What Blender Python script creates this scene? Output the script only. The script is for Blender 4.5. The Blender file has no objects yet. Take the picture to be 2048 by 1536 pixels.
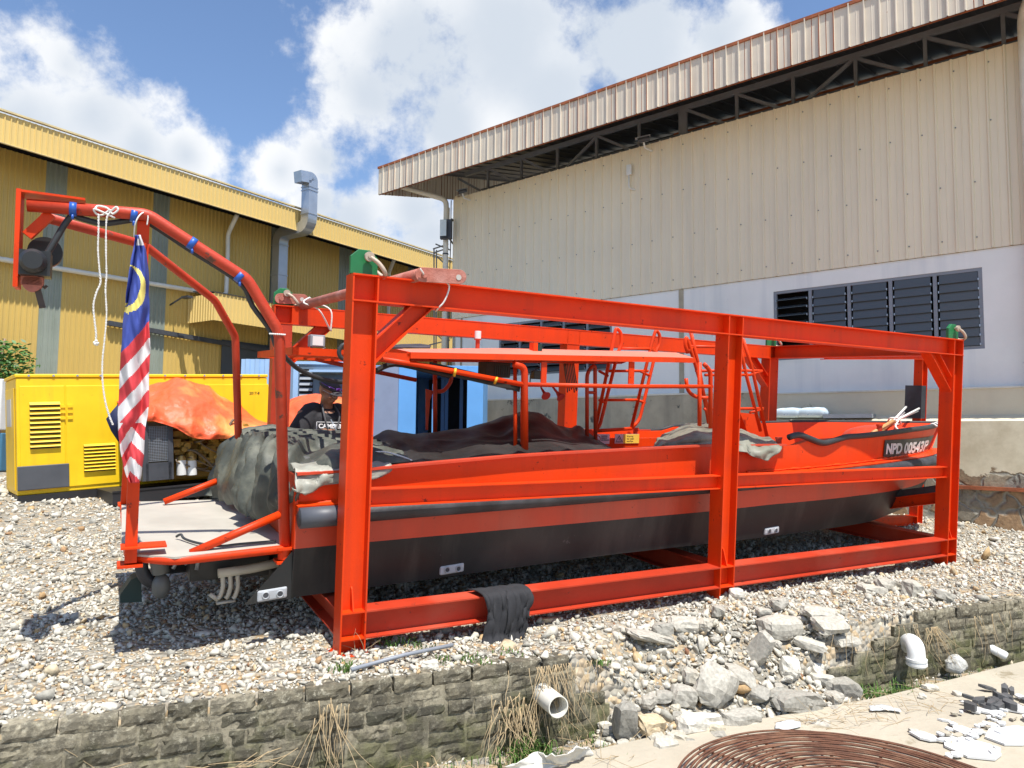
import bpy, bmesh, math, random
import numpy as np
from mathutils import Vector, Matrix, noise as mnoise
random.seed(7); rng = np.random.default_rng(11)
S = bpy.context.scene
COL = S.collection

# ------------------------------------------------------------------ camera
FPX = 1450.0                                   # focal length in pixels of a 2048 wide picture
CW = np.array([[0.999957682686, 0.009199610681, 0.0],
               [-0.000642373737, 0.069823232270, 0.997559172977],
               [0.009177156022, -0.997516958953, 0.069826187127]])   # camera (right, down, forward) -> world
EYE = np.array([0, 0, 1.9])
cam_d = bpy.data.cameras.new('camera'); cam = bpy.data.objects.new('camera', cam_d); COL.objects.link(cam)
cam_d.sensor_width = 36; cam_d.lens = FPX / 2048 * 36; cam_d.clip_start = 0.05; cam_d.clip_end = 2000
m4 = Matrix.Identity(4)
for i in range(3):
    m4[i][0] = CW[i][0]; m4[i][1] = -CW[i][1]; m4[i][2] = -CW[i][2]; m4[i][3] = EYE[i]
cam.matrix_world = m4
S.camera = cam

# ------------------------------------------------------------------ light
SUN = Vector((0.20, -0.40, 1.0)).normalized()
el = math.asin(SUN.z); az = math.atan2(SUN.x, SUN.y)
sd = bpy.data.lights.new('sun', 'SUN'); sd.energy = 5.0; sd.angle = math.radians(0.53); sd.color = (1, .965, .9)
so = bpy.data.objects.new('sun', sd); COL.objects.link(so)
so.rotation_euler = SUN.to_track_quat('Z', 'Y').to_euler()
S.view_settings.view_transform = 'Standard'; S.view_settings.look = 'None'
S.view_settings.exposure = 0.50; S.view_settings.gamma = 1.0

W = bpy.data.worlds.new('World'); S.world = W; W.use_nodes = True
nt = W.node_tree; N = nt.nodes; Lk = nt.links; N.clear()
def nd(tree, kind, **kw):
    n = tree.nodes.new(kind)
    for k, v in kw.items():
        if k.startswith('i_'):
            n.inputs[k[2:].replace('_', ' ')].default_value = v
        elif k.startswith('n_'):
            n.inputs[int(k[2:])].default_value = v
        else: setattr(n, k, v)
    return n
def mth(tree, op, a, b=None, c=None, clamp=False):
    n = tree.nodes.new('ShaderNodeMath'); n.operation = op; n.use_clamp = clamp
    for i, v in enumerate((a, b, c)):
        if v is None: continue
        if isinstance(v, (int, float)): n.inputs[i].default_value = v
        else: tree.links.new(v, n.inputs[i])
    return n.outputs[0]
out = nd(nt, 'ShaderNodeOutputWorld'); bg = nd(nt, 'ShaderNodeBackground')
sky = nd(nt, 'ShaderNodeTexSky', sky_type='NISHITA', sun_disc=False, sun_elevation=el, sun_rotation=az,
         altitude=50, air_density=1.0, dust_density=0.6, ozone_density=2.5)
tc = nd(nt, 'ShaderNodeTexCoord')
nrm = nd(nt, 'ShaderNodeVectorMath', operation='NORMALIZE'); Lk.new(tc.outputs['Generated'], nrm.inputs[0])
def pdir(px, py):
    d = CW @ np.array([(px - 1024) / FPX, (py - 768) / FPX, 1.0]); return d / np.linalg.norm(d)
clouds = [(130,130,95),(50,240,170),(190,225,130),(285,295,95),(372,310,70),(130,330,170),(330,350,90),
          (730,190,130),(650,320,90),(800,90,190),(1010,70,200),(1270,80,210),(1440,80,110),(880,260,140),
          (700,440,110),(830,420,120),(560,340,70),(1100,200,140),(640,400,70),(1530,110,60),(700,520,150),(860,470,120)]
wn = nd(nt, 'ShaderNodeTexNoise', i_Scale=7.0, i_Detail=9.0, i_Roughness=0.62); Lk.new(nrm.outputs[0], wn.inputs['Vector'])
wn2 = nd(nt, 'ShaderNodeTexNoise', i_Scale=2.6, i_Detail=5.0, i_Roughness=0.55); Lk.new(nrm.outputs[0], wn2.inputs['Vector'])
fine = mth(nt, 'MULTIPLY', mth(nt, 'SUBTRACT', wn.outputs[0], 0.53), 3.4)
acc = None
for px, py, r in clouds:
    d = pdir(px, py); rr = r / FPX
    dn = nd(nt, 'ShaderNodeVectorMath', operation='DISTANCE'); Lk.new(nrm.outputs[0], dn.inputs[0]); dn.inputs[1].default_value = d
    v = mth(nt, 'SUBTRACT', 1.0, mth(nt, 'DIVIDE', dn.outputs['Value'], rr))
    v = mth(nt, 'MAXIMUM', v, -1.5)
    acc = v if acc is None else mth(nt, 'SMOOTH_MAX', acc, v, 0.25)
# clouds all round the horizon, away from the part of the sky the blobs describe
d0 = pdir(700, 350); dn = nd(nt, 'ShaderNodeVectorMath', operation='DISTANCE'); Lk.new(nrm.outputs[0], dn.inputs[0]); dn.inputs[1].default_value = d0
away = mth(nt, 'MULTIPLY', mth(nt, 'SUBTRACT', dn.outputs['Value'], 0.78), 3.0, clamp=True)
gen = mth(nt, 'SUBTRACT', mth(nt, 'MULTIPLY', mth(nt, 'SUBTRACT', wn2.outputs[0], 0.61), 6.0), mth(nt, 'MULTIPLY', mth(nt, 'SUBTRACT', 1.0, away), 4.0))
acc = mth(nt, 'MAXIMUM', acc, gen)
dens = mth(nt, 'ADD', acc, fine)
mask = nd(nt, 'ShaderNodeMapRange', interpolation_type='SMOOTHSTEP', i_From_Min=-0.14, i_From_Max=0.46); Lk.new(dens, mask.inputs[0])
thick = nd(nt, 'ShaderNodeMapRange', interpolation_type='SMOOTHSTEP', i_From_Min=0.1, i_From_Max=1.0, i_To_Min=1.0, i_To_Max=0.25); 
wn3 = nd(nt, 'ShaderNodeTexNoise', i_Scale=5.0, i_Detail=6.0); 
off = nd(nt, 'ShaderNodeVectorMath', operation='ADD'); Lk.new(nrm.outputs[0], off.inputs[0]); off.inputs[1].default_value = (3.1, 0, .12)
Lk.new(off.outputs[0], wn3.inputs['Vector'])
Lk.new(mth(nt, 'ADD', acc, mth(nt, 'MULTIPLY', mth(nt, 'SUBTRACT', wn3.outputs[0], 0.5), 2.2)), thick.inputs[0])
ccol = nd(nt, 'ShaderNodeMix', data_type='RGBA'); ccol.inputs[6].default_value = (4.9, 5.6, 6.5, 1); ccol.inputs[7].default_value = (8.6, 8.7, 8.8, 1)
Lk.new(thick.outputs[0], ccol.inputs[0])
skm = nd(nt, 'ShaderNodeMix', data_type='RGBA', blend_type='MULTIPLY'); skm.inputs[0].default_value = 1; Lk.new(sky.outputs[0], skm.inputs[6]); skm.inputs[7].default_value = (1.45, 1.50, 1.58, 1)
mx = nd(nt, 'ShaderNodeMix', data_type='RGBA'); Lk.new(mth(nt, 'MULTIPLY', mask.outputs[0], 0.96), mx.inputs[0]); Lk.new(skm.outputs[2], mx.inputs[6]); Lk.new(ccol.outputs[2], mx.inputs[7])
Lk.new(mx.outputs[2], bg.inputs[0]); bg.inputs[1].default_value = 0.085; Lk.new(bg.outputs[0], out.inputs[0])

# ------------------------------------------------------------------ geometry of the place
FR = np.array([[0.87351565, -0.48604436, 0.02704234], [0.48671, 0.87096805, -0.06729069], [0.00915324, 0.07194125, 0.99736687]])
FT = np.array([-1.01508112, 4.42851198, 0.56298626])        # pose of the steel frame: it leans a little with the gravel
FM = Matrix([list(FR[i]) + [FT[i]] for i in range(3)] + [[0, 0, 0, 1]])
LF, WF, HF = 6.40, 2.50, 2.30
def ray(px, py): return CW @ np.array([(px - 1024) / FPX, (py - 768) / FPX, 1.0])
def loc(px, py, ax, val):                      # measured point on a plane of the frame's own axes
    d = FR.T @ ray(px, py); o = FR.T @ (EYE - FT); k = (val - o[ax]) / d[ax]; return Vector(o + k * d)
def onp(px, py, p0, n):
    d = ray(px, py); p0 = np.array(p0, float); k = np.dot(p0 - EYE, n) / np.dot(d, n); return Vector(EYE + k * d)
def F(v): return FM @ Vector(v)
PLA = (0.5629863 + .0273 * (-1.0151) - .0674 * 4.4285 + 0.0)
def plane_z(x, y): return 0.5630 - 0.0273 * (x + 1.015) + 0.0674 * (y - 4.4285)
def gpt(px, py):                               # point of the gravel plane seen at a pixel
    d = ray(px, py); a = -0.0273 * d[0] + 0.0674 * d[1]
    c = plane_z(0, 0); k = (EYE[2] - c) / (a - d[2]); return Vector(EYE + k * d)
def zpt(px, py, z):
    d = ray(px, py); k = (z - EYE[2]) / d[2]; return Vector(EYE + k * d)
WA = gpt(30, 1458); WB = gpt(2048, 1203)
we = Vector((WB.x - WA.x, WB.y - WA.y, 0)).normalized(); wn_ = Vector((-we.y, we.x, 0))
def as_(x, y):
    dx, dy = x - WA.x, y - WA.y; return dx * we.x + dy * we.y, dx * wn_.x + dy * wn_.y
def wpt(a, s, z=0): return Vector((WA.x + we.x * a + wn_.x * s, WA.y + we.y * a + wn_.y * s, z))
SLAB = 0.10; DITCH = 0.03
GAP0, GAP1 = 3.05, 5.35
def sstep(a, b, x):
    t = min(1, max(0, (x - a) / (b - a))); return t * t * (3 - 2 * t)
def ground_z(x, y):
    a, s = as_(x, y)
    p = plane_z(x, y)
    p = min(p, 1.20) if p < 1.1 else 1.1 + .1 * (1 - math.exp(-(p - 1.1) / .1))
    if s > 12 : p = min(p, 1.2)
    g = sstep(GAP0 - .1, GAP0 + .35, a) * (1 - sstep(GAP1 - .75, GAP1 - .1, a))
    lo = DITCH if s > -.45 else DITCH
    hard = p if s > 0.03 else lo
    soft = lo + (p - lo) * sstep(-.42, .55, s)
    z = hard * (1 - g) + soft * g
    return z

# ------------------------------------------------------------------ materials
MATS = {}
def pm(name, base, rough=.6, metal=0, var=.18, scale=3.0, bump=.0, bscale=60, dirt=None, streak=None, spec=.5, coat=0, fade=None, ao=None):
    """procedural paint / plaster: base colour with broad tone changes, optional dirt (colour, amount 0-1, scale) and vertical streaks (colour, amount)"""
    if name in MATS: return MATS[name]
    m = bpy.data.materials.new(name); m.use_nodes = True; t = m.node_tree; t.nodes.clear()
    o = nd(t, 'ShaderNodeOutputMaterial'); b = nd(t, 'ShaderNodeBsdfPrincipled')
    b.inputs['Roughness'].default_value = rough; b.inputs['Metallic'].default_value = metal
    b.inputs['Specular IOR Level'].default_value = spec
    b.inputs['Coat Weight'].default_value = coat
    c = nd(t, 'ShaderNodeTexCoord')
    n1 = nd(t, 'ShaderNodeTexNoise', i_Scale=scale, i_Detail=6.0, i_Roughness=.6); t.links.new(c.outputs['Object'], n1.inputs['Vector'])
    lo = [x * (1 - var) for x in base[:3]] + [1]; hi = [min(1, x * (1 + var)) for x in base[:3]] + [1]
    r = nd(t, 'ShaderNodeMix', data_type='RGBA'); r.inputs[6].default_value = lo; r.inputs[7].default_value = hi
    mr = nd(t, 'ShaderNodeMapRange', i_From_Min=.3, i_From_Max=.7); t.links.new(n1.outputs[0], mr.inputs[0]); t.links.new(mr.outputs[0], r.inputs[0])
    col = r.outputs[2]
    if fade:
        fc, famt, fs = fade
        n4 = nd(t, 'ShaderNodeTexNoise', i_Scale=fs, i_Detail=4.0); t.links.new(c.outputs['Object'], n4.inputs['Vector'])
        mf = nd(t, 'ShaderNodeMapRange', i_From_Min=.5, i_From_Max=.72, i_To_Max=famt); t.links.new(n4.outputs[0], mf.inputs[0])
        x = nd(t, 'ShaderNodeMix', data_type='RGBA'); t.links.new(mf.outputs[0], x.inputs[0]); t.links.new(col, x.inputs[6]); x.inputs[7].default_value = (*fc, 1); col = x.outputs[2]
    if dirt:
        dc, amt, ds = dirt
        n2 = nd(t, 'ShaderNodeTexNoise', i_Scale=ds, i_Detail=8.0, i_Roughness=.7); t.links.new(c.outputs['Object'], n2.inputs['Vector'])
        lo_ = .72 - .3 * amt
        mp = nd(t, 'ShaderNodeMapRange', interpolation_type='SMOOTHSTEP', i_From_Min=lo_, i_From_Max=lo_ + .07); t.links.new(n2.outputs[0], mp.inputs[0])
        x = nd(t, 'ShaderNodeMix', data_type='RGBA'); t.links.new(mp.outputs[0], x.inputs[0]); t.links.new(col, x.inputs[6]); x.inputs[7].default_value = (*dc, 1); col = x.outputs[2]
    if streak:
        sc, amt, sx = streak
        mpn = nd(t, 'ShaderNodeMapping'); mpn.inputs['Scale'].default_value = (sx, sx, sx * .06); t.links.new(c.outputs['Object'], mpn.inputs[0])
        n3 = nd(t, 'ShaderNodeTexNoise', i_Scale=1.0, i_Detail=5.0, i_Roughness=.6); t.links.new(mpn.outputs[0], n3.inputs['Vector'])
        mp = nd(t, 'ShaderNodeMapRange', i_From_Min=.5, i_From_Max=.75, i_To_Max=amt); t.links.new(n3.outputs[0], mp.inputs[0])
        x = nd(t, 'ShaderNodeMix', data_type='RGBA'); t.links.new(mp.outputs[0], x.inputs[0]); t.links.new(col, x.inputs[6]); x.inputs[7].default_value = (*sc, 1); col = x.outputs[2]
    t.links.new(col, b.inputs['Base Color'])
    mrr = nd(t, 'ShaderNodeMapRange', i_To_Min=max(.05, rough - .12), i_To_Max=min(1, rough + .15)); t.links.new(n1.outputs[0], mrr.inputs[0]); t.links.new(mrr.outputs[0], b.inputs['Roughness'])
    if bump:
        nb = nd(t, 'ShaderNodeTexNoise', i_Scale=bscale, i_Detail=5.0); t.links.new(c.outputs['Object'], nb.inputs['Vector'])
        bp = nd(t, 'ShaderNodeBump', i_Strength=bump, i_Distance=.02); t.links.new(nb.outputs[0], bp.inputs['Height']); t.links.new(bp.outputs[0], b.inputs['Normal'])
    t.links.new(b.outputs[0], o.inputs[0]); MATS[name] = m; return m
RED = pm('red_steel_paint', (.68, .046, .003), .45, 0, .10, 1.6, .06, 90, dirt=((.17, .022, .010), .36, 14), fade=((.50, .040, .012), .7, 2.2), spec=.25, streak=((.30, .035, .015), .35, 9))
RED3 = pm('faded_red_beam_paint', (.46, .040, .014), .5, 0, .14, 2.5, .06, 80, dirt=((.14, .03, .018), .36, 14), fade=((.46, .09, .05), .7, 2.6), spec=.3)
RED2 = pm('red_worn_paint', (.46, .038, .010), .5, 0, .22, 4, .1, 60, dirt=((.10, .045, .03), .44, 8))
REDB = pm('red_boat_paint', (.72, .052, .003), .42, 0, .08, 1.3, .04, 70, dirt=((.12, .016, .008), .27, 17), fade=((.54, .045, .012), .7, 1.4), spec=.3, streak=((.34, .035, .012), .3, 6))
STRIPE = pm('faded_red_paint', (.56, .050, .016), .40, 0, .12, 2, .05, 70, dirt=((.12, .02, .012), .26, 18), fade=((.52, .10, .055), .6, 1.6), streak=((.25, .05, .03), .4, 5))
BLACKH = pm('black_hull_paint', (.020, .021, .021), .5, 0, .25, 2, .05, 50, dirt=((.085, .082, .078), .20, 11), fade=((.048, .046, .042), .8, 1.5), spec=.35, streak=((.075, .07, .06), .6, 4))
RUBBER = pm('black_rubber', (.028, .030, .036), .55, 0, .3, 5, .1, 40, fade=((.10, .11, .13), .5, 3))
HOSE = pm('black_hose', (.03, .033, .035), .5, 0, .2, 6)
TARPG = pm('grey_green_tarpaulin', (.075, .08, .066), .5, 0, .4, 4, .3, 25, dirt=((.04, .045, .04), .45, 2.2), fade=((.19, .19, .145), .8, 4), spec=.3)
TARPB = pm('black_tarpaulin', (.022, .020, .019), .5, 0, .3, 3, .15, 20, fade=((.05, .045, .042), .6, 2.5), spec=.3)
TARPD = pm('dark_grey_tarpaulin', (.075, .08, .078), .5, 0, .35, 4, .2, 16, fade=((.17, .18, .17), .6, 4))
TARPO = pm('orange_tarpaulin', (.82, .11, .035), .5, 0, .12, 3, .5, 22, fade=((.88, .42, .10), .85, 1.3))
CLOTHK = pm('black_cloth', (.022, .022, .025), .85, 0, .3, 8, .1, 80)
PLAT = pm('grey_plastic_sheet', (.42, .39, .33), .6, 0, .12, 2.5, .05, 40, dirt=((.34, .24, .12), .22, 1.6))
WHITE = pm('white_plastic', (.72, .72, .69), .4, 0, .06, 6, dirt=((.4, .38, .32), .2, 12))
PVC = pm('pvc_pipe', (.68, .66, .58), .4, 0, .08, 5, dirt=((.35, .3, .22), .2, 9))
CREAM = pm('cream_pipe', (.56, .53, .44), .55, 0, .1, 5, dirt=((.25, .2, .15), .25, 9))
ROPE = pm('white_rope', (.72, .70, .65), .85, 0, .15, 60, .3, 200)
BLUET = pm('blue_tape', (.02, .10, .42), .4, 0, .1)
YELT = pm('yellow_tape', (.78, .45, .03), .5)
GREEN = pm('green_paint', (.012, .16, .05), .45, 0, .15, 5, .05, 60, dirt=((.1, .14, .1), .2, 25))
SHACK = pm('rusty_shackle', (.46, .36, .28), .6, .3, .25, 15, .1, 60, dirt=((.36, .12, .04), .35, 12))
PRIMER = pm('red_oxide_primer', (.40, .13, .09), .65, 0, .2, 14, .2, 90, fade=((.52, .30, .26), .5, 7))
BLACKP = pm('black_plastic', (.02, .021, .022), .4, 0, .2)
DGREY = pm('dark_grey_metal', (.06, .065, .075), .5, .2, .2, 5)
GREYP = pm('grey_paint', (.24, .26, .29), .5, 0, .15, 4, dirt=((.12, .12, .12), .2, 9))
YELG = pm('generator_yellow', (.86, .55, .008), .42, 0, .08, 2.2, .03, 40, dirt=((.42, .22, .02), .16, 7), streak=((.45, .25, .03), .22, 9))
YWALL = pm('yellow_cladding', (.58, .40, .11), .5, 0, .06, .5, 0, 40, streak=((.45, .32, .12), .3, 3))
YFASC = pm('yellow_fascia', (.68, .49, .17), .5, 0, .05, .4, 0, 40, streak=((.60, .44, .20), .3, 3))
SKYL = pm('grey_skylight_sheet', (.25, .28, .23), .4, 0, .15, 1.2, streak=((.38, .40, .35), .5, 4))
BCLAD = pm('beige_cladding', (.80, .71, .53), .5, 0, .04, .6, 0, 40, streak=((.56, .50, .40), .35, 4))
BFASC = pm('beige_fascia', (.64, .57, .46), .55, 0, .1, 1.2, 0, 30, dirt=((.26, .11, .05), .14, 9), streak=((.30, .17, .10), .35, 9))
RUST = pm('rust', (.30, .09, .035), .85, 0, .35, 6, .2, 40)
RUSTW = pm('rusty_wire', (.13, .055, .030), .85, .1, .4, 14, .2, 90, fade=((.30, .17, .10), .5, 9))
WWALL = pm('white_plaster_wall', (.82, .82, .78), .8, 0, .07, .8, .1, 30, dirt=((.34, .39, .46), .24, 1.3), streak=((.36, .42, .48), .35, 2.5))
CREAMW = pm('cream_plaster', (.66, .60, .44), .85, 0, .08, 1.2, .2, 18, dirt=((.40, .36, .24), .30, 1.8), streak=((.42, .38, .26), .3, 2))
CONC = pm('old_concrete', (.42, .37, .27), .9, 0, .2, 2, .4, 25, dirt=((.10, .10, .085), .40, 3), streak=((.12, .12, .10), .5, 3))
STEELT = pm('grey_truss_paint', (.20, .21, .22), .5, .2, .15)
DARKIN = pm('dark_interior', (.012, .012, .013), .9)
WINF = pm('grey_window_frame', (.23, .25, .28), .5, 0, .1)
GALV = pm('galvanised_duct', (.46, .50, .55), .34, .7, .12, 3, .02, 20)
BLUEC = pm('blue_container_paint', (.12, .34, .68), .5, 0, .08, 1.5, dirt=((.10, .14, .18), .14, 12))
BLUEG = pm('grey_blue_paint', (.12, .17, .23), .55, 0, .12, 1.5, dirt=((.3, .3, .28), .15, 8))
BLUEL = pm('pale_blue_paint', (.33, .50, .74), .5, 0, .1, 2, dirt=((.08, .14, .3), .2, 8))
SKIN = pm('skin', (.30, .145, .085), .5, 0, .08, 12)
SHIRT = pm('black_tshirt', (.022, .022, .026), .85, 0, .2, 5)
TROUS = pm('dark_trousers', (.03, .032, .04), .85)
ENG = pm('engine_yellow_paint', (.34, .20, .03), .5, 0, .3, 8, .2, 30, dirt=((.06, .04, .02), .4, 6))
GLASSM = bpy.data.materials.new('louvre_glass'); GLASSM.use_nodes = True
g_ = GLASSM.node_tree.nodes['Principled BSDF']; g_.inputs['Base Color'].default_value = (.09, .10, .105, 1); g_.inputs['Roughness'].default_value = .16; g_.inputs['Specular IOR Level'].default_value = .5

# gravel stone material: tone carried by each stone itself
def stone_mat(name, ramp, rough=.9):
    m = bpy.data.materials.new(name); m.use_nodes = True; t = m.node_tree; b = t.nodes['Principled BSDF']; b.inputs['Roughness'].default_value = rough
    b.inputs['Specular IOR Level'].default_value = .25
    a = nd(t, 'ShaderNodeAttribute', attribute_name='tone')
    cr = nd(t, 'ShaderNodeValToRGB'); cr.color_ramp.interpolation = 'LINEAR'
    els = cr.color_ramp.elements
    while len(els) > 1: els.remove(els[-1])
    els[0].position = ramp[0][0]; els[0].color = (*ramp[0][1], 1)
    for p, c in ramp[1:]:
        e_ = els.new(p); e_.color = (*c, 1)
    c = nd(t, 'ShaderNodeTexCoord'); n1 = nd(t, 'ShaderNodeTexNoise', i_Scale=45.0, i_Detail=5.0); t.links.new(c.outputs['Object'], n1.inputs['Vector'])
    x = nd(t, 'ShaderNodeMix', data_type='RGBA', blend_type='MULTIPLY'); x.inputs[0].default_value = 1
    mr = nd(t, 'ShaderNodeMapRange', i_From_Min=.3, i_From_Max=.7, i_To_Min=.72, i_To_Max=1.12); t.links.new(n1.outputs[0], mr.inputs[0])
    t.links.new(a.outputs['Fac'], cr.inputs[0]); t.links.new(cr.outputs[0], x.inputs[6])
    cc = nd(t, 'ShaderNodeCombineColor'); [t.links.new(mr.outputs[0], cc.inputs[i]) for i in range(3)]
    t.links.new(cc.outputs[0], x.inputs[7]); t.links.new(x.outputs[2], b.inputs['Base Color'])
    bp = nd(t, 'ShaderNodeBump', i_Strength=.35, i_Distance=.01); t.links.new(n1.outputs[0], bp.inputs['Height']); t.links.new(bp.outputs[0], b.inputs['Normal'])
    return m
STONE = stone_mat('crushed_granite', [(0, (.27, .255, .22)), (.10, (.40, .38, .32)), (.35, (.53, .50, .42)), (.6, (.60, .565, .48)), (.80, (.64, .605, .52)), (.90, (.58, .49, .34)), (.97, (.50, .34, .17)), (1, (.24, .12, .07))])
BLOCK = stone_mat('mossy_concrete_block', [(0, (.09, .085, .06)), (.5, (.17, .15, .105)), (.8, (.27, .24, .17)), (1, (.36, .32, .23))])
CHUNK = stone_mat('broken_concrete', [(0, (.22, .21, .18)), (.4, (.36, .34, .29)), (.8, (.48, .45, .38)), (1, (.50, .42, .26))])

# ------------------------------------------------------------------ mesh helpers
class MB:
    def __init__(s): s.v = []; s.f = []; s.m = []; s.tone = []
    def add(s, vs, fs, mi=0, tone=None):
        k = len(s.v); s.v += [tuple(v) for v in vs]; s.f += [tuple(i + k for i in f) for f in fs]; s.m += [mi] * len(fs)
        if tone is not None: s.tone += [tone] * len(vs)
        return s
    def obb(s, o, a, b, c, mi=0, tone=None):
        o, a, b, c = map(Vector, (o, a, b, c))
        if a.cross(b).dot(c) < 0: a, b = b, a
        p = [o, o + a, o + a + b, o + b]; p += [q + c for q in p]
        return s.add(p, [(3, 2, 1, 0), (4, 5, 6, 7), (0, 1, 5, 4), (1, 2, 6, 5), (2, 3, 7, 6), (3, 0, 4, 7)], mi, tone)
    def box(s, a, b, mi=0, tone=None):
        a, b = Vector(a), Vector(b); lo = Vector([min(a[i], b[i]) for i in range(3)]); d = Vector([abs(a[i] - b[i]) for i in range(3)])
        return s.obb(lo, (d.x, 0, 0), (0, d.y, 0), (0, 0, d.z), mi, tone)
    def bar(s, p0, p1, w, h, up=(0, 0, 1), mi=0):
        p0, p1 = Vector(p0), Vector(p1); d = p1 - p0; x = d.normalized().cross(Vector(up))
        if x.length < 1e-4: x = d.normalized().cross(Vector((1, 0, 0)))
        x.normalize(); u = x.cross(d).normalized()
        return s.obb(p0 - x * w / 2 - u * h / 2, d, x * w, u * h, mi)
    def hbeam(s, p0, p1, h, w, t=.009, mi=0):      # h: outer face to outer face of flanges (vector), w: flange width (vector); p0 is the corner
        p0, p1, h, w = map(Vector, (p0, p1, h, w)); d = p1 - p0; hn = h.normalized(); wn = w.normalized()
        s.obb(p0, d, hn * t, w, mi); s.obb(p0 + h - hn * t, d, hn * t, w, mi)
        return s.obb(p0 + hn * t + w / 2 - wn * t * .4, d, h - hn * 2 * t, wn * t * .8, mi)
    def tube(s, pts, r, n=10, closed=False, mi=0, cap=True):
        pts = [Vector(p) for p in pts]; R = r if isinstance(r, (list, tuple)) else [r] * len(pts); rings = []; k = len(s.v)
        prev = None; T = []
        for i in range(len(pts)):
            if closed: d = pts[(i + 1) % len(pts)] - pts[i - 1]
            else: d = pts[min(i + 1, len(pts) - 1)] - pts[max(i - 1, 0)]
            T.append(d.normalized() if d.length > 1e-9 else Vector((0, 0, 1)))
        x = T[0].orthogonal().normalized(); vs = []
        for i, p in enumerate(pts):
            x = (x - T[i] * x.dot(T[i]));
            x = x.normalized() if x.length > 1e-6 else T[i].orthogonal().normalized()
            y = T[i].cross(x)
            for j in range(n):
                a = 2 * math.pi * j / n; vs.append(p + (x * math.cos(a) + y * math.sin(a)) * R[i])
        fs = []; m = len(pts)
        for i in range(m if closed else m - 1):
            for j in range(n):
                i2 = (i + 1) % m; fs.append((i * n + j, i * n + (j + 1) % n, i2 * n + (j + 1) % n, i2 * n + j))
        if not closed and cap: fs += [tuple(range(n - 1, -1, -1)), tuple((m - 1) * n + j for j in range(n))]
        return s.add(vs, fs, mi)
    def cyl(s, p0, p1, r0, r1=None, n=20, mi=0): return s.tube([p0, p1], [r0, r0 if r1 is None else r1], n, mi=mi)
    def prism(s, pts, off, mi=0, tone=None):
        pts = [Vector(p) for p in pts]; off = Vector(off); n = len(pts)
        nr = Vector((0, 0, 0))
        for i in range(n): nr += pts[i].cross(pts[(i + 1) % n])
        if nr.dot(off) > 0: pts = pts[::-1]
        return s.add(pts + [p + off for p in pts], [tuple(range(n)), tuple(range(2 * n - 1, n - 1, -1))] + [(i, i + n, (i + 1) % n + n, (i + 1) % n) for i in range(n)], mi, tone)
    def grid(s, rows, mi=0, closed=False):
        h, w = len(rows), len(rows[0]); vs = [p for r in rows for p in r]
        fs = [(i * w + j, i * w + j + 1, (i + 1) * w + j + 1, (i + 1) * w + j) for i in range(h - 1) for j in range(w - 1)]
        return s.add(vs, fs, mi)
    def ell(s, c, r, n=12, mi=0, rot=None):
        c = Vector(c); vs = []; fs = []
        for i in range(n + 1):
            t = math.pi * i / n
            for j in range(2 * n):
                p = 2 * math.pi * j / (2 * n); v = Vector((r[0] * math.sin(t) * math.cos(p), r[1] * math.sin(t) * math.sin(p), r[2] * math.cos(t)))
                if rot: v = rot @ v
                vs.append(c + v)
        w = 2 * n
        for i in range(n):
            for j in range(w): fs.append((i * w + j, (i + 1) * w + j, (i + 1) * w + (j + 1) % w, i * w + (j + 1) % w))
        return s.add(vs, fs, mi)
    def build(s, name, mats, parent=None, smooth=False, bevel=0, mw=None):
        me = bpy.data.meshes.new(name); me.from_pydata(s.v, [], s.f)
        for m in (mats if isinstance(mats, (list, tuple)) else [mats]): me.materials.append(m)
        if any(s.m): me.polygons.foreach_set('material_index', s.m)
        if len(s.tone) == len(s.v) and s.tone:
            at = me.attributes.new('tone', 'FLOAT', 'POINT'); at.data.foreach_set('value', s.tone)
        if smooth == 'auto':
            me.validate(); me.update(); me.polygons.foreach_set('use_smooth', [True] * len(me.polygons)); me.set_sharp_from_angle(angle=math.radians(38))
        elif smooth: me.polygons.foreach_set('use_smooth', [True] * len(me.polygons))
        me.update(); o = bpy.data.objects.new(name, me); COL.objects.link(o)
        if parent: o.parent = parent
        if mw is not None: o.matrix_world = mw
        if bevel:
            b = o.modifiers.new('edge', 'BEVEL'); b.width = bevel; b.segments = 2; b.limit_method = 'ANGLE'; b.angle_limit = math.radians(50)
        return o
def tag(o, label=None, cat=None, group=None, kind=None):
    if label: o['label'] = label
    if cat: o['category'] = cat
    if group: o['group'] = group
    if kind: o['kind'] = kind
    return o
def thing(name, label, cat, mw=None, group=None):
    o = bpy.data.objects.new(name, None); COL.objects.link(o); o.empty_display_size = .2
    if mw is not None: o.matrix_world = mw
    return tag(o, label, cat, group)
def copy_tree(o, parent=None):
    c = o.copy(); COL.objects.link(c); c.parent = parent
    for ch in [x for x in bpy.data.objects if x.parent == o]: copy_tree(ch, c)
    return c
def interp(tab, x):
    if x <= tab[0][0]: return tab[0][1]
    for (a, va), (b, vb) in zip(tab, tab[1:]):
        if x <= b: return va + (vb - va) * (x - a) / (b - a)
    return tab[-1][1]
def smooth_path(pts, k=6):
    pts = [Vector(p) for p in pts]; out = []
    P = [pts[0]] + pts + [pts[-1]]
    for i in range(1, len(P) - 2):
        for j in range(k):
            t = j / k; a, b, c, d = P[i - 1], P[i], P[i + 1], P[i + 2]
            out.append(0.5 * ((2 * b) + (c - a) * t + (2 * a - 5 * b + 4 * c - d) * t * t + (3 * b - a - 3 * c + d) * t ** 3))
    return out + [pts[-1]]
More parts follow.
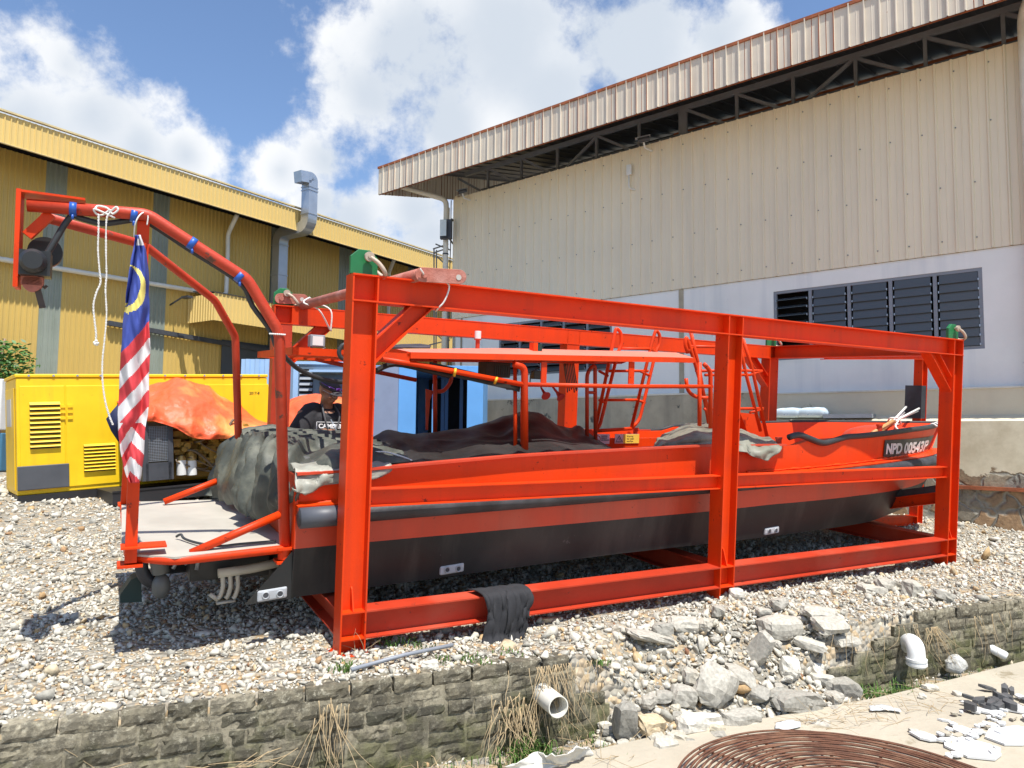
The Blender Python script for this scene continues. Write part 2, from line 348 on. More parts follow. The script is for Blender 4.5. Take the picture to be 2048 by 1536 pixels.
def bend_path(pts, r=.12, k=5):                     # straight runs with rounded corners
    pts = [Vector(p) for p in pts]; out = [pts[0]]
    for i in range(1, len(pts) - 1):
        a, b, c = pts[i - 1], pts[i], pts[i + 1]; u = (a - b); v = (c - b); q = min(r, u.length * .45, v.length * .45)
        p, s_ = b + u.normalized() * q, b + v.normalized() * q
        out += [p.lerp(b, t / k).lerp(b.lerp(s_, t / k), t / k) for t in range(k + 1)]
    return out + [pts[-1]]
def surf(ctrl, nu, nv):                             # smooth surface through a grid of control points
    rows = [smooth_path(r, nu) for r in ctrl]; cols = list(zip(*rows)); cols = [smooth_path(c, nv) for c in cols]
    return [list(r) for r in zip(*cols)]
def crumple(rows, amp, sc, seed=0, amp2=0, sc2=6, fold=1.0, drape=0, df=7):
    h, w = len(rows), len(rows[0]); out = []
    for i in range(h):
        r = []
        for j in range(w):
            p = rows[i][j]; a = rows[max(i - 1, 0)][j]; b = rows[min(i + 1, h - 1)][j]; c = rows[i][max(j - 1, 0)]; d = rows[i][min(j + 1, w - 1)]
            n = (b - a).cross(d - c)
            if n.length > 1e-9: n.normalize()
            q = Vector((p.x, p.y, p.z * fold)) * sc + Vector((seed * 3.7, seed, 0)); q += Vector((mnoise.noise(q * .7), mnoise.noise(q * .7 + Vector((3, 3, 3))), 0)) * .6; k = mnoise.noise(q); k2 = 1 - 2 * min(1, abs(mnoise.noise(q * 1.7 + Vector((9, 2, 4)))) * 2.4)
            f = (k * .6 + k2 * .5) * amp + (mnoise.noise(p * sc2) * amp2 if amp2 else 0)
            if drape: f += drape * (1 - 3.2 * abs(mnoise.noise(Vector((j / w * df + .5 * mnoise.noise(Vector((j / w * 3, i / h * 3, 2 + seed))), i / h * 1.1, seed * 1.3)))))
            r.append(p + n * f)
        out.append(r)
    return out
def text_mesh(txt, mat, parent, o, ax, ay, size, name='lettering', thick=0.002, xs=1.0, bold=.0):
    cu = bpy.data.curves.new('t', 'FONT'); cu.body = txt; cu.size = size; cu.extrude = thick; cu.align_x = 'LEFT'; cu.offset = bold
    to = bpy.data.objects.new('t', cu); COL.objects.link(to); dg = bpy.context.evaluated_depsgraph_get(); me = bpy.data.meshes.new_from_object(to.evaluated_get(dg))
    bpy.data.objects.remove(to); me.name = name; me.materials.clear(); me.materials.append(mat)
    ax = Vector(ax).normalized(); ay = Vector(ay).normalized(); az_ = ax.cross(ay).normalized()
    for v in me.vertices: c = v.co.copy(); v.co = Vector(o) + ax * c.x * xs + ay * c.y + az_ * c.z
    ob = bpy.data.objects.new(name, me); COL.objects.link(ob)
    if parent: ob.parent = parent
    return ob

# ------------------------------------------------------------------ ground (one sheet to the horizon)
def axis_vals(lo, hi, fine_lo, fine_hi, step):
    v = list(np.arange(fine_lo, fine_hi + 1e-6, step)); x = fine_hi; d = step
    while x < hi: d *= 1.35; x += d; v.append(x)
    x = fine_lo; d = step; pre = []
    while x > lo: d *= 1.35; x -= d; pre.append(x)
    return pre[::-1] + v
AV = axis_vals(-400, 400, -3, 12, .12); SV = axis_vals(-400, 400, -2.4, 12, .12)
SV = sorted([s for s in SV if abs(s) > .08] + [.02, .045])
vs = []; 
for s in SV:
    for a in AV:
        p = wpt(a, s); z = ground_z(p.x, p.y)
        if 0 < s < 14 and -5 < a < 14: z += .035 * mnoise.noise(Vector((p.x * .9, p.y * .9, 0))) + .012 * mnoise.noise(Vector((p.x * 5, p.y * 5, 3)))
        vs.append((p.x, p.y, z))
w_ = len(AV); fs = [(i * w_ + j, i * w_ + j + 1, (i + 1) * w_ + j + 1, (i + 1) * w_ + j) for i in range(len(SV) - 1) for j in range(w_ - 1)]
gm = bpy.data.materials.new('gravel_ground'); gm.use_nodes = True; t = gm.node_tree; b = t.nodes['Principled BSDF']; b.inputs['Roughness'].default_value = .95; b.inputs['Specular IOR Level'].default_value = .2
c = nd(t, 'ShaderNodeTexCoord'); vo = nd(t, 'ShaderNodeTexVoronoi', i_Scale=24.0, i_Randomness=1.0); t.links.new(c.outputs['Object'], vo.inputs['Vector'])
sp = nd(t, 'ShaderNodeSeparateColor'); t.links.new(vo.outputs['Color'], sp.inputs[0])
cr = nd(t, 'ShaderNodeValToRGB'); e = cr.color_ramp.elements; e[0].color = (.28, .255, .20, 1); e[1].color = (.52, .48, .39, 1); k_ = e.new(.45); k_.color = (.36, .335, .28, 1); k_ = e.new(.9); k_.color = (.46, .34, .2, 1)
t.links.new(sp.outputs[0], cr.inputs[0]); t.links.new(cr.outputs[0], b.inputs['Base Color'])
bp = nd(t, 'ShaderNodeBump', i_Strength=1.0, i_Distance=.05); bp.invert = True; t.links.new(vo.outputs['Distance'], bp.inputs['Height']); t.links.new(bp.outputs[0], b.inputs['Normal'])
g = MB().add(vs, fs).build('ground', gm, smooth=True); tag(g, 'pale gravel yard ground sloping up to the boundary wall', kind='structure')

# concrete slab path in the right foreground
sl = [zpt(x, y, SLAB) for x, y in ((1010, 1545), (1160, 1506), (1300, 1474), (1530, 1436), (1750, 1396), (1850, 1372), (2048, 1322))]
far_r = sl[-1] + (sl[-1] - sl[-3]).normalized() * 9
sm = pm('pale_concrete_slab', (.42, .375, .29), .9, 0, .16, 1.1, .35, 22, dirt=((.24, .20, .13), .42, 1.7), streak=((.30, .26, .18), .5, 1.1))
pts = [Vector((sl[0].x - .9, sl[0].y - .55, SLAB))] + sl + [far_r, far_r + Vector((3, -8, 0)), Vector((-2.2, -3, SLAB))]
o_ = MB().prism(pts, (0, 0, -.12)).build('concrete_path', sm); tag(o_, 'pale dusty concrete slab in the right foreground', kind='structure')

# ------------------------------------------------------------------ loose stones: uncountable, one object
def stones(name, P, size, mat, flat=(.45, .95), tone=None, seed=1):
    r = np.random.default_rng(seed)
    phi = (1 + 5 ** .5) / 2
    ico = np.array([(-1, phi, 0), (1, phi, 0), (-1, -phi, 0), (1, -phi, 0), (0, -1, phi), (0, 1, phi), (0, -1, -phi), (0, 1, -phi), (phi, 0, -1), (phi, 0, 1), (-phi, 0, -1), (-phi, 0, 1)]) / 1.902
    fac = np.array([(0, 11, 5), (0, 5, 1), (0, 1, 7), (0, 7, 10), (0, 10, 11), (1, 5, 9), (5, 11, 4), (11, 10, 2), (10, 7, 6), (7, 1, 8), (3, 9, 4), (3, 4, 2), (3, 2, 6), (3, 6, 8), (3, 8, 9), (4, 9, 5), (2, 4, 11), (6, 2, 10), (8, 6, 7), (9, 8, 1)])
    n = len(P); P = np.asarray(P)
    V = ico[None] * (1 + r.uniform(-.30, .30, (n, 12, 1))) + r.uniform(-.16, .16, (n, 12, 3))
    for _ in range(6):                                  # cleave each stone with a few flat planes
        dn_ = r.normal(size=(n, 3)); dn_ /= np.linalg.norm(dn_, axis=1)[:, None]; kk = np.einsum('nkj,nj->nk', V, dn_) - r.uniform(.22, .58, (n, 1)); V = V - np.maximum(kk, 0)[:, :, None] * dn_[:, None, :]
    sc = np.stack([r.uniform(.8, 1.25, n), r.uniform(.6, 1.0, n), r.uniform(*flat, n)], 1) * np.asarray(size)[:, None]
    V = V * sc[:, None, :]
    q = r.normal(size=(n, 4)); q[:, 0] *= 2.2; q[:, 3] *= 2.5; q /= np.linalg.norm(q, axis=1)[:, None]
    w, x, y, z = q.T
    R = np.stack([np.stack([1 - 2 * (y * y + z * z), 2 * (x * y - z * w), 2 * (x * z + y * w)], 1), np.stack([2 * (x * y + z * w), 1 - 2 * (x * x + z * z), 2 * (y * z - x * w)], 1), np.stack([2 * (x * z - y * w), 2 * (y * z + x * w), 1 - 2 * (x * x + y * y)], 1)], 1)
    V = np.einsum('nij,nkj->nki', R, V) + P[:, None, :]
    Fc = (fac[None] + (np.arange(n) * 12)[:, None, None]).reshape(-1, 3)
    me = bpy.data.meshes.new(name); me.vertices.add(n * 12); me.vertices.foreach_set('co', V.reshape(-1)); me.loops.add(len(Fc) * 3); me.loops.foreach_set('vertex_index', Fc.reshape(-1).astype(np.int32))
    me.polygons.add(len(Fc)); me.polygons.foreach_set('loop_start', (np.arange(len(Fc)) * 3).astype(np.int32)); me.update(calc_edges=True)
    at = me.attributes.new('tone', 'FLOAT', 'POINT'); tv = r.uniform(0, 1, n) if tone is None else tone
    at.data.foreach_set('value', np.repeat(tv, 12).astype(np.float32)); me.materials.append(mat)
    o = bpy.data.objects.new(name, me); COL.objects.link(o); return o
P = []; SZ = []; TN = []
def visible(x, y, z, m=.06):
    c = CW.T @ (np.array([x, y, z]) - EYE)
    if c[2] < .5: return False
    return abs(c[0] / c[2]) < .706 + m and -.2 < c[1] / c[2] < .53 + m
nt_ = 0
for band, dens, s0 in (((0.0, 2.2), 1500, .0150), ((2.2, 5.0), 800, .0165), ((5.0, 9.5), 260, .024)):
    A0, A1 = -3.5, 15; n = int((A1 - A0) * (band[1] - band[0]) * dens)
    aa = rng.uniform(A0, A1, n); ss = rng.uniform(*band, n)
    for a, s in zip(aa, ss):
        x = WA.x + we.x * a + wn_.x * s; y = WA.y + we.y * a + wn_.y * s
        z = plane_z(x, y)
        if not visible(x, y, z): continue
        z = ground_z(x, y)
        if s < .55 and GAP0 - .1 < a < GAP1 and rng.random() < .35: continue
        z += .035 * mnoise.noise(Vector((x * .9, y * .9, 0)))
        k = s0 * rng.lognormal(0, .48); dusty = mnoise.noise(Vector((x * .7, y * .7, 8)))
        if dusty > .12 and rng.random() < .6: k *= .5
        P.append((x, y, z + k * .25)); SZ.append(k); tt = rng.uniform(0, 1)
        TN.append(min(1, tt))
# rubble slope in the gap of the retaining wall
for i in range(2600):
    a = rng.uniform(GAP0 - .05, GAP1 - .1); s = rng.uniform(-.55, .5); p = wpt(a, s)
    k = .022 * rng.lognormal(0, .45); P.append((p.x, p.y, ground_z(p.x, p.y) + k * .3)); SZ.append(k); TN.append(rng.uniform(0, 1))
st = stones('gravel', P, SZ, STONE, tone=np.array(TN)); tag(st, 'loose pale crushed stones covering the yard', kind='stuff')
print('stones', len(P))

# ------------------------------------------------------------------ retaining walls of rough blocks
def brick_wall(a0, a1, skip, label, seed):
    r = random.Random(seed); root = thing('retaining_wall', label, 'wall')
    core = MB(); bl = MB()
    n = int((a1 - a0) / .12)
    for i in range(n):                                  # mortar core, follows the top of the gravel
        a = a0 + (a1 - a0) * i / n; b = a0 + (a1 - a0) * (i + 1) / n; m = (a + b) / 2; c = wpt(m, .05); top = plane_z(c.x, c.y) - .035
        zt = DITCH - .05; k = 0
        while zt + .082 <= top + .02 and not skip(m, k): zt += .082; k += 1
        zt = min(zt, top)
        if zt > DITCH: core.obb(wpt(a, .009, DITCH - .1), wpt(b, .009) - wpt(a, .009), Vector((wn_.x, wn_.y, 0)) * .11, (0, 0, zt - DITCH + .1), 0, r.uniform(.7, 1.0))
    for k in range(7):
        a = a0 - r.uniform(0, .2)
        while a < a1:
            L_ = .205 * r.uniform(.72, 1.25); m = a + L_ / 2; c = wpt(m, .05); top = plane_z(c.x, c.y)
            z0 = DITCH - .05 + k * .082; z1 = z0 + .072
            last = z1 + .075 > top
            if z0 < top - .05 and not skip(m, k) and a > a0 - .25:
                if last: z1 = min(top + .012, z1 + .012)
                j = lambda q=.007: r.uniform(-q, q)
                A_, B_ = a + .007, a + L_ - .007; f = .0 + j(.007); tl = j(.05)
                vsq = []
                nx, nz = 9, 4; rows_ = []
                for iz in range(nz + 1):
                    row = []
                    for ix in range(nx + 1):
                        aa = A_ + (B_ - A_) * ix / nx; zz = z0 + (z1 - z0) * iz / nz
                        zz += tl * (ix / nx - .5) * .12; q = wpt(aa, 0, zz); dd = mnoise.noise(Vector((aa * 6, k * 3.1, zz * 6))) * .010 + mnoise.noise(Vector((aa * 60, k, zz * 60))) * .0035 - max(0, mnoise.noise(Vector((aa * 17, k * 2.3, zz * 17 + 4))) - .28) * .07
                        ed = .007 if ix in (0, nx) or iz in (0, nz) else 0
                        row.append(wpt(aa + (j(.003)), f + ed - dd, zz + j(.003)))
                    rows_.append(row)
                tn = min(1, max(0, r.gauss(.5, .2) + (.12 if last else 0)))
                s_ = len(bl.v); bl.grid(rows_); 
                bk = lambda p: p + Vector((wn_.x, wn_.y, 0)) * .11
                tp = rows_[-1]; bl.grid([tp, [bk(p) for p in tp]]); bt = rows_[0]; bl.grid([[bk(p) for p in bt], bt])
                l_ = [q[0] for q in rows_]; bl.grid([[bk(p) for p in l_], l_]); l_ = [q[-1] for q in rows_]; bl.grid([l_, [bk(p) for p in l_]])
                bl.tone += [tn] * (len(bl.v) - s_)
            a += L_
    core.build('mortar', BLOCK, root); bl.build('blocks', BLOCK, root)
    return root
def skipL(a, k): return a > 2.95 - .05 + .10 * (5 - k) * .4 + .05 * math.sin(k * 9) + (.15 if k < 3 else 0)
def skipR(a, k): return a < 4.62 + .22 * k - (.1 if k == 2 else 0)
brick_wall(-1.2, 3.15, skipL, 'low mossy block retaining wall at the front left, below the steel frame', 3)
brick_wall(4.5, 9.2, skipR, 'low mossy block retaining wall at the right, behind the pipe elbow', 5)

# rough mossy mortar colour lives in z: add moss to the block material
t = BLOCK.node_tree; b = t.nodes['Principled BSDF']; src = b.inputs['Base Color'].links[0].from_socket
gc = nd(t, 'ShaderNodeNewGeometry'); sx = nd(t, 'ShaderNodeSeparateXYZ'); t.links.new(gc.outputs['Position'], sx.inputs[0])
nn = nd(t, 'ShaderNodeTexNoise', i_Scale=6.0, i_Detail=6.0); t.links.new(gc.outputs['Position'], nn.inputs['Vector'])
v = mth(t, 'ADD', mth(t, 'MULTIPLY', mth(t, 'SUBTRACT', .36, sx.outputs[2]), 2.2), mth(t, 'MULTIPLY', mth(t, 'SUBTRACT', nn.outputs[0], .5), 3.0), clamp=True)
x = nd(t, 'ShaderNodeMix', data_type='RGBA'); t.links.new(mth(t, 'MULTIPLY', v, .75), x.inputs[0]); t.links.new(src, x.inputs[6]); x.inputs[7].default_value = (.10, .11, .028, 1)
n5 = nd(t, 'ShaderNodeTexNoise', i_Scale=9.0, i_Detail=8.0, i_Roughness=.75); t.links.new(gc.outputs['Position'], n5.inputs['Vector'])
mp = nd(t, 'ShaderNodeMapRange', i_From_Min=.46, i_From_Max=.56); t.links.new(n5.outputs[0], mp.inputs[0])
y = nd(t, 'ShaderNodeMix', data_type='RGBA'); t.links.new(mth(t, 'MULTIPLY', mp.outputs[0], .6), y.inputs[0]); t.links.new(x.outputs[2], y.inputs[6]); y.inputs[7].default_value = (.055, .05, .04, 1)
n7 = nd(t, 'ShaderNodeTexNoise', i_Scale=26.0, i_Detail=8.0, i_Roughness=.8); t.links.new(gc.outputs['Position'], n7.inputs['Vector'])
m7 = nd(t, 'ShaderNodeMapRange', i_From_Min=.54, i_From_Max=.62); t.links.new(n7.outputs[0], m7.inputs[0])
z7 = nd(t, 'ShaderNodeMix', data_type='RGBA'); t.links.new(mth(t, 'MULTIPLY', m7.outputs[0], mth(t, 'MULTIPLY', mth(t, 'SUBTRACT', sx.outputs[2], .12), 2.2, clamp=True)), z7.inputs[0]); t.links.new(y.outputs[2], z7.inputs[6]); z7.inputs[7].default_value = (.40, .37, .28, 1)
t.links.new(z7.outputs[2], b.inputs['Base Color'])
b7 = b.inputs['Normal'].links[0].from_node; b7.inputs['Strength'].default_value = .9; t.links.new(n7.outputs[0], b7.inputs['Height'])

# ------------------------------------------------------------------ broken concrete and big stones
def rock(name, c, size, rz=0, label=None, cat='rubble', group=None, tone=.5, seed=0, mat=None, rx=0, ry=0, boxy=.6, drop=.35):
    r = random.Random(seed); bm = bmesh.new(); bmesh.ops.create_cube(bm, size=1.0); bmesh.ops.subdivide_edges(bm, edges=bm.edges, cuts=3, use_grid_fill=True)
    R = Matrix.Rotation(rz, 3, 'Z') @ Matrix.Rotation(ry, 3, 'Y') @ Matrix.Rotation(rx, 3, 'X'); of = Vector((seed * 1.3, seed * .7, 0))
    cuts = [(Vector((r.gauss(0, 1), r.gauss(0, 1), r.gauss(0, 1))).normalized(), r.uniform(.40, .62)) for _ in range(6)]
    for v in bm.verts:
        p = v.co.copy(); q = p.normalized() * .58; p = p.lerp(q, 1 - boxy)
        for n_, d in cuts:
            k = p.dot(n_) - d
            if k > 0: p -= n_ * k
        p += Vector((mnoise.noise(p * 3 + of), mnoise.noise(p * 3 + of + Vector((5, 0, 0))), mnoise.noise(p * 3 + of + Vector((0, 5, 0))))) * .10
        v.co = Vector((p.x * size[0], p.y * size[1], p.z * size[2]))
    zmin = min((R @ v.co).z for v in bm.verts)
    for v in bm.verts: v.co = R @ v.co
    me = bpy.data.meshes.new(name); bm.to_mesh(me); bm.free(); me.materials.append(mat or CHUNK)
    at = me.attributes.new('tone', 'FLOAT', 'POINT'); at.data.foreach_set('value', [tone] * len(me.vertices))
    o = bpy.data.objects.new(name, me); COL.objects.link(o); o.location = Vector(c) - Vector((0, 0, zmin + size[2] * .12))
    return tag(o, label, cat, group)
def on_ground(px, py, dz=0):
    lo = None
    for k in np.arange(2.0, 20, .02):
        p = EYE + ray(px, py) * k
        if p[2] <= max(ground_z(p[0], p[1]), 0) + dz: return Vector(p)
    return gpt(px, py)
CH = [ # px,py of the base centre, size, rotations, label
 (1250,1480,(.13,.11,.24),.3,.25,0,'upright dark grey concrete lump at the left end of the broken wall gap',.2),
 (1425,1405,(.30,.20,.26),.7,.2,.5,'largest pale broken concrete slab leaning in the wall gap',.75),
 (1480,1375,(.20,.16,.13),.2,0,.2,'grey block fragment just right of the largest leaning slab',.6),
 (1365,1412,(.16,.13,.14),.1,.1,.1,'grey chunk left of the largest leaning slab',.55),
 (1590,1418,(.34,.18,.12),.35,0,.05,'long dark edged concrete block lying on the slab edge',.35),
 (1690,1395,(.26,.15,.13),.3,.1,0,'rounded grey concrete block at the right end of the slab edge',.3),
 (1478,1455,(.26,.14,.11),.4,.1,0,'grey concrete block on the slab edge left of the long dark edged block',.5),
 (1395,1462,(.28,.15,.11),.4,0,.05,'low grey concrete block on the slab edge beside the yellowish stone',.45),
 (1303,1468,(.17,.13,.10),.5,.2,.1,'yellowish angular stone at the foot of the rubble',1.0),
 (1645,1370,(.20,.10,.08),.2,.2,.1,'flat tan concrete piece lying on top of the rubble blocks',.8),
 (1520,1330,(.10,.14,.28),.6,.5,.2,'tall tan concrete shard sticking up from the rubble',.7),
 (1300,1290,(.34,.18,.06),.45,.1,.25,'flat brown slab jutting out at the top left of the rubble',.65),
 (1560,1270,(.30,.20,.16),.3,.1,0,'brown earthy lump in the middle of the rubble slope',.75),
 (1640,1235,(.32,.14,.07),.4,.1,.1,'long flat pale slab on the gravel above the broken wall',.75),
 (1660,1262,(.26,.16,.08),.3,.2,0,'tan flat slab tucked under the long pale slab',.7),
 (1620,1300,(.22,.10,.06),-.5,.2,.2,'narrow pale slab sloping down beside the wall end',.75),
 (1690,1290,(.20,.12,.08),.37,0,0,'loose grey block resting on the broken wall end',.6),
 (1580,1352,(.13,.11,.11),.1,.3,.2,'round tan stone behind the long dark edged block',.85),
 (1632,1348,(.11,.09,.09),.6,0,.2,'smaller pale stone right of the round tan stone',.8),
 (1370,1262,(.26,.12,.09),.5,.2,.1,'pale lumpy rock high on the left of the rubble slope',.75),
 (1775,1182,(.20,.14,.10),.4,.1,.2,'grey angular block on the gravel above the right wall',.6),
 (1745,1190,(.22,.14,.09),.2,.1,.1,'pale angular block left of the grey one above the right wall',.8),
 (1822,1192,(.17,.15,.14),.5,0,0,'square grey block standing at the top of the right wall',.65),
 (1886,1205,(.16,.10,.08),.3,.1,.3,'dark grey tilted block near the right end of the wall top',.4),
 (1868,1112,(.22,.15,.07),.3,0,.1,'large tan stone at the foot of the right corner post',.75),
 (1100,1243,(.16,.06,.03),.3,0,0,'flat orange stone under the bottom beam right of the black cloth',.97),
 (860,1337,(.10,.08,.05),.2,0,0,'rounded pinkish brown stone beside the grey conduit',.9),
 (1475,1200,(.12,.10,.09),.2,.2,0,'pale jagged stone in front of the middle post foot',.75),
]
for i, (px, py, sz, rz, rx, ry, lb, tn) in enumerate(CH):
    p = on_ground(px, py); mt = STONE if tn > .95 or 'stone' in lb else CHUNK
    rock('stone' if 'stone' in lb or 'rock' in lb else 'concrete_chunk', p, sz, rz, lb, 'stone' if 'stone' in lb or 'rock' in lb else 'concrete chunk', None, tn if mt is CHUNK else (.92 if tn > .95 else .7), 10 + i, mt, rx, ry, .8 if 'block' in lb else .55)
for i in range(46):
    a = random.uniform(GAP0, GAP1 - .3); s = random.uniform(-.5, .45); p = wpt(a, s); p.z = ground_z(p.x, p.y) + .01
    k = random.uniform(.045, .11)
    tn = random.uniform(.3, .9); lb = '%s %s chunk %s the rubble, %s of the wall gap' % ('fist sized' if k > .078 else 'egg sized', 'dark grey' if tn < .5 else 'mid grey' if tn < .7 else 'pale', 'low in' if s < -.2 else 'halfway up' if s < .12 else 'high in', 'left end' if a < 3.6 else 'left part' if a < 4.05 else 'middle' if a < 4.5 else 'right part')
    rock('rubble_piece', p, (k * 1.4, k, k * .8), random.uniform(0, 3), lb, 'rubble', 'small rubble in the wall gap', tn, 60 + i, None, random.uniform(-.4, .4), 0, .6)

# white broken tile sheets and dark slabs on the path at the right edge
FPN = [0]
def flat_piece(px, py, w, d, h, rz, mat, name, label, cat, tone=None, group=None, tilt=0):
    p = zpt(px, py, SLAB); r = random.Random(px * 7 + py); n = r.randint(5, 7); pts = []
    for i in range(n):
        a = 2 * math.pi * i / n + r.uniform(-.25, .25); pts.append((w / 2 * math.cos(a) * r.uniform(.8, 1.1), d / 2 * math.sin(a) * r.uniform(.8, 1.1)))
    c, s = math.cos(rz), math.sin(rz)
    FPN[0] += 1; z_ = SLAB + .003 + .0011 * (FPN[0] % 17)
    pp = [Vector((p.x + x * c - y * s, p.y + x * s + y * c, z_ + tilt * (x + w / 2))) for x, y in pts]
    o = MB().prism(pp, (0, 0, h)).build(name, mat); 
    return tag(o, label, cat, group)
WT = pm('white_plaster_board', (.62, .62, .60), .7, 0, .04, 6, dirt=((.5, .48, .44), .15, 5))
DK = pm('dark_tile', (.085, .085, .085), .6, 0, .3, 8)
big = [(2030,1475,.42,.30,'large white board piece at the right edge of the path'),(1940,1500,.34,.28,'white board piece right of the rusty coil'),(1975,1425,.24,.14,'white board sliver in front of the dark tile heap'),
       (2040,1420,.26,.16,'white board corner at the right edge beside the dark tiles'),(1925,1465,.16,.12,'small white board piece left of the large one'),(1850,1478,.17,.13,'white chip beside the top right of the rusty coil')]
for i, (px, py, w, d, lb) in enumerate(big): flat_piece(px, py, w, d, .012, .3 + i, WT, 'board_piece', lb, 'board')
for i in range(60):
    px = random.gauss(1960, 60); py = 1530 - (px - 1700) * .30 + random.gauss(0, 26) + 5
    if px < 1760 or px > 2080 or py < 1395: continue
    wh = random.random() < .72
    flat_piece(px, py, random.uniform(.03, .10), random.uniform(.02, .07), .012, random.uniform(0, 3), WT if wh else sm, 'board_chip', '%s %s chip %s, %s the larger boards' % ('tiny' if random.random() < .5 else 'small', 'white board' if wh else 'pale concrete', 'near the rusty coil' if px < 1890 else 'right of the coil' if px < 1950 else 'midway to the edge' if px < 2000 else 'at the right edge', 'beyond' if py < 1440 else 'among' if py < 1475 else 'in front of'), 'chip', None, 'broken chips on the path')
for i in range(26):
    px = random.gauss(1990, 42); py = 1412 + random.gauss(0, 9) - (px - 1990) * .14
    if px < 1900: continue
    TW_ = random.uniform(.06, .12); flat_piece(px, py, TW_, random.uniform(.04, .08), random.uniform(.012, .05), random.uniform(0, 3), DK, 'tile_piece', ('large' if TW_ > .09 else 'small') + ' dark grey tile %s the dark tile heap, %s row' % ('at the left tip of' if px < 1950 else 'left in' if px < 1975 else 'in the middle of' if px < 1995 else 'right in' if px < 2020 else 'at the right end of', 'back' if py < 1408 - (px - 1990) * .14 else 'middle' if py < 1416 - (px - 1990) * .14 else 'front'), 'tile', None, 'dark tile heap', random.uniform(0, .3))
for px, py, k in ((1505,1428,.05),(1860,1375,.07),(1845,1390,.05),(1915,1385,.05),(1340,1468,.04),(1830,1462,.05)):
    p = zpt(px, py + 6, SLAB); rock('stone', p, (k * 1.5, k, k * .6), px, 'loose grey stone on the concrete path ' + {1505: 'left of the coil top', 1860: 'below the pipe elbow, larger one', 1845: 'below the pipe elbow, smaller one', 1915: 'right of the elbow, nearer the bag', 1340: 'beside the yellowish stone', 1830: 'right of the coil, beside the white chips'}[px], 'stone', None, .4, px % 50, STONE)

# ------------------------------------------------------------------ rusty wire coil
cz = zpt(1665, 1457, SLAB + .07); cc = Vector((cz.x - .22, cz.y - .86, SLAB))
root = thing('wire_coil', 'large rusty round wire grille lying on the path at the bottom edge', 'wire coil')
w1 = MB(); R0 = .90
for k in range(26):
    r_ = R0 - k * .030; zz = .035 + .05 * (1 - ((r_ - .45) / .5) ** 2) * .6
    w1.tube([cc + Vector((r_ * math.cos(a), r_ * math.sin(a), zz + .009 * mnoise.noise(Vector((k * .9, math.cos(a) * 2, math.sin(a) * 2))))) + Vector((math.cos(a), math.sin(a), 0)) * .006 * mnoise.noise(Vector((k * 1.7, math.cos(a) * 1.5, math.sin(a) * 1.5 + 4)) ) for a in np.linspace(0, 2 * math.pi, 97)[:-1]], .0062, 6, True)
w1.build('rings', RUSTW, root, True)
w2 = MB()
for q in range(14):
    a = 2 * math.pi * q / 14 + .1; w2.tube([cc + Vector((r_ * math.cos(a), r_ * math.sin(a), .024 + .05 * (1 - ((r_ - .45) / .5) ** 2) * .6)) for r_ in np.linspace(.13, R0, 12)], .007, 6)
w2.build('spokes', RUSTW, root, True)

# ------------------------------------------------------------------ pipes at the retaining wall
a_ = wpt(*as_(*gpt(1075, 1362).xy)); p1 = gpt(1088, 1392); p1 = onp(1085, 1388, wpt(0, 0), np.array([wn_.x, wn_.y, 0])); p2 = onp(1117, 1414, wpt(0, -.22), np.array([wn_.x, wn_.y, 0]))
d = (p2 - p1); p0 = p1 - d * .5
m_ = MB(); r_ = .062
def hollow(mb, pa, pb, ro, ri, n=28):
    x = (pb - pa).normalized(); u = x.orthogonal().normalized(); w = x.cross(u); ring = lambda c, r: [c + (u * math.cos(2 * math.pi * i / n) + w * math.sin(2 * math.pi * i / n)) * r for i in range(n)]
    rows = [ring(pa, ro), ring(pb, ro), ring(pb, ri), ring(pa, ri)]; rows = [r + [r[0]] for r in rows]; mb.grid(rows)
hollow(m_, p0, p2, r_, r_ - .006)
o = m_.build('drain_pipe', PVC, smooth='auto'); tag(o, 'white plastic drain pipe stub sticking out of the front left wall', 'pipe')
root = thing('pipe_elbow', 'white plastic pipe elbow turning down in front of the right wall', 'pipe')
q0 = onp(1812, 1290, wpt(0, .02), np.array([wn_.x, wn_.y, 0])); q1 = onp(1828, 1283, wpt(0, -.12), np.array([wn_.x, wn_.y, 0])); q2 = onp(1833, 1318, wpt(0, -.16), np.array([wn_.x, wn_.y, 0])); q3 = q2 + Vector((0, 0, -.05))
pth = smooth_path([q0, q0.lerp(q1, .5) + Vector((0, 0, .01)), q1.lerp(q2, .4) + Vector((.0, 0, .015)), q2, q3], 5)
MB().tube(pth, .062, 20).build('elbow_body', WHITE, root, 'auto')
for dz in (.0, .03): MB().cyl(q2 + Vector((0, 0, .005 - dz)), q2 + Vector((0, 0, -.012 - dz)), .072, n=24).build('collar_ring', WHITE, root, 'auto')
a1, b1 = on_ground(702, 1350), on_ground(905, 1303)
root = thing('conduit', 'thin grey blue conduit lying on the gravel by the near left post', 'pipe')
MB().tube([a1 + Vector((0, 0, .03)), a1.lerp(b1, .5) + Vector((0, 0, .045)), b1 + Vector((0, 0, .04))], .012, 10).build('conduit_tube', GREYP, root, True)
bt = MB(); c0 = zpt(1990, 1320, SLAB); ax = Vector((.6, -.35, 0)).normalized(); c1 = c0 - ax * .10 + Vector((0, 0, .12)); c2 = c0 + ax * .08 + Vector((0, 0, .04))
bt.tube([c1, c1.lerp(c2, .08), c1.lerp(c2, .16), c1.lerp(c2, .3), c1.lerp(c2, .92), c2], [.013, .013, .018, .036, .036, .03], 14)
o = bt.build('plastic_bottle', WHITE, smooth='auto'); tag(o, 'white plastic bottle leaning against the weeds at the right wall', 'bottle')
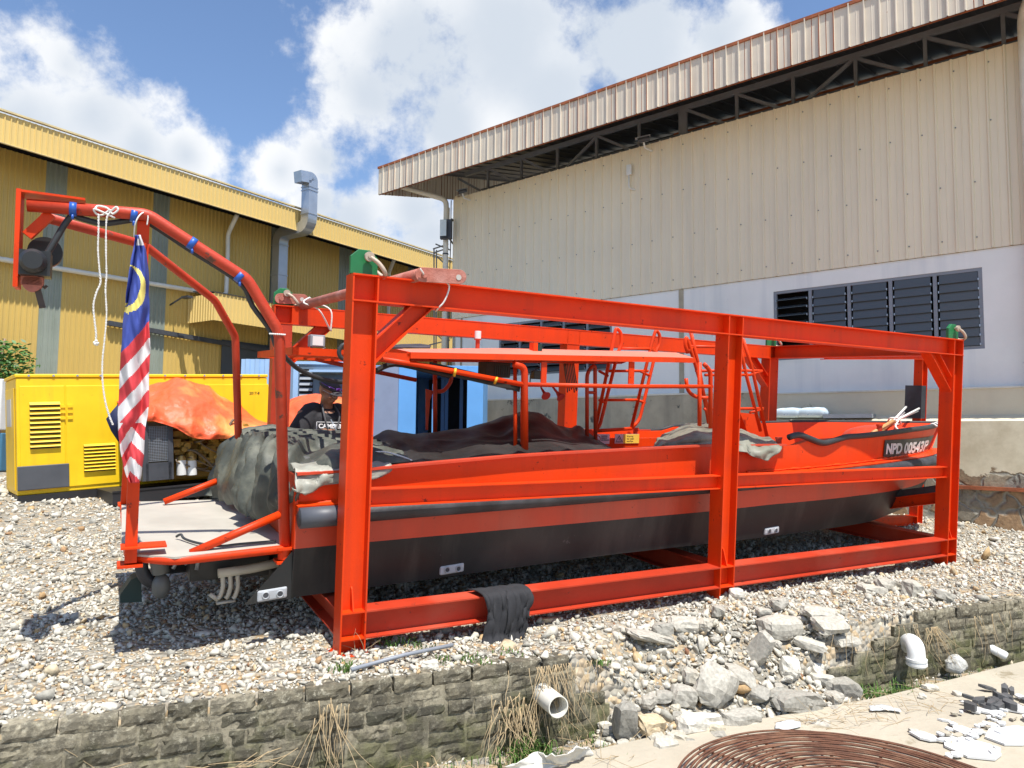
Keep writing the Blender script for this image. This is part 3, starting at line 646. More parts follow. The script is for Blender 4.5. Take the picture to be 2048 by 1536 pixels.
# crumpled plastic sheets
def sheet(ctrl, mat, name, label, cat, amp=.02, sc=8, nu=5, nv=5, seed=0, thick=.003, parent=None, mw=None):
    R = crumple(surf(ctrl, nu, nv), amp, sc, seed, amp * .35, sc * 3); o = MB().grid(R).build(name, mat, parent, True, mw=mw)
    md = o.modifiers.new('thickness', 'SOLIDIFY'); md.thickness = thick; md.offset = 0
    return tag(o, label, cat) if label else o
pl_ = lambda pts, z: [zpt(x, y, z) for x, y in pts]
sheet([pl_([(1010,1532),(1040,1524),(1075,1502),(1110,1512),(1165,1494)], .20), pl_([(1020,1540),(1060,1536),(1085,1520),(1125,1519),(1180,1500)], .15), pl_([(1010,1560),(1060,1552),(1095,1540),(1140,1525),(1185,1503)], .11)], pm('dirty_white_cloth', (.62, .60, .54), .8, 0, .1, 9), 'cloth_scrap', 'crumpled dirty white cloth on the near edge of the path', 'cloth', .03, 9)
sheet([pl_([(1738,1412),(1770,1410),(1800,1418)], .12), pl_([(1740,1420),(1775,1420),(1803,1424)], .118)], pm('clear_plastic', (.55, .57, .57), .3, 0, .05), 'plastic_scrap', 'flat pale plastic scrap on the path right of the rubble', 'plastic scrap', .006, 12)
sheet([pl_([(1552,1444),(1580,1440),(1600,1442)], .125), pl_([(1550,1456),(1575,1458),(1602,1452)], .115)], MATS['clear_plastic'], 'plastic_scrap', 'pale plastic scrap below the long dark edged block', 'plastic scrap', .008, 12)
bgp = zpt(1912, 1342, SLAB); bg_ = MB(); bg_.ell(bgp + Vector((0, 0, .05)), (.075, .06, .06), 10); o = bg_.build('plastic_bag', pm('clear_bag', (.50, .49, .45), .35, 0, .2, 20, .5, 30), smooth=True)
for v in o.data.vertices: v.co += Vector([mnoise.noise(v.co * 22 + Vector((i * 7, 0, 0))) for i in range(3)]) * .03
tag(o, 'crumpled clear plastic bag in the grass below the right wall', 'bag')

# ------------------------------------------------------------------ weeds: green blades, dry vines
GR = pm('weed_green', (.075, .15, .022), .7, 0, .35, 12); DRY = pm('dry_straw', (.40, .30, .17), .85, 0, .3, 20); TAN = pm('dry_root', (.30, .21, .13), .9, 0, .3, 20)
def blades(mb, c, n, h, spread, w=.004, lean=.5):
    for i in range(n):
        p = Vector(c) + Vector((random.gauss(0, spread), random.gauss(0, spread), 0)); a = random.uniform(0, 2 * math.pi); hh = h * random.uniform(.4, 1.1)
        d = Vector((math.cos(a), math.sin(a), 0)); s = Vector((-d.y, d.x, 0)) * w; q = p + d * hh * lean * .4 + Vector((0, 0, hh * .7)); t_ = p + d * hh * lean + Vector((0, 0, hh * random.uniform(.6, 1)))
        mb.add([p - s, p + s, q + s * .8, q - s * .8, t_], [(0, 1, 2, 3), (3, 2, 4)])
gg = MB(); gd = MB()
for px, py, n, h, sp_ in ((690,1345,60,.06,.04),(790,1290,70,.05,.06),(840,1300,40,.04,.05),(885,1325,40,.035,.05),(930,1322,50,.04,.04),(960,1330,40,.03,.04),(1200,1330,40,.04,.03),(1010,1310,40,.03,.06),(1690,1392,30,.05,.02)):
    p = on_ground(px, py); blades(gg, p + Vector((0, 0, .01)), n, h, sp_)
for i in range(260):
    a = random.uniform(.2, 3.3) if i < 120 else random.uniform(4.9, 9); s = -random.uniform(.03, .5); p = wpt(a, s, DITCH)
    blades(gg if random.random() < .62 else gd, p, 16, random.uniform(.03, .09), .045, .003)
for a, s, n, h in ((2.55, -.12, 160, .16), (2.45, -.25, 160, .12), (5.45, -.2, 160, .10), (5.2, -.15, 120, .10), (7.2, -.2, 100, .1), (8.4, -.2, 100, .08)): blades(gg, wpt(a, s, DITCH), n, h, .07, .004)
for a, s in ((2.0, -.3), (2.2, -.35), (2.5, -.4), (1.7, -.4), (4.9, -.35), (4.6, -.45)): blades(gd, wpt(a, s, DITCH), 110, .10, .09, .003, 1.3)
tag(gg.build('weeds', GR), 'small green weeds along the foot of the retaining walls', kind='stuff'); tag(gd.build('dry_grass', DRY), 'dry straw coloured grass along the foot of the walls', kind='stuff')
vn = MB()
def vine(p, dirx, ln, hang, r=.0026):
    pts = [p]; d = Vector(dirx)
    for i in range(7):
        d = d + Vector((random.gauss(0, .16), random.gauss(0, .10), random.gauss(0, .12) - hang)); d.normalize(); pts.append(pts[-1] + d * ln / 7)
    vn.tube(smooth_path(pts, 2), [r * (1 - .6 * i / 14) for i in range(15)][:len(smooth_path(pts, 2))], 4)
def wf(a, z, s=-.03): return wpt(a, s, z)
ef = Vector((we.x, we.y, 0)); nf = Vector((wn_.x, wn_.y, 0))
for i in range(17): vine(wf(random.gauss(1.42, .07), .50 - random.uniform(0, .1)), -Vector((0, 0, 1)) - nf * .25 + ef * random.gauss(0, .25), random.uniform(.3, .55), .05, .003)
for i in range(40): vine(wf(random.gauss(2.72, .12), .52), -Vector((0, 0, 1)) - nf * .5 + ef * random.gauss(0, .5), random.uniform(.2, .5), .1, .0026)
for i in range(70): vine(wf(random.gauss(2.52, .09), .40 - random.uniform(0, .2), -.05), -Vector((0, 0, 1)) - nf * .3 + ef * random.gauss(0, .35), random.uniform(.15, .32), .02, .0035)
for i in range(26): vine(wf(random.uniform(.3, 1.3), .32 - random.uniform(0, .2), -.04), ef * random.choice((-1, -1, 1)) + Vector((0, 0, random.uniform(-.25, .05))) - nf * .1, random.uniform(.4, 1.0), .03, .0024)
for i in range(30): vine(wf(random.uniform(4.9, 8.4), .48, -.03), -Vector((0, 0, 1)) - nf * .25 + ef * random.gauss(0, .3), random.uniform(.2, .4), .05, .0022)
for i in range(22): vine(wf(6.0 + random.gauss(0, .04), .44, -.03), -Vector((0, 0, 1)) - nf * .5 + ef * random.gauss(0, .8), random.uniform(.15, .35), .12, .0026)
for i in range(60): vine(wpt(random.uniform(1.4, 3.2), -random.uniform(.2, .5), DITCH + .03), Vector((random.gauss(0, 1), random.gauss(0, .5), .25)), random.uniform(.2, .5), .05, .0024)
for i in range(50): vine(wpt(random.uniform(4.2, 5.6), -random.uniform(.35, .65), SLAB + .02), Vector((random.gauss(0, 1), random.gauss(0, .5), .12)), random.uniform(.15, .35), .05, .002)
for i in range(5): vine(on_ground(710 + i * 6, 1312) + Vector((0, 0, .02)), Vector((random.gauss(0, .6), 0, .6)), .14, .1, .002)
tag(vn.build('dry_vines', DRY, smooth=True), 'dry straw coloured vines and roots hanging over the block walls', kind='stuff')

# ------------------------------------------------------------------ beige warehouse on the right
be = Vector((-.769, .639, 0)).normalized(); bo = Vector((-be.y, be.x, 0))    # bo points towards the yard
BL = Vector((6.74, 9.55, 0)); B0 = BL - bo * .35
def BP(t, o, z): return Vector((B0.x + be.x * t + bo.x * o, B0.y + be.y * t + bo.y * o, z))
def bpx(px, py, o=0):
    q = onp(px, py, BP(0, o, 0), np.array([bo.x, bo.y, 0])); d = q - B0; return d.dot(be), q.z
T1 = 10.87; T0 = -7.0
wh = thing('beige_warehouse', 'beige clad warehouse with rusty fascia and open trusses on the right', 'warehouse')
def corr(mb, P, t0, t1, z0, z1, per, prof, mi=0, rib_mi=None, rr=None, zf=None):
    """corrugated sheet: prof = [(fraction of period, offset out)]"""
    t = t0; pts = []; ids = []
    n = int(round((t1 - t0) / per)); per = (t1 - t0) / n
    for k in range(n):
        use = rr.random() < .4 if rr else False
        for i, (f, h) in enumerate(prof):
            pts.append((t0 + (k + f) * per, h)); ids.append(rib_mi if (use and h > 0) else mi)
    pts.append((t1, prof[0][1]))
    for i in range(len(pts) - 1):
        (a, h0), (b, h1) = pts[i], pts[i + 1]
        mb.add([P(a, h0, z0), P(b, h1, z0), P(b, h1, z1), P(a, h0, z1)], [(0, 1, 2, 3)], ids[i])
prof = [(0, 0), (.36, 0), (.38, .006), (.42, .006), (.44, 0), (.80, 0), (.86, .028), (.94, .028)]
m_ = MB(); corr(m_, lambda t, h, z: BP(t, .02 + h, z), T0, T1, 4.575, 7.44, .215, prof)
for k_ in range(-30, 50):
    for z_ in (4.75, 5.55, 6.4, 7.25):
        tt_ = T1 - .09 - k_ * .2149 + .01; 
        if T0 < tt_ < T1 - .1 and (k_ + int(z_ * 10)) % 2: m_.obb(BP(tt_, .022, z_), be * .016, bo * .012, (0, 0, .016), 1)
m_.build('cladding', [BCLAD, STEELT], wh)
m_ = MB(); m_.obb(BP(T0, -.02, 4.57), be * (T1 - T0), -bo * .06, (0, 0, 2.87)); m_.obb(BP(T1, .0, .6), -bo * 9, be * -.1, (0, 0, 6.9)); m_.build('frame_wall', BCLAD, wh)
# plastered base wall with window openings
WIN = [(.44, 3.39), (6.54, 9.44)]; WZ0, WZ1 = 3.168, 4.325
m_ = MB(); xs = [T0, WIN[0][0], WIN[0][1], WIN[1][0], WIN[1][1], T1]
for i in range(5):
    a, b = xs[i], xs[i + 1]; z_ = [(.5, WZ0), (WZ1, 4.57)] if i in (1, 3) else [(.5, 4.57)]
    for z0, z1 in z_: m_.obb(BP(a, 0, z0), be * (b - a), -bo * .16, (0, 0, z1 - z0))
m_.build('base_wall', WWALL, wh)
for t_, w__ in ((5.02, .09), (10.55, .05)): m_ = MB(); m_.obb(BP(t_, .003, 2.4), be * w__, bo * .012, (0, 0, 2.17)); m_.build('stained_joint', CONC, wh)
for wi, (a, b) in enumerate(WIN):
    fr = MB(); n = 5; fr.obb(BP(a, -.01, WZ0), be * (b - a), -bo * .05, (0, 0, .045)); fr.obb(BP(a, -.01, WZ1 - .045), be * (b - a), -bo * .05, (0, 0, .045))
    for k in range(n + 1):
        t_ = a + (b - a) * k / n; wd = .05; t_ = min(max(t_ - wd / 2, a), b - wd); fr.obb(BP(t_, -.008, WZ0 + .045), be * wd, -bo * .055, (0, 0, WZ1 - WZ0 - .09))
    win = fr.build('window', WINF, wh); gl_ = MB(); mt_ = MB(); ns = 8
    for k in range(n):
        ta = a + (b - a) * k / n + .055; tb = a + (b - a) * (k + 1) / n - .055; op = (wi == 0 and k == n - 1) or (wi == 1)
        for s in range(ns):
            z0 = WZ0 + .05 + (WZ1 - WZ0 - .1) * s / ns; hz = (WZ1 - WZ0 - .1) / ns
            if op and wi == 0: gl_.obb(BP(ta, .05, z0 + .01), be * (tb - ta), -bo * .12 + Vector((0, 0, .05)), (0, 0, .006))
            elif op: gl_.obb(BP(ta, .04, z0 + .0), be * (tb - ta), -bo * .09 + Vector((0, 0, hz * .75)), (0, 0, .006))
            else: gl_.obb(BP(ta, .012, z0), be * (tb - ta), -bo * .03 + Vector((0, 0, hz * 1.04)), bo * -.006)
            mt_.obb(BP(ta - .012, .02, z0), be * .012, -bo * .07, (0, 0, .03)); mt_.obb(BP(tb, .02, z0), be * .012, -bo * .07, (0, 0, .03))
    gl_.build('louvre_glass', GLASSM, win); mt_.build('louvre_clips', GALV, win)
m_ = MB()
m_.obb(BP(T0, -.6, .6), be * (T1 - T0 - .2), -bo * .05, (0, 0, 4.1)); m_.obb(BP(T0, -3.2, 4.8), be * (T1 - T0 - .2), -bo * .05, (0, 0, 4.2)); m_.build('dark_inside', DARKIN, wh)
# roof (rises away from the yard) and its sheets
def rz(o): return 8.17 + (1.2 - o) * .212
TE = 12.2
m_ = MB(); m_.prism([BP(T0, 1.2, 8.12), BP(TE, 1.2, 8.12), BP(TE, -9, rz(-9) - .05), BP(T0, -9, rz(-9) - .05)], (0, 0, .05))
n = 60
for k in range(n):
    t_ = T0 + (TE - T0) * (k + .5) / n; m_.prism([BP(t_, 1.15, 8.10), BP(t_ + .05, 1.15, 8.10), BP(t_ + .05, -4, rz(-4) - .072), BP(t_, -4, rz(-4) - .072)], (0, 0, .018))
m_.build('roof', pm('dark_roof_underside', (.11, .11, .12), .6, 0, .1), wh)
m_ = MB(); rr = random.Random(4)
fprof = [(0, 0), (.08, 0), (.10, .026), (.17, .026), (.19, 0), (.62, 0), (.64, .003), (.68, .003), (.70, 0)]
corr(m_, lambda t, h, z: BP(t, 1.2 + h, z), T0, TE, 7.5, 8.15, .205, fprof, 0, 1, rr)
t_ = 1.2
corr(m_, lambda t, h, z: BP(TE + h, 1.2 - t, z + (t) * .212), 0, 9.0, 7.5, 8.15, .205, fprof, 0, 1, rr)
fa = m_.build('fascia', [BFASC, RUST], wh)
m_ = MB(); m_.obb(BP(T0, 1.17, 7.495), be * (TE - T0), bo * -.012, (0, 0, .05)); m_.obb(BP(T0, 1.16, 8.12), be * (TE - T0 + .02), bo * .062, (0, 0, .05)); m_.build('gutter_edge', RUST, wh)
tr = MB(); o_ = -.12; top = 7.98
tr.obb(BP(T0, o_, top), be * (T1 - T0 - .2), -bo * .07, (0, 0, .09)); tr.obb(BP(T0, o_, 7.30), be * (T1 - T0 - .2), -bo * .07, (0, 0, .07))
k = 0; t_ = T1 - .95
while t_ > T0 + 1:
    wv = .16 if abs(t_ - 4.95) < .5 else .05
    tr.obb(BP(t_, o_, 7.3), be * wv, -bo * .05, (0, 0, top - 7.3))
    sgn = 1 if t_ > 5.1 else -1
    a, b = (BP(t_ + .02, o_ - .03, top), BP(t_ - .93, o_ - .03, 7.38)) if (k % 2 == 0 or t_ < 5) and not (k % 4 == 3) else (BP(t_ + .02, o_ - .03, 7.38), BP(t_ - .93, o_ - .03, top))
    if sgn == 1: a, b = BP(t_ + .98, o_ - .03, top), BP(t_ + .02, o_ - .03, 7.38)
    if sgn == 1 and k % 4 in (3,): a, b = BP(t_ + .98, o_ - .03, 7.38), BP(t_ + .02, o_ - .03, top)
    tr.bar(a, b, .05, .05); t_ -= .985; k += 1
tr.bar(BP(T0, -.5, 7.66), BP(T1 - .4, -.5, 7.70), .03, .05); tr.build('truss', STEELT, wh)
m_ = MB(); m_.bar(BP(T0, -.8, 7.86), BP(5.6, -.8, 7.86), .04, .06); m_.build('rusty_purlin', RUST, wh)
# rain pipes
def rainpipe(pts, r, label, parent, mat=PVC, name='downpipe'):
    o = MB().tube(bend_path(pts, .15), r, 14).build(name, mat, parent, True); return o
rainpipe([BP(12.0, 1.05, 7.78), BP(11.02, .12, 7.42), BP(11.02, .12, 2.4)], .062, '', wh)
for z in (6.9, 6.1, 4.75): MB().cyl(BP(11.02, .12, z), BP(11.02, .12, z + .03), .072).build('pipe_clip', DGREY, wh)
rainpipe([BP(-.62, 1.05, 8.3), BP(-.16, .12, 7.75), BP(-.16, .12, 2.4)], .075, '', wh)
m_ = MB(); m_.tube([BP(10.92, .06, 7.4), BP(10.90, .08, 6.2), BP(10.93, .07, 5.6), BP(10.9, .08, 2.5)], .012, 6); m_.build('wall_cable', BLACKP, wh)
m_ = MB(); m_.obb(BP(11.12, -.1, 6.55), be * .07, bo * .12, (0, 0, .75)); m_.build('corner_flashing', BCLAD, wh)
# things fixed to it
root = thing('floodlight', 'black framed rectangular floodlight on the left corner of the beige warehouse', 'floodlight')
ft_, fz_ = bpx(903, 477, .22); f0 = BP(ft_, .22, fz_); fx = (be * .85 + bo * .5).normalized()
m_ = MB(); m_.obb(f0, fx * .28, Vector((0, 0, .46)), fx.cross(Vector((0, 0, 1))) * .10); m_.build('housing', DGREY, root, bevel=.01)
fn = fx.cross(Vector((0, 0, 1))); fn = fn if fn.dot(Vector((0, -1, 0))) > 0 else -fn
m_ = MB(); m_.obb(f0 + fx * .10 + Vector((0, 0, .04)) + fn * .101, fx * .15, Vector((0, 0, .38)), fn * .01); m_.build('glass', pm('lamp_glass', (.62, .68, .66), .25), root)
m_ = MB(); m_.bar(f0 + fx * .05, BP(10.9, .0, fz_ - .05), .03, .03); m_.bar(f0 + Vector((0, 0, .46)), BP(10.9, .0, fz_ + .5), .03, .03); m_.build('bracket', DGREY, root)
def cctv(px, py, label, sc=1):
    t_, z_ = bpx(px, py, .2); root = thing('security_camera', label, 'camera'); c = BP(t_, .25, z_)
    d = (be * .75 + bo * .35 + Vector((0, 0, -.12))).normalized()
    m_ = MB(); m_.cyl(c - d * .14 * sc, c + d * .13 * sc, .055 * sc); m_.build('camera_body', GREYP if sc == 1 else DGREY, root, 'auto')
    m_ = MB(); m_.obb(c - d * .16 * sc + Vector((0, 0, .055 * sc)) - d.cross(Vector((0, 0, 1))) * .06 * sc, d * .36 * sc, d.cross(Vector((0, 0, 1))) * .12 * sc, (0, 0, .012)); m_.build('sun_shield', GREYP, root)
    m_ = MB(); m_.tube([c - Vector((0, 0, .05)), c - Vector((0, 0, .14)) - bo * .05, BP(t_ - .05, .03, z_ - .16)], .018, 8); m_.build('bracket', WHITE, root)
cctv(1290, 281, 'grey security camera under the eave above the white junction box', .8)
cctv(928, 384, 'dark security camera under the eave beside the left rain pipe', .7)
t_, z_ = bpx(1258, 340, .08); root = thing('junction_box', 'small white box with a bent pipe on the beige cladding', 'junction box')
m_ = MB(); m_.obb(BP(t_ + .045, .05, z_ - .10), be * -.10, bo * .06, (0, 0, .2)); m_.build('box_body', WHITE, root, bevel=.008)
MB().tube(bend_path([BP(t_, .08, z_ - .1), BP(t_, .08, z_ - .36), BP(t_ - .10, .03, z_ - .40)], .06), .014, 8).build('conduit', WHITE, root, True)

# ------------------------------------------------------------------ boundary wall: thick stone foot with a ledge, thinner wall on top
def LP(t, o, z): return Vector((BL.x + be.x * t + bo.x * o, BL.y + be.y * t + bo.y * o, z))
mw_ = bpy.data.materials.new('peeling_plaster_over_stone'); mw_.use_nodes = True; t = mw_.node_tree; b = t.nodes['Principled BSDF']; b.inputs['Roughness'].default_value = .9
gc = nd(t, 'ShaderNodeNewGeometry'); sx = nd(t, 'ShaderNodeSeparateXYZ'); t.links.new(gc.outputs['Position'], sx.inputs[0])
nn = nd(t, 'ShaderNodeTexNoise', i_Scale=1.6, i_Detail=7.0, i_Roughness=.6); t.links.new(gc.outputs['Position'], nn.inputs['Vector'])
edge = mth(t, 'SUBTRACT', mth(t, 'ADD', sx.outputs[2], mth(t, 'MULTIPLY', mth(t, 'SUBTRACT', nn.outputs[0], .5), .9)), 1.48)
mk = mth(t, 'MULTIPLY', edge, 40, clamp=True)
nz_ = nd(t, 'ShaderNodeTexNoise', i_Scale=2.5, i_Detail=2.0); t.links.new(gc.outputs['Position'], nz_.inputs['Vector'])
wv = nd(t, 'ShaderNodeVectorMath', operation='ADD'); t.links.new(gc.outputs['Position'], wv.inputs[0])
ws = nd(t, 'ShaderNodeVectorMath', operation='SCALE'); t.links.new(nz_.outputs['Color'], ws.inputs[0]); ws.inputs['Scale'].default_value = .35; t.links.new(ws.outputs[0], wv.inputs[1])
vo = nd(t, 'ShaderNodeTexVoronoi', i_Scale=3.6); t.links.new(wv.outputs[0], vo.inputs['Vector']); ve = nd(t, 'ShaderNodeTexVoronoi', feature='DISTANCE_TO_EDGE', i_Scale=3.6); t.links.new(wv.outputs[0], ve.inputs['Vector'])
sc_ = nd(t, 'ShaderNodeSeparateColor'); t.links.new(vo.outputs['Color'], sc_.inputs[0]); cr = nd(t, 'ShaderNodeValToRGB'); e = cr.color_ramp.elements; e[0].color = (.20, .155, .10, 1); e[1].color = (.30, .25, .17, 1); q = e.new(.5); q.color = (.34, .22, .12, 1); q = e.new(.7); q.color = (.19, .18, .15, 1)
t.links.new(sc_.outputs[0], cr.inputs[0]); em = nd(t, 'ShaderNodeMapRange', i_From_Min=.02, i_From_Max=.09); t.links.new(ve.outputs['Distance'], em.inputs[0])
st_ = nd(t, 'ShaderNodeMix', data_type='RGBA'); t.links.new(em.outputs[0], st_.inputs[0]); st_.inputs[6].default_value = (.24, .23, .19, 1); t.links.new(cr.outputs[0], st_.inputs[7])
nf_ = nd(t, 'ShaderNodeTexNoise', i_Scale=14.0, i_Detail=8.0, i_Roughness=.7); t.links.new(gc.outputs['Position'], nf_.inputs['Vector'])
st2 = nd(t, 'ShaderNodeMix', data_type='RGBA', blend_type='OVERLAY'); st2.inputs[0].default_value = .8; t.links.new(st_.outputs[2], st2.inputs[6]); t.links.new(nf_.outputs[0], st2.inputs[7])
pc = nd(t, 'ShaderNodeMix', data_type='RGBA'); pc.inputs[6].default_value = (.50, .44, .30, 1); pc.inputs[7].default_value = (.70, .64, .47, 1); 
n6 = nd(t, 'ShaderNodeTexNoise', i_Scale=1.4, i_Detail=8.0, i_Roughness=.7); t.links.new(gc.outputs['Position'], n6.inputs['Vector']); m6 = nd(t, 'ShaderNodeMapRange', i_From_Min=.35, i_From_Max=.6); t.links.new(n6.outputs[0], m6.inputs[0]); t.links.new(m6.outputs[0], pc.inputs[0])
fx_ = nd(t, 'ShaderNodeMix', data_type='RGBA'); t.links.new(mk, fx_.inputs[0]); t.links.new(st2.outputs[2], fx_.inputs[6]); t.links.new(pc.outputs[2], fx_.inputs[7]); t.links.new(fx_.outputs[2], b.inputs['Base Color'])
hh = mth(t, 'ADD', mth(t, 'MULTIPLY', mk, 1.2), mth(t, 'MULTIPLY', mth(t, 'SUBTRACT', 1.0, mk), mth(t, 'ADD', mth(t, 'MULTIPLY', em.outputs[0], .8), mth(t, 'MULTIPLY', nf_.outputs[0], .5))))
bp = nd(t, 'ShaderNodeBump', i_Strength=.8, i_Distance=.03); t.links.new(hh, bp.inputs['Height']); t.links.new(bp.outputs[0], b.inputs['Normal'])
root = thing('boundary_wall', 'cream plastered boundary wall with bare stone showing at its foot, on the right', 'wall')
TS = 3.5
LZ = lambda t: 2.16
m_ = MB(); m_.obb(LP(-6, 0, .3), be * (TS + 6), -bo * .26, (0, 0, 1.84)); m_.build('stone_foot', mw_, root)
m_ = MB(); m_.prism([LP(-6, -.002, 2.143), LP(-6, -.26, 2.24), LP(-6, -.26, 2.143)], be * (TS + 6)); m_.obb(LP(-6, -.25, 2.1), be * (TS + 6), -bo * .095, (0, 0, .50)); m_.build('upper_wall', CREAMW, root)
m_ = MB(); m_.obb(LP(-6, -.235, 2.60), be * (TS + 6), -bo * .11, (0, 0, .022)); m_.build('coping', pm('pale_coping', (.66, .64, .55), .8), root)
m_ = MB(); m_.bar(LP(-6, .03, 1.24), LP(.9, .03, 1.24), .05, .05); m_.build('rusty_bar', RUST, root)
root = thing('concrete_wall', 'grey stained concrete boundary wall behind the boat', 'wall')
m_ = MB(); m_.obb(LP(TS, .0, .3), be * 7.3, -bo * .26, (0, 0, 1.62)); m_.build('wall_foot', CONC, root)
m_ = MB(); m_.obb(LP(TS + .003, -.22, 1.8), be * 7.3, -bo * .12, (0, 0, .84)); m_.build('upper_wall', CONC, root)
m_ = MB(); m_.obb(LP(TS + .003, -.21, 2.64), be * 7.3, -bo * .13, (0, 0, .03)); m_.build('coping', MATS['pale_coping'], root)
Pq = []; Sq = []; 
for i in range(900):
    t_ = rng.uniform(-1.5, 9); o_ = rng.uniform(-.22, .02)
    if t_ < TS and rng.random() < .93: continue
    k = .03 * rng.lognormal(0, .4); p = LP(t_, o_, (2.17 if t_ < TS else 1.93) + rng.uniform(0, .05 if t_ > TS else 0)); Pq.append(tuple(p)); Sq.append(k)
o = stones('ledge_rubble', Pq, Sq, STONE, seed=5); tag(o, 'white and grey rubble lying along the ledge of the boundary wall', kind='stuff')
BAGM = pm('blue_white_bag', (.62, .74, .80), .35, 0, .12, 9, dirt=((.20, .38, .58), .34, 9))
for i, (xa, xb, ya, yb) in enumerate(((1552, 1600, 823, 842), (1601, 1646, 822, 842))):
    pc_ = onp((xa + xb) / 2, yb, LP(0, -.08, 0), np.array([bo.x, bo.y, 0])); w = .30; R = []
    m_ = MB(); m_.ell(Vector((0, 0, 0)), (.30, .13, .085), 12); o = m_.build('cement_bag', BAGM, smooth=True)
    for v in o.data.vertices:
        c_ = v.co; s_ = lambda q, p=.45: math.copysign(abs(q) ** p, q)
        x_ = s_(c_.x / .30) * .25; y_ = s_(c_.y / .13, .6) * .09; v.co = Vector((x_, y_, c_.z)) + Vector((0, 0, .02 * mnoise.noise(c_ * 9)))
    o.matrix_world = Matrix.Translation(LP((pc_ - BL).dot(be), -.11, 2.29)) @ Matrix.Rotation(math.atan2(be.y, be.x), 4, 'Z')
    tag(o, ['pale blue plastic bag on the wall ledge behind the boat, left of the pair', 'pale blue plastic bag on the wall ledge behind the boat, right of the pair'][i], 'bag')
q = onp(1710, 834, LP(0, -.08, 0), np.array([bo.x, bo.y, 0])); t_ = (q - BL).dot(be)
m_ = MB(); m_.obb(LP(t_ - .25, -.02, 2.2), be * .7, -bo * .2, (0, 0, .06)); o = m_.build('grey_board', GREYP); tag(o, 'grey board lying on the wall ledge right of the pale blue bags', 'board')

# ------------------------------------------------------------------ yellow warehouse on the left
YO = Vector((-9.75, 13.8, 0)); ye = Vector((.556, .831, 0)).normalized(); yo = Vector((ye.y, -ye.x, 0))
def YP(t, o, z): return Vector((YO.x + ye.x * t + yo.x * o, YO.y + ye.y * t + yo.y * o, z))
def ypx(px, py, o=-1.1):
    q = onp(px, py, YP(0, o, 0), np.array([yo.x, yo.y, 0])); d = q - YO; return d.dot(ye), q.z
yw = thing('yellow_warehouse', 'long mustard yellow corrugated warehouse with grey skylight strips on the left', 'warehouse')
strips = [tuple(ypx(a, r)[0] for a in (x0, x1)) for x0, x1, r in ((92, 135, 359), (306, 339, 425), (542, 569, 486), (678, 703, 520))]
strips = [(-5.2, -4.75), (-2.0, -1.6)] + strips + [(10.2, 10.6), (12.6, 13.0), (15.0, 15.4)]
yprof = [(0, 0), (.55, 0), (.66, .022), (.88, .022)]
ed = [-9]; 
for a, b in strips: ed += [a, b]
ed.append(24)
mY = MB(); mS = MB()
for i in range(len(ed) - 1): corr(mS if i % 2 else mY, lambda t, h, z: YP(t, -1.1 + h, z), ed[i], ed[i + 1], .6, 7.7, .109, yprof)
mY.build('cladding', YWALL, yw); sk = mS.build('skylight_strips', SKYL, yw)
m_ = MB(); corr(m_, lambda t, h, z: YP(t, h, z), -9, 24, 7.42, 8.0, .109, [(0, 0), (.7, 0), (.76, .02), (.94, .02)]); m_.build('fascia', YFASC, yw)
m_ = MB(); m_.obb(YP(-9, -.02, 8.035), ye * 33, yo * .075, (0, 0, .035)); m_.obb(YP(-9, -.02, 7.412), ye * 33, yo * .05, (0, 0, .012)); m_.build('fascia_trim', pm('pale_trim', (.62, .50, .26), .5), yw)
m_ = MB(); m_.prism([YP(-9, -.05, 7.95), YP(24, -.05, 7.95), YP(24, -14, 9.6), YP(-9, -14, 9.6)], (0, 0, .04)); m_.obb(YP(-9, -1.25, .6), ye * 33, -yo * .04, (0, 0, 7.3)); m_.build('roof', pm('dark_soffit', (.035, .035, .04), .7), yw)
m_ = MB(); m_.obb(YP(-9, -.03, 7.43), ye * 33, -yo * .02, (0, 0, .55)); m_.build('fascia_backing', MATS['dark_soffit'], yw)
def ypp(px, py, o): t_, z_ = ypx(px, py, o); return YP(t_, o, z_)
GP = pm('grey_pipe', (.46, .48, .50), .4, 0, .08, 3)
MB().tube(bend_path([YP(-8, -.95, 5.28), ypp(0, 518, -.95), ypp(436, 589, -.95), ypp(452, 590, -.95) , ypp(455, 520, -.95), ypp(456, 468, -.95), ypp(474, 430, -.35)], .12), .055, 12).build('rain_pipe', PVC, yw, True)
MB().tube(bend_path([ypp(776, 700, -.95), ypp(778, 545, -.95), ypp(790, 515, -.3)], .12), .06, 12).build('rain_pipe', PVC, yw, True)
a, b = ypp(216, 646, -1.0), ypp(560, 706, -1.0)
m_ = MB(); m_.bar(a, b, .10, .11); m_.build('steel_channel', DGREY, yw)
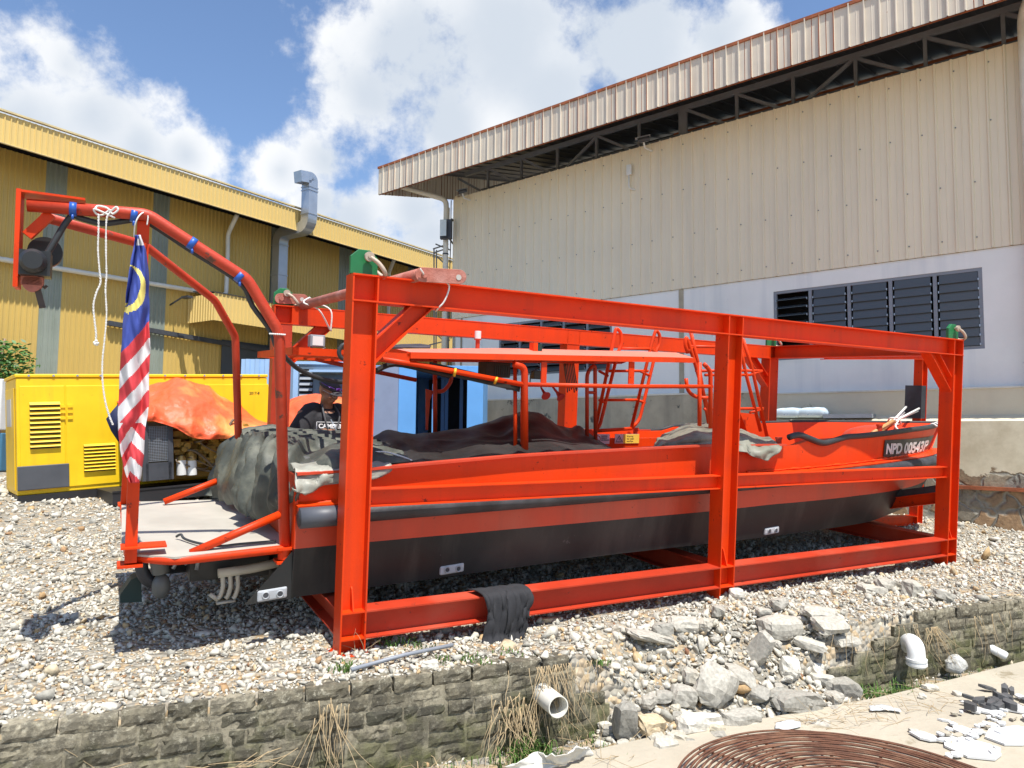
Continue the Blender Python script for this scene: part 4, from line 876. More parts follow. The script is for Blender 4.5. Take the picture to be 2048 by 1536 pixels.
# awning over the doorway
t0 = 4.45; m_ = MB(); corr(m_, lambda t, h, z: YP(t, 0 + h, z), t0, 17, 4.62, 5.30, .109, [(0, 0), (.7, 0), (.76, .02), (.94, .02)])
corr(m_, lambda t, h, z: YP(t0 - h, -t, z + 0 * t), 0, 1.09, 4.62, 5.28, .109, [(0, 0), (.55, 0), (.66, .02), (.88, .02)])
aw = m_.build('awning', YFASC, yw); m_ = MB(); m_.prism([YP(t0, .03, 5.30), YP(17, .03, 5.30), YP(17, -1.1, 5.42), YP(t0, -1.1, 5.42)], (0, 0, .02)); m_.build('awning_roof', MATS['dark_soffit'], aw)
t1 = ypx(440, 720)[0]; m_ = MB(); m_.obb(YP(t1, -1.06, .6), ye * 2.0, yo * .03, (0, 0, 3.72)); m_.build('door', pm('dark_grey_door', (.055, .065, .075), .5), yw)
m_ = MB(); c_ = ypp(340, 610, -1.05); m_.bar(c_, c_ + yo * .5 + Vector((0, 0, .14)), .03, .03); m_.obb(c_ + yo * .45 + Vector((0, 0, .12)), yo * .28, ye * .14, (0, 0, .05)); m_.build('wall_lamp', DGREY, yw)
# square exhaust duct climbing over the fascia
root = thing('exhaust_duct', 'galvanised square exhaust duct climbing past the yellow fascia with a bent hood', 'duct')
def sq(mb, pts, s):
    for i in range(len(pts) - 1): mb.bar(pts[i], pts[i + 1], s, s, up=yo if abs((pts[i + 1] - pts[i]).normalized().z) > .7 else (0, 0, 1))
tA = ypx(592, 560, -.9)[0]; tB = ypx(618, 480, .35)[0]
m_ = MB(); pz = ypx(592, 478, -.9)[1]
def ribbon(mb, pts, wdir, w, th):                     # square duct swept through bends: corners in the plane of the bend
    rows = []
    for i, p in enumerate(pts):
        d = (pts[min(i + 1, len(pts) - 1)] - pts[max(i - 1, 0)]).normalized(); n = d.cross(wdir).normalized()
        rows.append([p + wdir * w / 2 + n * th / 2, p - wdir * w / 2 + n * th / 2, p - wdir * w / 2 - n * th / 2, p + wdir * w / 2 - n * th / 2, p + wdir * w / 2 + n * th / 2])
    mb.grid(rows); mb.add(rows[0][:4], [(3, 2, 1, 0)]); mb.add(rows[-1][:4], [(0, 1, 2, 3)])
A = YP(tB, -.85, 3.0); Bq = YP(tB, -.85, pz); Cq = YP(tB, .32, pz + .0); Dq = Vector((Cq.x, Cq.y, ypx(615, 372, .32)[1]))
pth = bend_path([A, Bq, Cq, Dq], .30, 8); ribbon(m_, pth, ye, .30, .30)
hd = bend_path([Dq, Dq + Vector((0, 0, .22)), Dq - ye * .42 + Vector((0, 0, .16))], .2, 6); ribbon(m_, hd, yo, .30, .30); m_.build('duct_body', GALV, root)
m_ = MB()
for z in (Bq.z - .35, Bq.z - 1.2): m_.obb(Vector((A.x, A.y, z)) - ye * .165 - yo * .165, ye * .33, yo * .33, (0, 0, .03))
for z in (Cq.z + .35, Cq.z + 1.0, Dq.z - .05): m_.obb(Vector((Cq.x, Cq.y, z)) - ye * .165 - yo * .165, ye * .33, yo * .33, (0, 0, .03))
m_.build('duct_flange', GALV, root)
# scaffold between the two warehouses
root = thing('scaffold', 'thin dark scaffold frame behind the left corner of the beige warehouse', 'scaffold')
m_ = MB(); sc0 = lambda px, py: Vector(EYE + ray(px, py) * 19.0)
for a, b in (((868, 498), (868, 700)), ((873, 500), (872, 700)), ((895, 490), (895, 700)), ((866, 498), (897, 488)), ((866, 506), (897, 496)), ((871, 488), (900, 500)), ((873, 512), (897, 535)), ((866, 640), (900, 632)), ((860, 655), (895, 690)), ((858, 690), (900, 680)), ((866, 640), (890, 668))):
    m_.bar(sc0(*a), sc0(*b), .03, .03)
m_.build('scaffold_tubes', STEELT, root)

# ------------------------------------------------------------------ yellow generator
GX = Vector(CW @ np.array([(2700 - 1024) / FPX, (752 - 768) / FPX, 1.0])).normalized(); GY = Vector((0, 0, 1)).cross(GX).normalized(); GZ = GX.cross(GY).normalized()
G0 = Vector(EYE + ray(35, 992) * 8.9)
def gmat(o): return Matrix([[GX[i], GY[i], GZ[i], o[i]] for i in range(3)] + [[0, 0, 0, 1]])
GM = gmat(G0)
def gl(px, py):
    q = onp(px, py, G0, np.array([GY.x, GY.y, GY.z])); d = q - G0; return d.dot(GX), d.dot(GZ)
root = thing('generator', 'large yellow canopied generator with louvred doors on the left', 'generator', GM)
Lg = gl(538, 900)[0]; Hg = gl(35, 756)[1]; D = 1.05
m_ = MB(); m_.box((0, 0, 0), (Lg, D, Hg)); m_.box((-.012, -.012, Hg + .004), (Lg + .01, D, Hg + .05)); m_.build('canopy', YELG, root, bevel=.012)
m_ = MB(); m_.box((.0, -.03, -.26), (Lg, D, -.003)); m_.box((-.02, -.05, -.275), (Lg, -.031, -.255)); m_.build('skid', pm('black_skid_paint', (.018, .018, .02), .5, 0, .2), root)
def gbox(px0, py0, px1, py1):
    a, c = gl(px0, (py0 + py1) / 2)[0], gl(px1, (py0 + py1) / 2)[0]; b = gl((px0 + px1) / 2, py1)[1]; d = gl((px0 + px1) / 2, py0)[1]; return a, c, b, d
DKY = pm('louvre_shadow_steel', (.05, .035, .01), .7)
for nm, (x0, y0, x1, y1), n in (('door', (40, 768, 130, 985), 0), ('door', (133, 768, 240, 970), 0)):
    a, b, z0, z1 = gbox(x0, y0, x1, y1); z0 = max(z0, .06); m_ = MB(); m_.box((a, -.014, z0), (b, -.001, Hg - .10)); dr = m_.build(nm, YELG, root, bevel=.006)
    L_ = (59, 804, 120, 897, 10) if x0 == 40 else (167, 887, 230, 942, 8)
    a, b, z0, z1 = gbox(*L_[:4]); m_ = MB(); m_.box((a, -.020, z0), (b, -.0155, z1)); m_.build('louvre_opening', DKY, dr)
    m_ = MB(); ns = L_[4]; h = (z1 - z0) / ns
    for k in range(ns): m_.obb((a, -.021, z0 + k * h + h * .95), (b - a, 0, 0), (0, -.03, -h * .55), (0, .002, .004))
    m_.build('louvre_slats', YELG, dr)
    m_ = MB(); hx = gl(132, 790)[0]; s = -1 if x0 == 40 else 1
    for z in (.92, 1.0, 1.07): m_.box((hx + s * .012, -.03, z), (hx + s * .07, -.0145, z + .035))
    m_.build('hinges', YELG, dr)
for x0, y0, x1, y1 in ((258, 768, 470, 960), (478, 752, 538, 900)):
    a, b, z0, z1 = gbox(x0, y0, x1, y1); m_ = MB(); m_.box((a, -.012, .06), (b, -.001, Hg - .10)); m_.build('door', YELG, root, bevel=.006)
a, b, z0, z1 = gbox(30, 930, 138, 978); m_ = MB(); m_.box((a + .02, -.035, z0), (b, -.016, z1)); m_.build('cover_plate', pm('dark_grey_plate', (.075, .08, .09), .5, 0, .15), root, bevel=.02)
m_ = MB(); m_.box((-.012, .12, .05), (-.001, D - .1, Hg - .12)); ed_ = m_.build('end_door', YELG, root, bevel=.006)
m_ = MB(); m_.box((-.02, .35, .85), (-.0125, .75, 1.2)); m_.build('end_window', pm('dusty_window', (.45, .45, .44), .4), ed_)
m_ = MB(); 
for k in range(12): m_.cyl((Lg * (k + .5) / 12, -.008, Hg + .03), (Lg * (k + .5) / 12, -.022, Hg + .03), .014, n=8)
m_.build('lifting_bolts', GALV, root)
text_mesh('2017-8', BLACKP, root, (gl(498, 790)[0], -.014, gl(498, 789)[1]), (1, 0, 0), (0, 0, 1), .055, 'stencil')
m_ = MB(); p = G0 + GX * .62 - GZ * .30; 
m_.obb(p - GY * .25 - GZ * .06, GX * .16, GY * .7, GZ * .10); o = m_.build('timber_block', pm('old_timber', (.16, .14, .11), .9, 0, .2, 9, .4, 40), bevel=.008); tag(o, 'weathered timber block under the yellow generator', 'timber block')

# ------------------------------------------------------------------ open engine set with its orange tarpaulin
E0 = Vector(EYE + ray(288, 985) * 9.0); EM = gmat(E0)
def e_l(px, py, off=0):
    q = onp(px, py, E0 + GY * off, np.array([GY.x, GY.y, GY.z])); d = q - E0; return Vector((d.dot(GX), off, d.dot(GZ)))
root = thing('diesel_engine', 'uncovered yellow brown diesel engine set with black radiator, under the orange sheet', 'engine', EM)
m_ = MB(); m_.box((-.35, 0, -.12), (3.4, .95, .03)); m_.box((-.35, -.01, .03), (3.4, .03, .05)); m_.build('skid', MATS['black_skid_paint'], root)
a = e_l(292, 940); b = e_l(342, 843); 
m_ = MB(); m_.box((a.x, .05, a.z), (b.x, .8, b.z)); m_.build('radiator', pm('radiator_core', (.10, .085, .055), .7, 0, .4, 12), root)
m_ = MB(); nx, nz = 12, 22
for k in range(nx + 1): x = a.x + .03 + (b.x - a.x - .06) * k / nx; m_.box((x, .018, a.z + .1), (x + .005, .024, b.z - .06))
for k in range(nz + 1): z = a.z + .1 + (b.z - a.z - .16) * k / nz; m_.box((a.x + .03, .012, z), (b.x - .03, .017, z + .005))
m_.build('fan_guard', GREYP, root)
m_ = MB(); m_.box((a.x - .04, .0, a.z - .14), (a.x + .03, .85, b.z + .02)); m_.box((b.x - .04, .0, a.z - .14), (b.x + .02, .85, b.z)); m_.box((a.x, .0, a.z - .14), (b.x, .85, a.z + .08)); m_.build('radiator_frame', DGREY, root)
m_ = MB(); x0 = b.x + .05
m_.box((x0, .25, .10), (x0 + 1.1, .75, .62)); m_.box((x0 + .05, .22, .62), (x0 + .95, .7, .86)); m_.build('engine_block', ENG, root, bevel=.03)
rr = random.Random(9); m_ = MB()
for k in range(60):
    x = x0 + rr.uniform(.0, .85); z = rr.uniform(.2, .80); w = rr.uniform(.04, .16); h = rr.uniform(.03, .12); m_.box((x, .13 + rr.uniform(0, .06), z), (x + w, .25, z + h))
for k in range(30):
    x = x0 + rr.uniform(.0, .95); z = rr.uniform(.25, .80); m_.cyl((x, .10, z), (x, .25, z), rr.uniform(.012, .05), n=10)
m_.build('engine_fittings', ENG, root, bevel=.006)
m_ = MB()
for k in range(14):
    x = x0 + rr.uniform(.1, 1.0); z = rr.uniform(.3, .72); m_.tube(smooth_path([(x, .16, z), (x + rr.uniform(-.1, .2), .08, z + rr.uniform(-.1, .1)), (x + rr.uniform(0, .4), .1, z + rr.uniform(-.3, .2)), (x + rr.uniform(.1, .5), .18, z + rr.uniform(-.3, .1))], 4), rr.uniform(.008, .022), 7)
m_.build('engine_hoses', pm('brown_hose', (.14, .10, .06), .6, 0, .3, 8), root, True)
for k in range(2):
    f_ = e_l(364 + 21 * k, 950, .1); m_ = MB(); m_.cyl((f_.x, .12, f_.z), (f_.x, .12, f_.z + .19), .060, n=18); m_.build('oil_filter', WHITE, root, 'auto')
    m_ = MB(); m_.cyl((f_.x, .12, f_.z + .191), (f_.x, .12, f_.z + .25), .062, .035, n=18); m_.build('filter_head', pm('brass', (.5, .33, .1), .4, .4), root, 'auto')
tp = lambda px, py, o: e_l(px, py, o)
ctrl = [[tp(232, 800, 1.0), tp(290, 775, 1.0), tp(352, 752, 1.0), tp(420, 775, 1.0), tp(480, 808, 1.0), tp(545, 856, .9)],
        [tp(240, 812, .6), tp(292, 798, .6), tp(350, 766, .6), tp(415, 790, .6), tp(480, 826, .6), tp(548, 858, .6)],
        [tp(250, 822, .25), tp(300, 812, .2), tp(345, 792, .2), tp(410, 818, .2), tp(475, 846, .2), tp(552, 860, .3)],
        [tp(258, 838, -.02), tp(300, 828, -.05), tp(350, 838, -.08), tp(405, 858, -.08), tp(470, 866, -.05), tp(552, 862, .1)],
        [tp(262, 846, -.04), tp(300, 842, -.07), tp(352, 856, -.1), tp(392, 877, -.1), tp(470, 876, -.06), tp(553, 866, .05)]]
R = crumple(surf(ctrl, 22, 22), .014, 3.0, 2, .008, 14, 1, .030, 6); o = MB().grid(R).build('tarpaulin', TARPO, None, True, mw=EM); md = o.modifiers.new('thickness', 'SOLIDIFY'); md.thickness = .006; tag(o, 'bright orange tarpaulin draped over the uncovered diesel engine', 'tarpaulin')
root = thing('covered_pump', 'covered machine under a second orange sheet behind the man', 'machine', Matrix.Translation((-2.85, 9.4, plane_z(-2.85, 9.4))))
m_ = MB(); m_.box((-.55, -.2, 0), (.75, .6, .98)); m_.build('machine_body', ENG, root, bevel=.03)
c = Vector((-2.85, 9.4, 0)); cw = lambda px, py, d: Vector(EYE + ray(px, py) * d)
ctrl = [[cw(560, 806, 9.9), cw(600, 793, 9.9), cw(640, 789, 9.9), cw(700, 796, 9.9)], [cw(562, 815, 9.5), cw(602, 800, 9.4), cw(645, 796, 9.4), cw(700, 806, 9.5)], [cw(562, 840, 9.15), cw(600, 834, 9.05), cw(650, 832, 9.05), cw(705, 838, 9.1)], [cw(560, 880, 9.05), cw(600, 876, 8.98), cw(650, 876, 8.98), cw(705, 878, 9.0)]]
R = crumple(surf(ctrl, 10, 10), .02, 4, 6, .006, 14); o = MB().grid(R).build('tarpaulin', TARPO, None, True); md = o.modifiers.new('thickness', 'SOLIDIFY'); md.thickness = .006; tag(o, 'second orange tarpaulin directly behind the man in the black shirt', 'tarpaulin')

# ------------------------------------------------------------------ blue enclosures behind the boat
def enc(px0, px1, ytop, depth, dd, mat, name, label, cat):
    a = EYE + ray(px0, ytop) * depth; b = EYE + ray(px1, ytop) * depth; gz = plane_z(a[0], a[1]); gz = min(gz, 1.2)
    root = thing(name, label, cat, Matrix.Translation((a[0], a[1], gz))); w = b[0] - a[0]; h = a[2] - gz; return root, w, h
root, w, h = enc(748, 967, 730, 12.0, 2, BLUEC, 'blue_container', 'bright blue steel container with its dark doorway open, behind the boat', 'container')
pxm = 12.0 / FPX; X = lambda px: (px - 748) * pxm
m_ = MB()
m_.box((X(798), 0, 0), (X(833), .05, h)); m_.box((X(935), 0, 0), (w, .05, h)); m_.box((X(833), 0, h - .09), (X(935), .05, h)); m_.box((0, .05, h - .06), (w, 2.2, h)); m_.box((w - .05, .05, 0), (w, 2.2, h - .06)); m_.box((0, 2.15, 0), (w - .05, 2.2, h - .06)); m_.box((X(798), .05, 0), (X(798) + .05, 2.15, h - .06)); m_.build('container_shell', BLUEC, root, bevel=.004)
m_ = MB(); m_.box((0, .012, 0), (X(798) - .003, .04, h - .01)); m_.build('side_panel', pm('grey_violet_panel', (.22, .27, .38), .5, 0, .08), root)
m_ = MB()
for p_ in (876, 884, 915): m_.box((X(p_), .6, 0), (X(p_ + 7), .64, h - .1))
m_.build('inner_post', pm('dark_blue_post', (.03, .09, .2), .6), root)
m_ = MB(); m_.box((X(833), 1.8, 0), (X(935), 1.85, h - .1)); m_.build('dark_inside', DARKIN, root)
m_ = MB(); m_.box((X(862), .25, .4), (X(868), .3, h * .85)); m_.build('door_post', BLUEC, root)
root, w, h = enc(588, 700, 726, 12.4, 2, BLUEG, 'blue_generator', 'dusty grey blue machine enclosure with black louvres behind the man', 'generator')
pxm = 12.4 / FPX; X = lambda px: (px - 588) * pxm
m_ = MB(); m_.box((0, 0, 0), (w, 1.5, h)); m_.build('enclosure', BLUEG, root, bevel=.01)
m_ = MB(); m_.box((-.02, -.02, h - .02), (w, 1.52, h + .03)); m_.box((0, -.02, 0), (X(598), -.001, h - .03)); m_.build('pale_edge', BLUEL, root)
m_ = MB(); z0, z1 = h - .78, h - .10; m_.box((X(601), -.012, z0), (X(627), -.001, z1)); m_.build('louvre_opening', DARKIN, root)
m_ = MB()
for k in range(7): zz = z0 + (z1 - z0) * (k + .6) / 7; m_.obb((X(601), -.013, zz), (X(627) - X(601), 0, 0), (0, -.03, -.05), (0, .002, .006))
m_.build('louvre_slats', GREYP, root)
m_ = MB(); m_.box((X(627), -.25, h - .17), (X(692), -.001, h - .13)); m_.build('rain_hood', BLUEL, root)
m_ = MB(); m_.box((X(640), -.01, .3), (X(690), -.001, h - .2)); m_.build('door', pm('dark_blue_panel', (.06, .11, .18), .5), root)
root, w, h = enc(483, 560, 718, 13.5, 2, BLUEL, 'pale_blue_container', 'pale blue corrugated container end showing above the yellow generator', 'container')
m_ = MB(); corr(m_, lambda t, hh, z: Vector((t, -hh, z)), 0, w, 0, h, .16, [(0, 0), (.4, 0), (.5, .03), (.9, .03)]); m_.box((0, .01, 0), (w, 1.4, h - .002)); m_.build('container_wall', BLUEL, root)
root = thing('truck', 'parked truck with white box and blue chassis at the left edge behind the generator', 'truck', Matrix.Translation((-9.6, 12.3, 1.15)))
m_ = MB(); m_.box((-1.8, 0, .75), (.93, .35, 1.62)); m_.build('cargo_box', WHITE, root, bevel=.02)
m_ = MB(); m_.box((-1.8, .05, .05), (.95, .34, .70)); m_.build('chassis', pm('faded_blue', (.05, .16, .26), .5), root, bevel=.02)
m_ = MB(); m_.cyl((.4, 0, .1), (.4, .25, .1), .38, n=24); m_.build('wheel', BLACKP, root, 'auto')

# ------------------------------------------------------------------ small tree at the left edge
root = thing('tree', 'small leafy green tree rising behind the left end of the generator', 'tree', Matrix.Translation((-10.1, 14.2, 1.1)))
MB().tube([(0, 0, 0), (.05, 0, 1.0), (-.05, .05, 2.0), (.1, 0, 2.6)], [.10, .08, .05, .02], 8).build('trunk', TAN, root, True)
m_ = MB(); rr = random.Random(3)
for k in range(1500):
    while True:
        v = Vector((rr.uniform(-1, 1), rr.uniform(-1, 1), rr.uniform(-1, 1)))
        if .25 < v.length < 1: break
    p = Vector((0, 0, 2.0)) + Vector((v.x * .62, v.y * .6, v.z * .62)) * (1 + .3 * mnoise.noise(v * 2.3)); a = rr.uniform(0, 6.28); d = Vector((math.cos(a), math.sin(a), rr.uniform(-.8, .3))).normalized(); s = d.orthogonal().normalized() * .028; l = rr.uniform(.07, .15)
    m_.add([p, p + d * l * .5 + s, p + d * l, p + d * l * .5 - s], [(0, 1, 2, 3)])
m_.build('crown', pm('leaf_green', (.045, .13, .018), .5, 0, .4, 5), root)

# ------------------------------------------------------------------ the man writing behind the stern
PZ = plane_z(-1.76, 7.0); yaw = math.radians(-52)
PMt = Matrix.Translation((-1.80, 7.0, PZ)) @ Matrix.Rotation(math.radians(38), 4, 'Z') @ Matrix.Diagonal((1.12, 1.12, 1.03, 1))      # faces -Y turned to the right
man = thing('person', 'man in black printed t-shirt and dark cap writing on a clipboard behind the boat', 'person', PMt)
def caps(mb, pts, rs, n=14): mb.tube(smooth_path(pts, 3), [interp([(i, r) for i, r in enumerate(rs)], k / 3) for k in range(3 * (len(pts) - 1) + 1)], n)
def remesh(o, vs):
    m = o.modifiers.new('skin_over', 'REMESH'); m.mode = 'VOXEL'; m.voxel_size = vs; m.use_smooth_shade = True
    s = o.modifiers.new('smooth', 'SMOOTH'); s.factor = .5; s.iterations = 3
b_ = MB()
HR = Matrix.Rotation(math.radians(24), 3, 'Z') @ Matrix.Rotation(math.radians(30), 3, 'X')                      # head bowed
hc = Vector((0, -.07, 1.50)); H = lambda x, y, z: hc + HR @ Vector((x, y, z))
for c_, r_ in (((0, .01, .02), (.074, .092, .095)), ((0, -.035, -.05), (.058, .058, .065)), ((0, -.055, -.085), (.032, .03, .026)), ((0, -.098, -.018), (.013, .018, .026)), ((0, -.088, -.062), (.024, .012, .010)), ((.03, -.075, .012), (.018, .014, .01)), ((-.03, -.075, .012), (.018, .014, .01)), ((.078, .01, -.005), (.010, .020, .032)), ((-.078, .01, -.005), (.010, .020, .032)), ((.04, -.062, -.035), (.022, .022, .024)), ((-.04, -.062, -.035), (.022, .022, .024))):
    b_.ell(H(*c_), r_, 10, rot=HR)
caps(b_, [(0, .0, 1.30), (0, -.02, 1.38), (0, -.05, 1.46)], [.062, .055, .055])
caps(b_, [(0, .01, .95), (0, .01, 1.1), (0, .01, 1.25), (0, .0, 1.33)], [.105, .11, .12, .09])
for s in (-1, 1):
    sh = Vector((s * .185, .0, 1.30)); elb = Vector((s * .27, -.03, 1.02)); wr = Vector((s * .085 + (.03 if s > 0 else -.01), -.25, 1.13 if s < 0 else 1.10))
    caps(b_, [sh, sh.lerp(elb, .5), elb], [.058, .05, .042]); caps(b_, [elb, elb.lerp(wr, .4), wr], [.043, .040, .027])
    pd = (Vector((s * .01, -.36, 1.12)) - wr).normalized(); b_.ell(wr + pd * .045, (.036, .048, .022), 8)
    for k in range(4):                                              # fingers curled round pen / clipboard
        f0 = wr + pd * .075 + Vector((s * (.026 - k * .017), 0, 0)); L_ = (.032, .036, .034, .026)[k]
        b_.tube([f0, f0 + pd * L_ + Vector((0, 0, -.004)), f0 + pd * (L_ + .012) + Vector((0, .004, -.024)), f0 + pd * (L_ - .008) + Vector((0, .004, -.040))], [.0095, .009, .0085, .0075], 8)
    b_.tube([wr + pd * .02 + Vector((-s * .022, 0, 0)), wr + pd * .055 + Vector((-s * .048, 0, -.006)), wr + pd * .085 + Vector((-s * .040, 0, -.02))], [.012, .0105, .009], 8)
    hip = Vector((s * .09, .01, .90)); kn = Vector((s * .10, -.02, .48)); an = Vector((s * .11, .02, .07)); caps(b_, [hip, hip.lerp(kn, .5), kn, kn.lerp(an, .4), an], [.088, .076, .056, .054, .036]); b_.ell((s * .115, -.05, .045), (.045, .12, .042), 8)
body = b_.build('body', SKIN, man, True); remesh(body, .0065)
c_ = MB(); caps(c_, [(0, .01, .84), (0, .01, 1.0), (0, .01, 1.15), (0, .01, 1.27), (0, .0, 1.345)], [.160, .160, .168, .160, .075], 20)
for s in (-1, 1): sh = Vector((s * .12, .0, 1.305)); e2 = Vector((s * .245, -.02, 1.10)); caps(c_, [(s * .06, 0, 1.31), sh, sh.lerp(e2, .5), e2, sh.lerp(e2, 1.25)], [.07, .094, .098, .094, .088], 18)
sh_ = c_.build('tshirt', SHIRT, man, True); remesh(sh_, .010)
for v in sh_.data.vertices: v.co.y *= (.82 if abs(v.co.x) < .12 else .95) if v.co.z < 1.33 else 1
c_ = MB()
for s in (-1, 1): caps(c_, [(s * .075, .01, .95), (s * .09, .01, .85), (s * .10, -.02, .48), (s * .11, .02, .10)], [.105, .100, .070, .062], 16)
remesh(c_.build('trousers', TROUS, man, True), .012)
c_ = MB(); 
for s in (-1, 1): c_.ell((s * .115, -.055, .04), (.052, .14, .05), 8)
c_.build('shoes', BLACKP, man, True)
cp = MB(); n = 16; rows = []
for i in range(8):
    t_ = math.pi / 2 * i / 7; rows.append([H(.086 * math.cos(t_) * math.cos(a), .012 + .104 * math.cos(t_) * math.sin(a), .030 + .088 * math.sin(t_)) for a in np.linspace(0, 2 * math.pi, n * 2 + 1)])
cp.grid(rows); br = [[H(.078 * math.sin(a) * k, -.085 - .085 * math.cos(a) * (k - .0) * j, .036 - .010 * j - .02 * math.sin(a) ** 2) for a in np.linspace(-math.pi / 2, math.pi / 2, 11)] for j, k in ((0.1, 1.0), (.5, .98), (1.0, .92))]
cp.grid(br); cap = cp.build('cap', pm('dark_cap_cloth', (.05, .045, .05), .85), man, True); md = cap.modifiers.new('thickness', 'SOLIDIFY'); md.thickness = .006
g2 = MB()
for s in (-1, 1): g2.ell(H(s * .034, -.112, .070), (.030, .010, .018), 8, rot=HR)
g2.bar(H(-.02, -.115, .075), H(.02, -.115, .075), .006, .006); g2.tube([H(.066, -.10, .07), H(.092, -.03, .065), H(.092, .04, .06)], .004, 6); g2.tube([H(-.066, -.10, .07), H(-.092, -.03, .065), H(-.092, .04, .06)], .004, 6)
g2.build('sunglasses', pm('violet_lens', (.10, .03, .22), .12, .3), man, True)
g3 = MB()
for s in (-1, 1): g3.tube([H(s * .034 + .024 * math.cos(a), -.108, .004 + .016 * math.sin(a)) for a in np.linspace(0, 2 * math.pi, 17)[:-1]], .002, 5, True); g3.tube([H(s * .058, -.106, .008), H(s * .082, -.02, .008), H(s * .082, .02, .0)], .002, 5)
g3.build('spectacles', GALV, man, True)
g4 = MB(); g4.tube(smooth_path([(-.055, -.06, 1.37), (-.07, -.135, 1.28), (-.045, -.150, 1.17), (-.01, -.150, 1.10)], 4), .008, 6); g4.tube(smooth_path([(.055, -.06, 1.37), (.07, -.135, 1.28), (.045, -.150, 1.17), (-.01, -.150, 1.10)], 4), .008, 6); g4.build('lanyard', pm('grey_strap', (.08, .08, .085), .8), man, True)
TW = pm('white_print', (.75, .75, .75), .7)
text_mesh('CAMDEN', TW, man, (-.118, -.1415, 1.155), (1, 0, 0), (0, 0, 1), .055, 'shirt_print', .003, 1.0, .0015); text_mesh('TOWN', TW, man, (-.118, -.1415, 1.10), (1, 0, 0), (0, 0, 1), .055, 'shirt_print', .003, 1.0, .0015)
m_ = MB(); 
for a, b in (((-.135, 1.21), (.125, 1.21)), ((-.135, 1.08), (.125, 1.08)), ((-.135, 1.08), (-.135, 1.21)), ((.125, 1.08), (.125, 1.21))): m_.bar((a[0], -.143, a[1]), (b[0], -.143, b[1]), .005, .005, (0, 1, 0))
m_.build('shirt_print', TW, man)
root = thing('clipboard', 'clipboard with white paper in the hands of the man', 'clipboard', PMt)
m_ = MB(); m_.obb((-.11, -.44, 1.105), (.23, 0, 0), (0, .24, -.03), (0, 0, .006)); m_.build('board', pm('brown_board', (.14, .08, .04), .6), root)
m_ = MB(); m_.obb((-.10, -.43, 1.112), (.21, 0, 0), (0, .22, -.0275), (0, 0, .002)); m_.build('paper', WHITE, root)
o = MB().cyl((-.055, -.38, 1.115), (-.085, -.31, 1.23), .005, n=8).build('pen', GALV, None, True, mw=PMt); tag(o, 'slim pen held in the writing hand of the man', 'pen')

# ------------------------------------------------------------------ orange steel lifting frame
fr = thing('lifting_cradle', 'big orange red H-beam lifting frame standing round the boat', 'lifting frame', FM)
L, Wd, Hh, mm = LF, WF, HF, 3.09; c_ = .16; dp = .15
def part(name, mat=None): 
    def f(mb, **k): return mb.build(name, mat or RED, fr, **k)
    return f
XP = [0, mm, L - c_]
for iy, y0 in ((0, .003), (1, Wd - dp + .003)):
    for ix, x0 in enumerate(XP):
        m_ = MB(); z0 = -.02 if not (iy == 0 and ix == 0) else 0
        m_.hbeam((x0, y0, z0), (x0, y0, Hh - .165), (c_, 0, 0), (0, dp - .006, 0), .010)
        if iy: m_.box((x0 + .010, y0 + .001, z0), (x0 + c_ - .010, y0 + .010, Hh - .166))
        for z in (.090, .250): m_.box((x0 + .010, y0 + (.012 if iy else .002), z), (x0 + c_ - .010, y0 + dp - .008, z + .010))
        # gusset at the foot
        m_.prism([(x0 + .075, y0 + .004, .262), (x0 + .075, y0 + .066, .262), (x0 + .075, y0 + .066, .40), (x0 + .075, y0 + .05, .39)], (.008, 0, 0))
        m_.box((x0 - .03, y0 - .02, z0 - .012), (x0 + c_ + .03, y0 + dp + .02, z0))
        part('post', RED2 if iy == 1 and ix == 0 else RED)(m_)
    m_ = MB(); m_.hbeam((0, y0 - .003, Hh - .165), (L, y0 - .003, Hh - .165), (0, 0, .165), (0, dp, 0), .010)
    if iy: m_.box((.162, y0, Hh - .155), (L - .17, y0 + .008, Hh - .010))
    for x in (.0, .153, mm, mm + .153, L - .163, L - .010): m_.box((x, y0, Hh - .155), (x + .010, y0 + dp - .006, Hh - .010))
    part('top_beam')(m_)
    for a, b in ((c_, mm), (mm + c_, L - c_)):
        m_ = MB(); m_.hbeam((a, y0 - .001, .090), (b, y0 - .001, .090), (0, 0, .17), (0, dp - .002, 0), .010); part('bottom_beam', RED3)(m_)
        if iy == 0:
            m_ = MB(); m_.hbeam((a, y0 + .03, .885), (b, y0 + .03, .885), (0, 0, .11), (0, .09, 0), .007); part('middle_rail')(m_)
def brace(y0, sx, xo, w=.11):                         # gusseted strut between post and top beam, ends cut to meet them
    X = lambda x: xo + sx * x; zt = Hh - .1655
    def q(pts, ya, yb): m_.prism([(X(x), ya, z) for x, z in pts], (0, yb - ya, 0))
    m_ = MB(); t_ = .012; a_, b_ = 1.76, 1.905
    q([(0, a_), (0, a_ + t_), (.374 - t_, zt), (.374, zt)], y0 + .02, y0 + .02 + w); q([(0, b_), (0, b_ + t_), (zt - b_ - t_, zt), (zt - b_, zt)], y0 + .02, y0 + .02 + w)
    q([(0, a_ + t_), (0, b_), (zt - b_, zt), (.374 - t_, zt)], y0 + .07, y0 + .078); part('diagonal_brace')(m_)
for y0 in (0, Wd - dp): brace(y0, 1, .1605); brace(y0, -1, L - .1605)
for x0 in (0, mm, L - dp):
    m_ = MB(); m_.hbeam((x0 + .002, dp, .092), (x0 + .002, Wd - dp, .092), (0, 0, .166), (.146, 0, 0), .010); part('bottom_cross_beam', RED3)(m_)
m_ = MB(); m_.hbeam((L - dp + .002, dp, Hh - .163), (L - dp + .002, Wd - dp, Hh - .163), (0, 0, .16), (.146, 0, 0), .010); part('top_cross_beam')(m_)
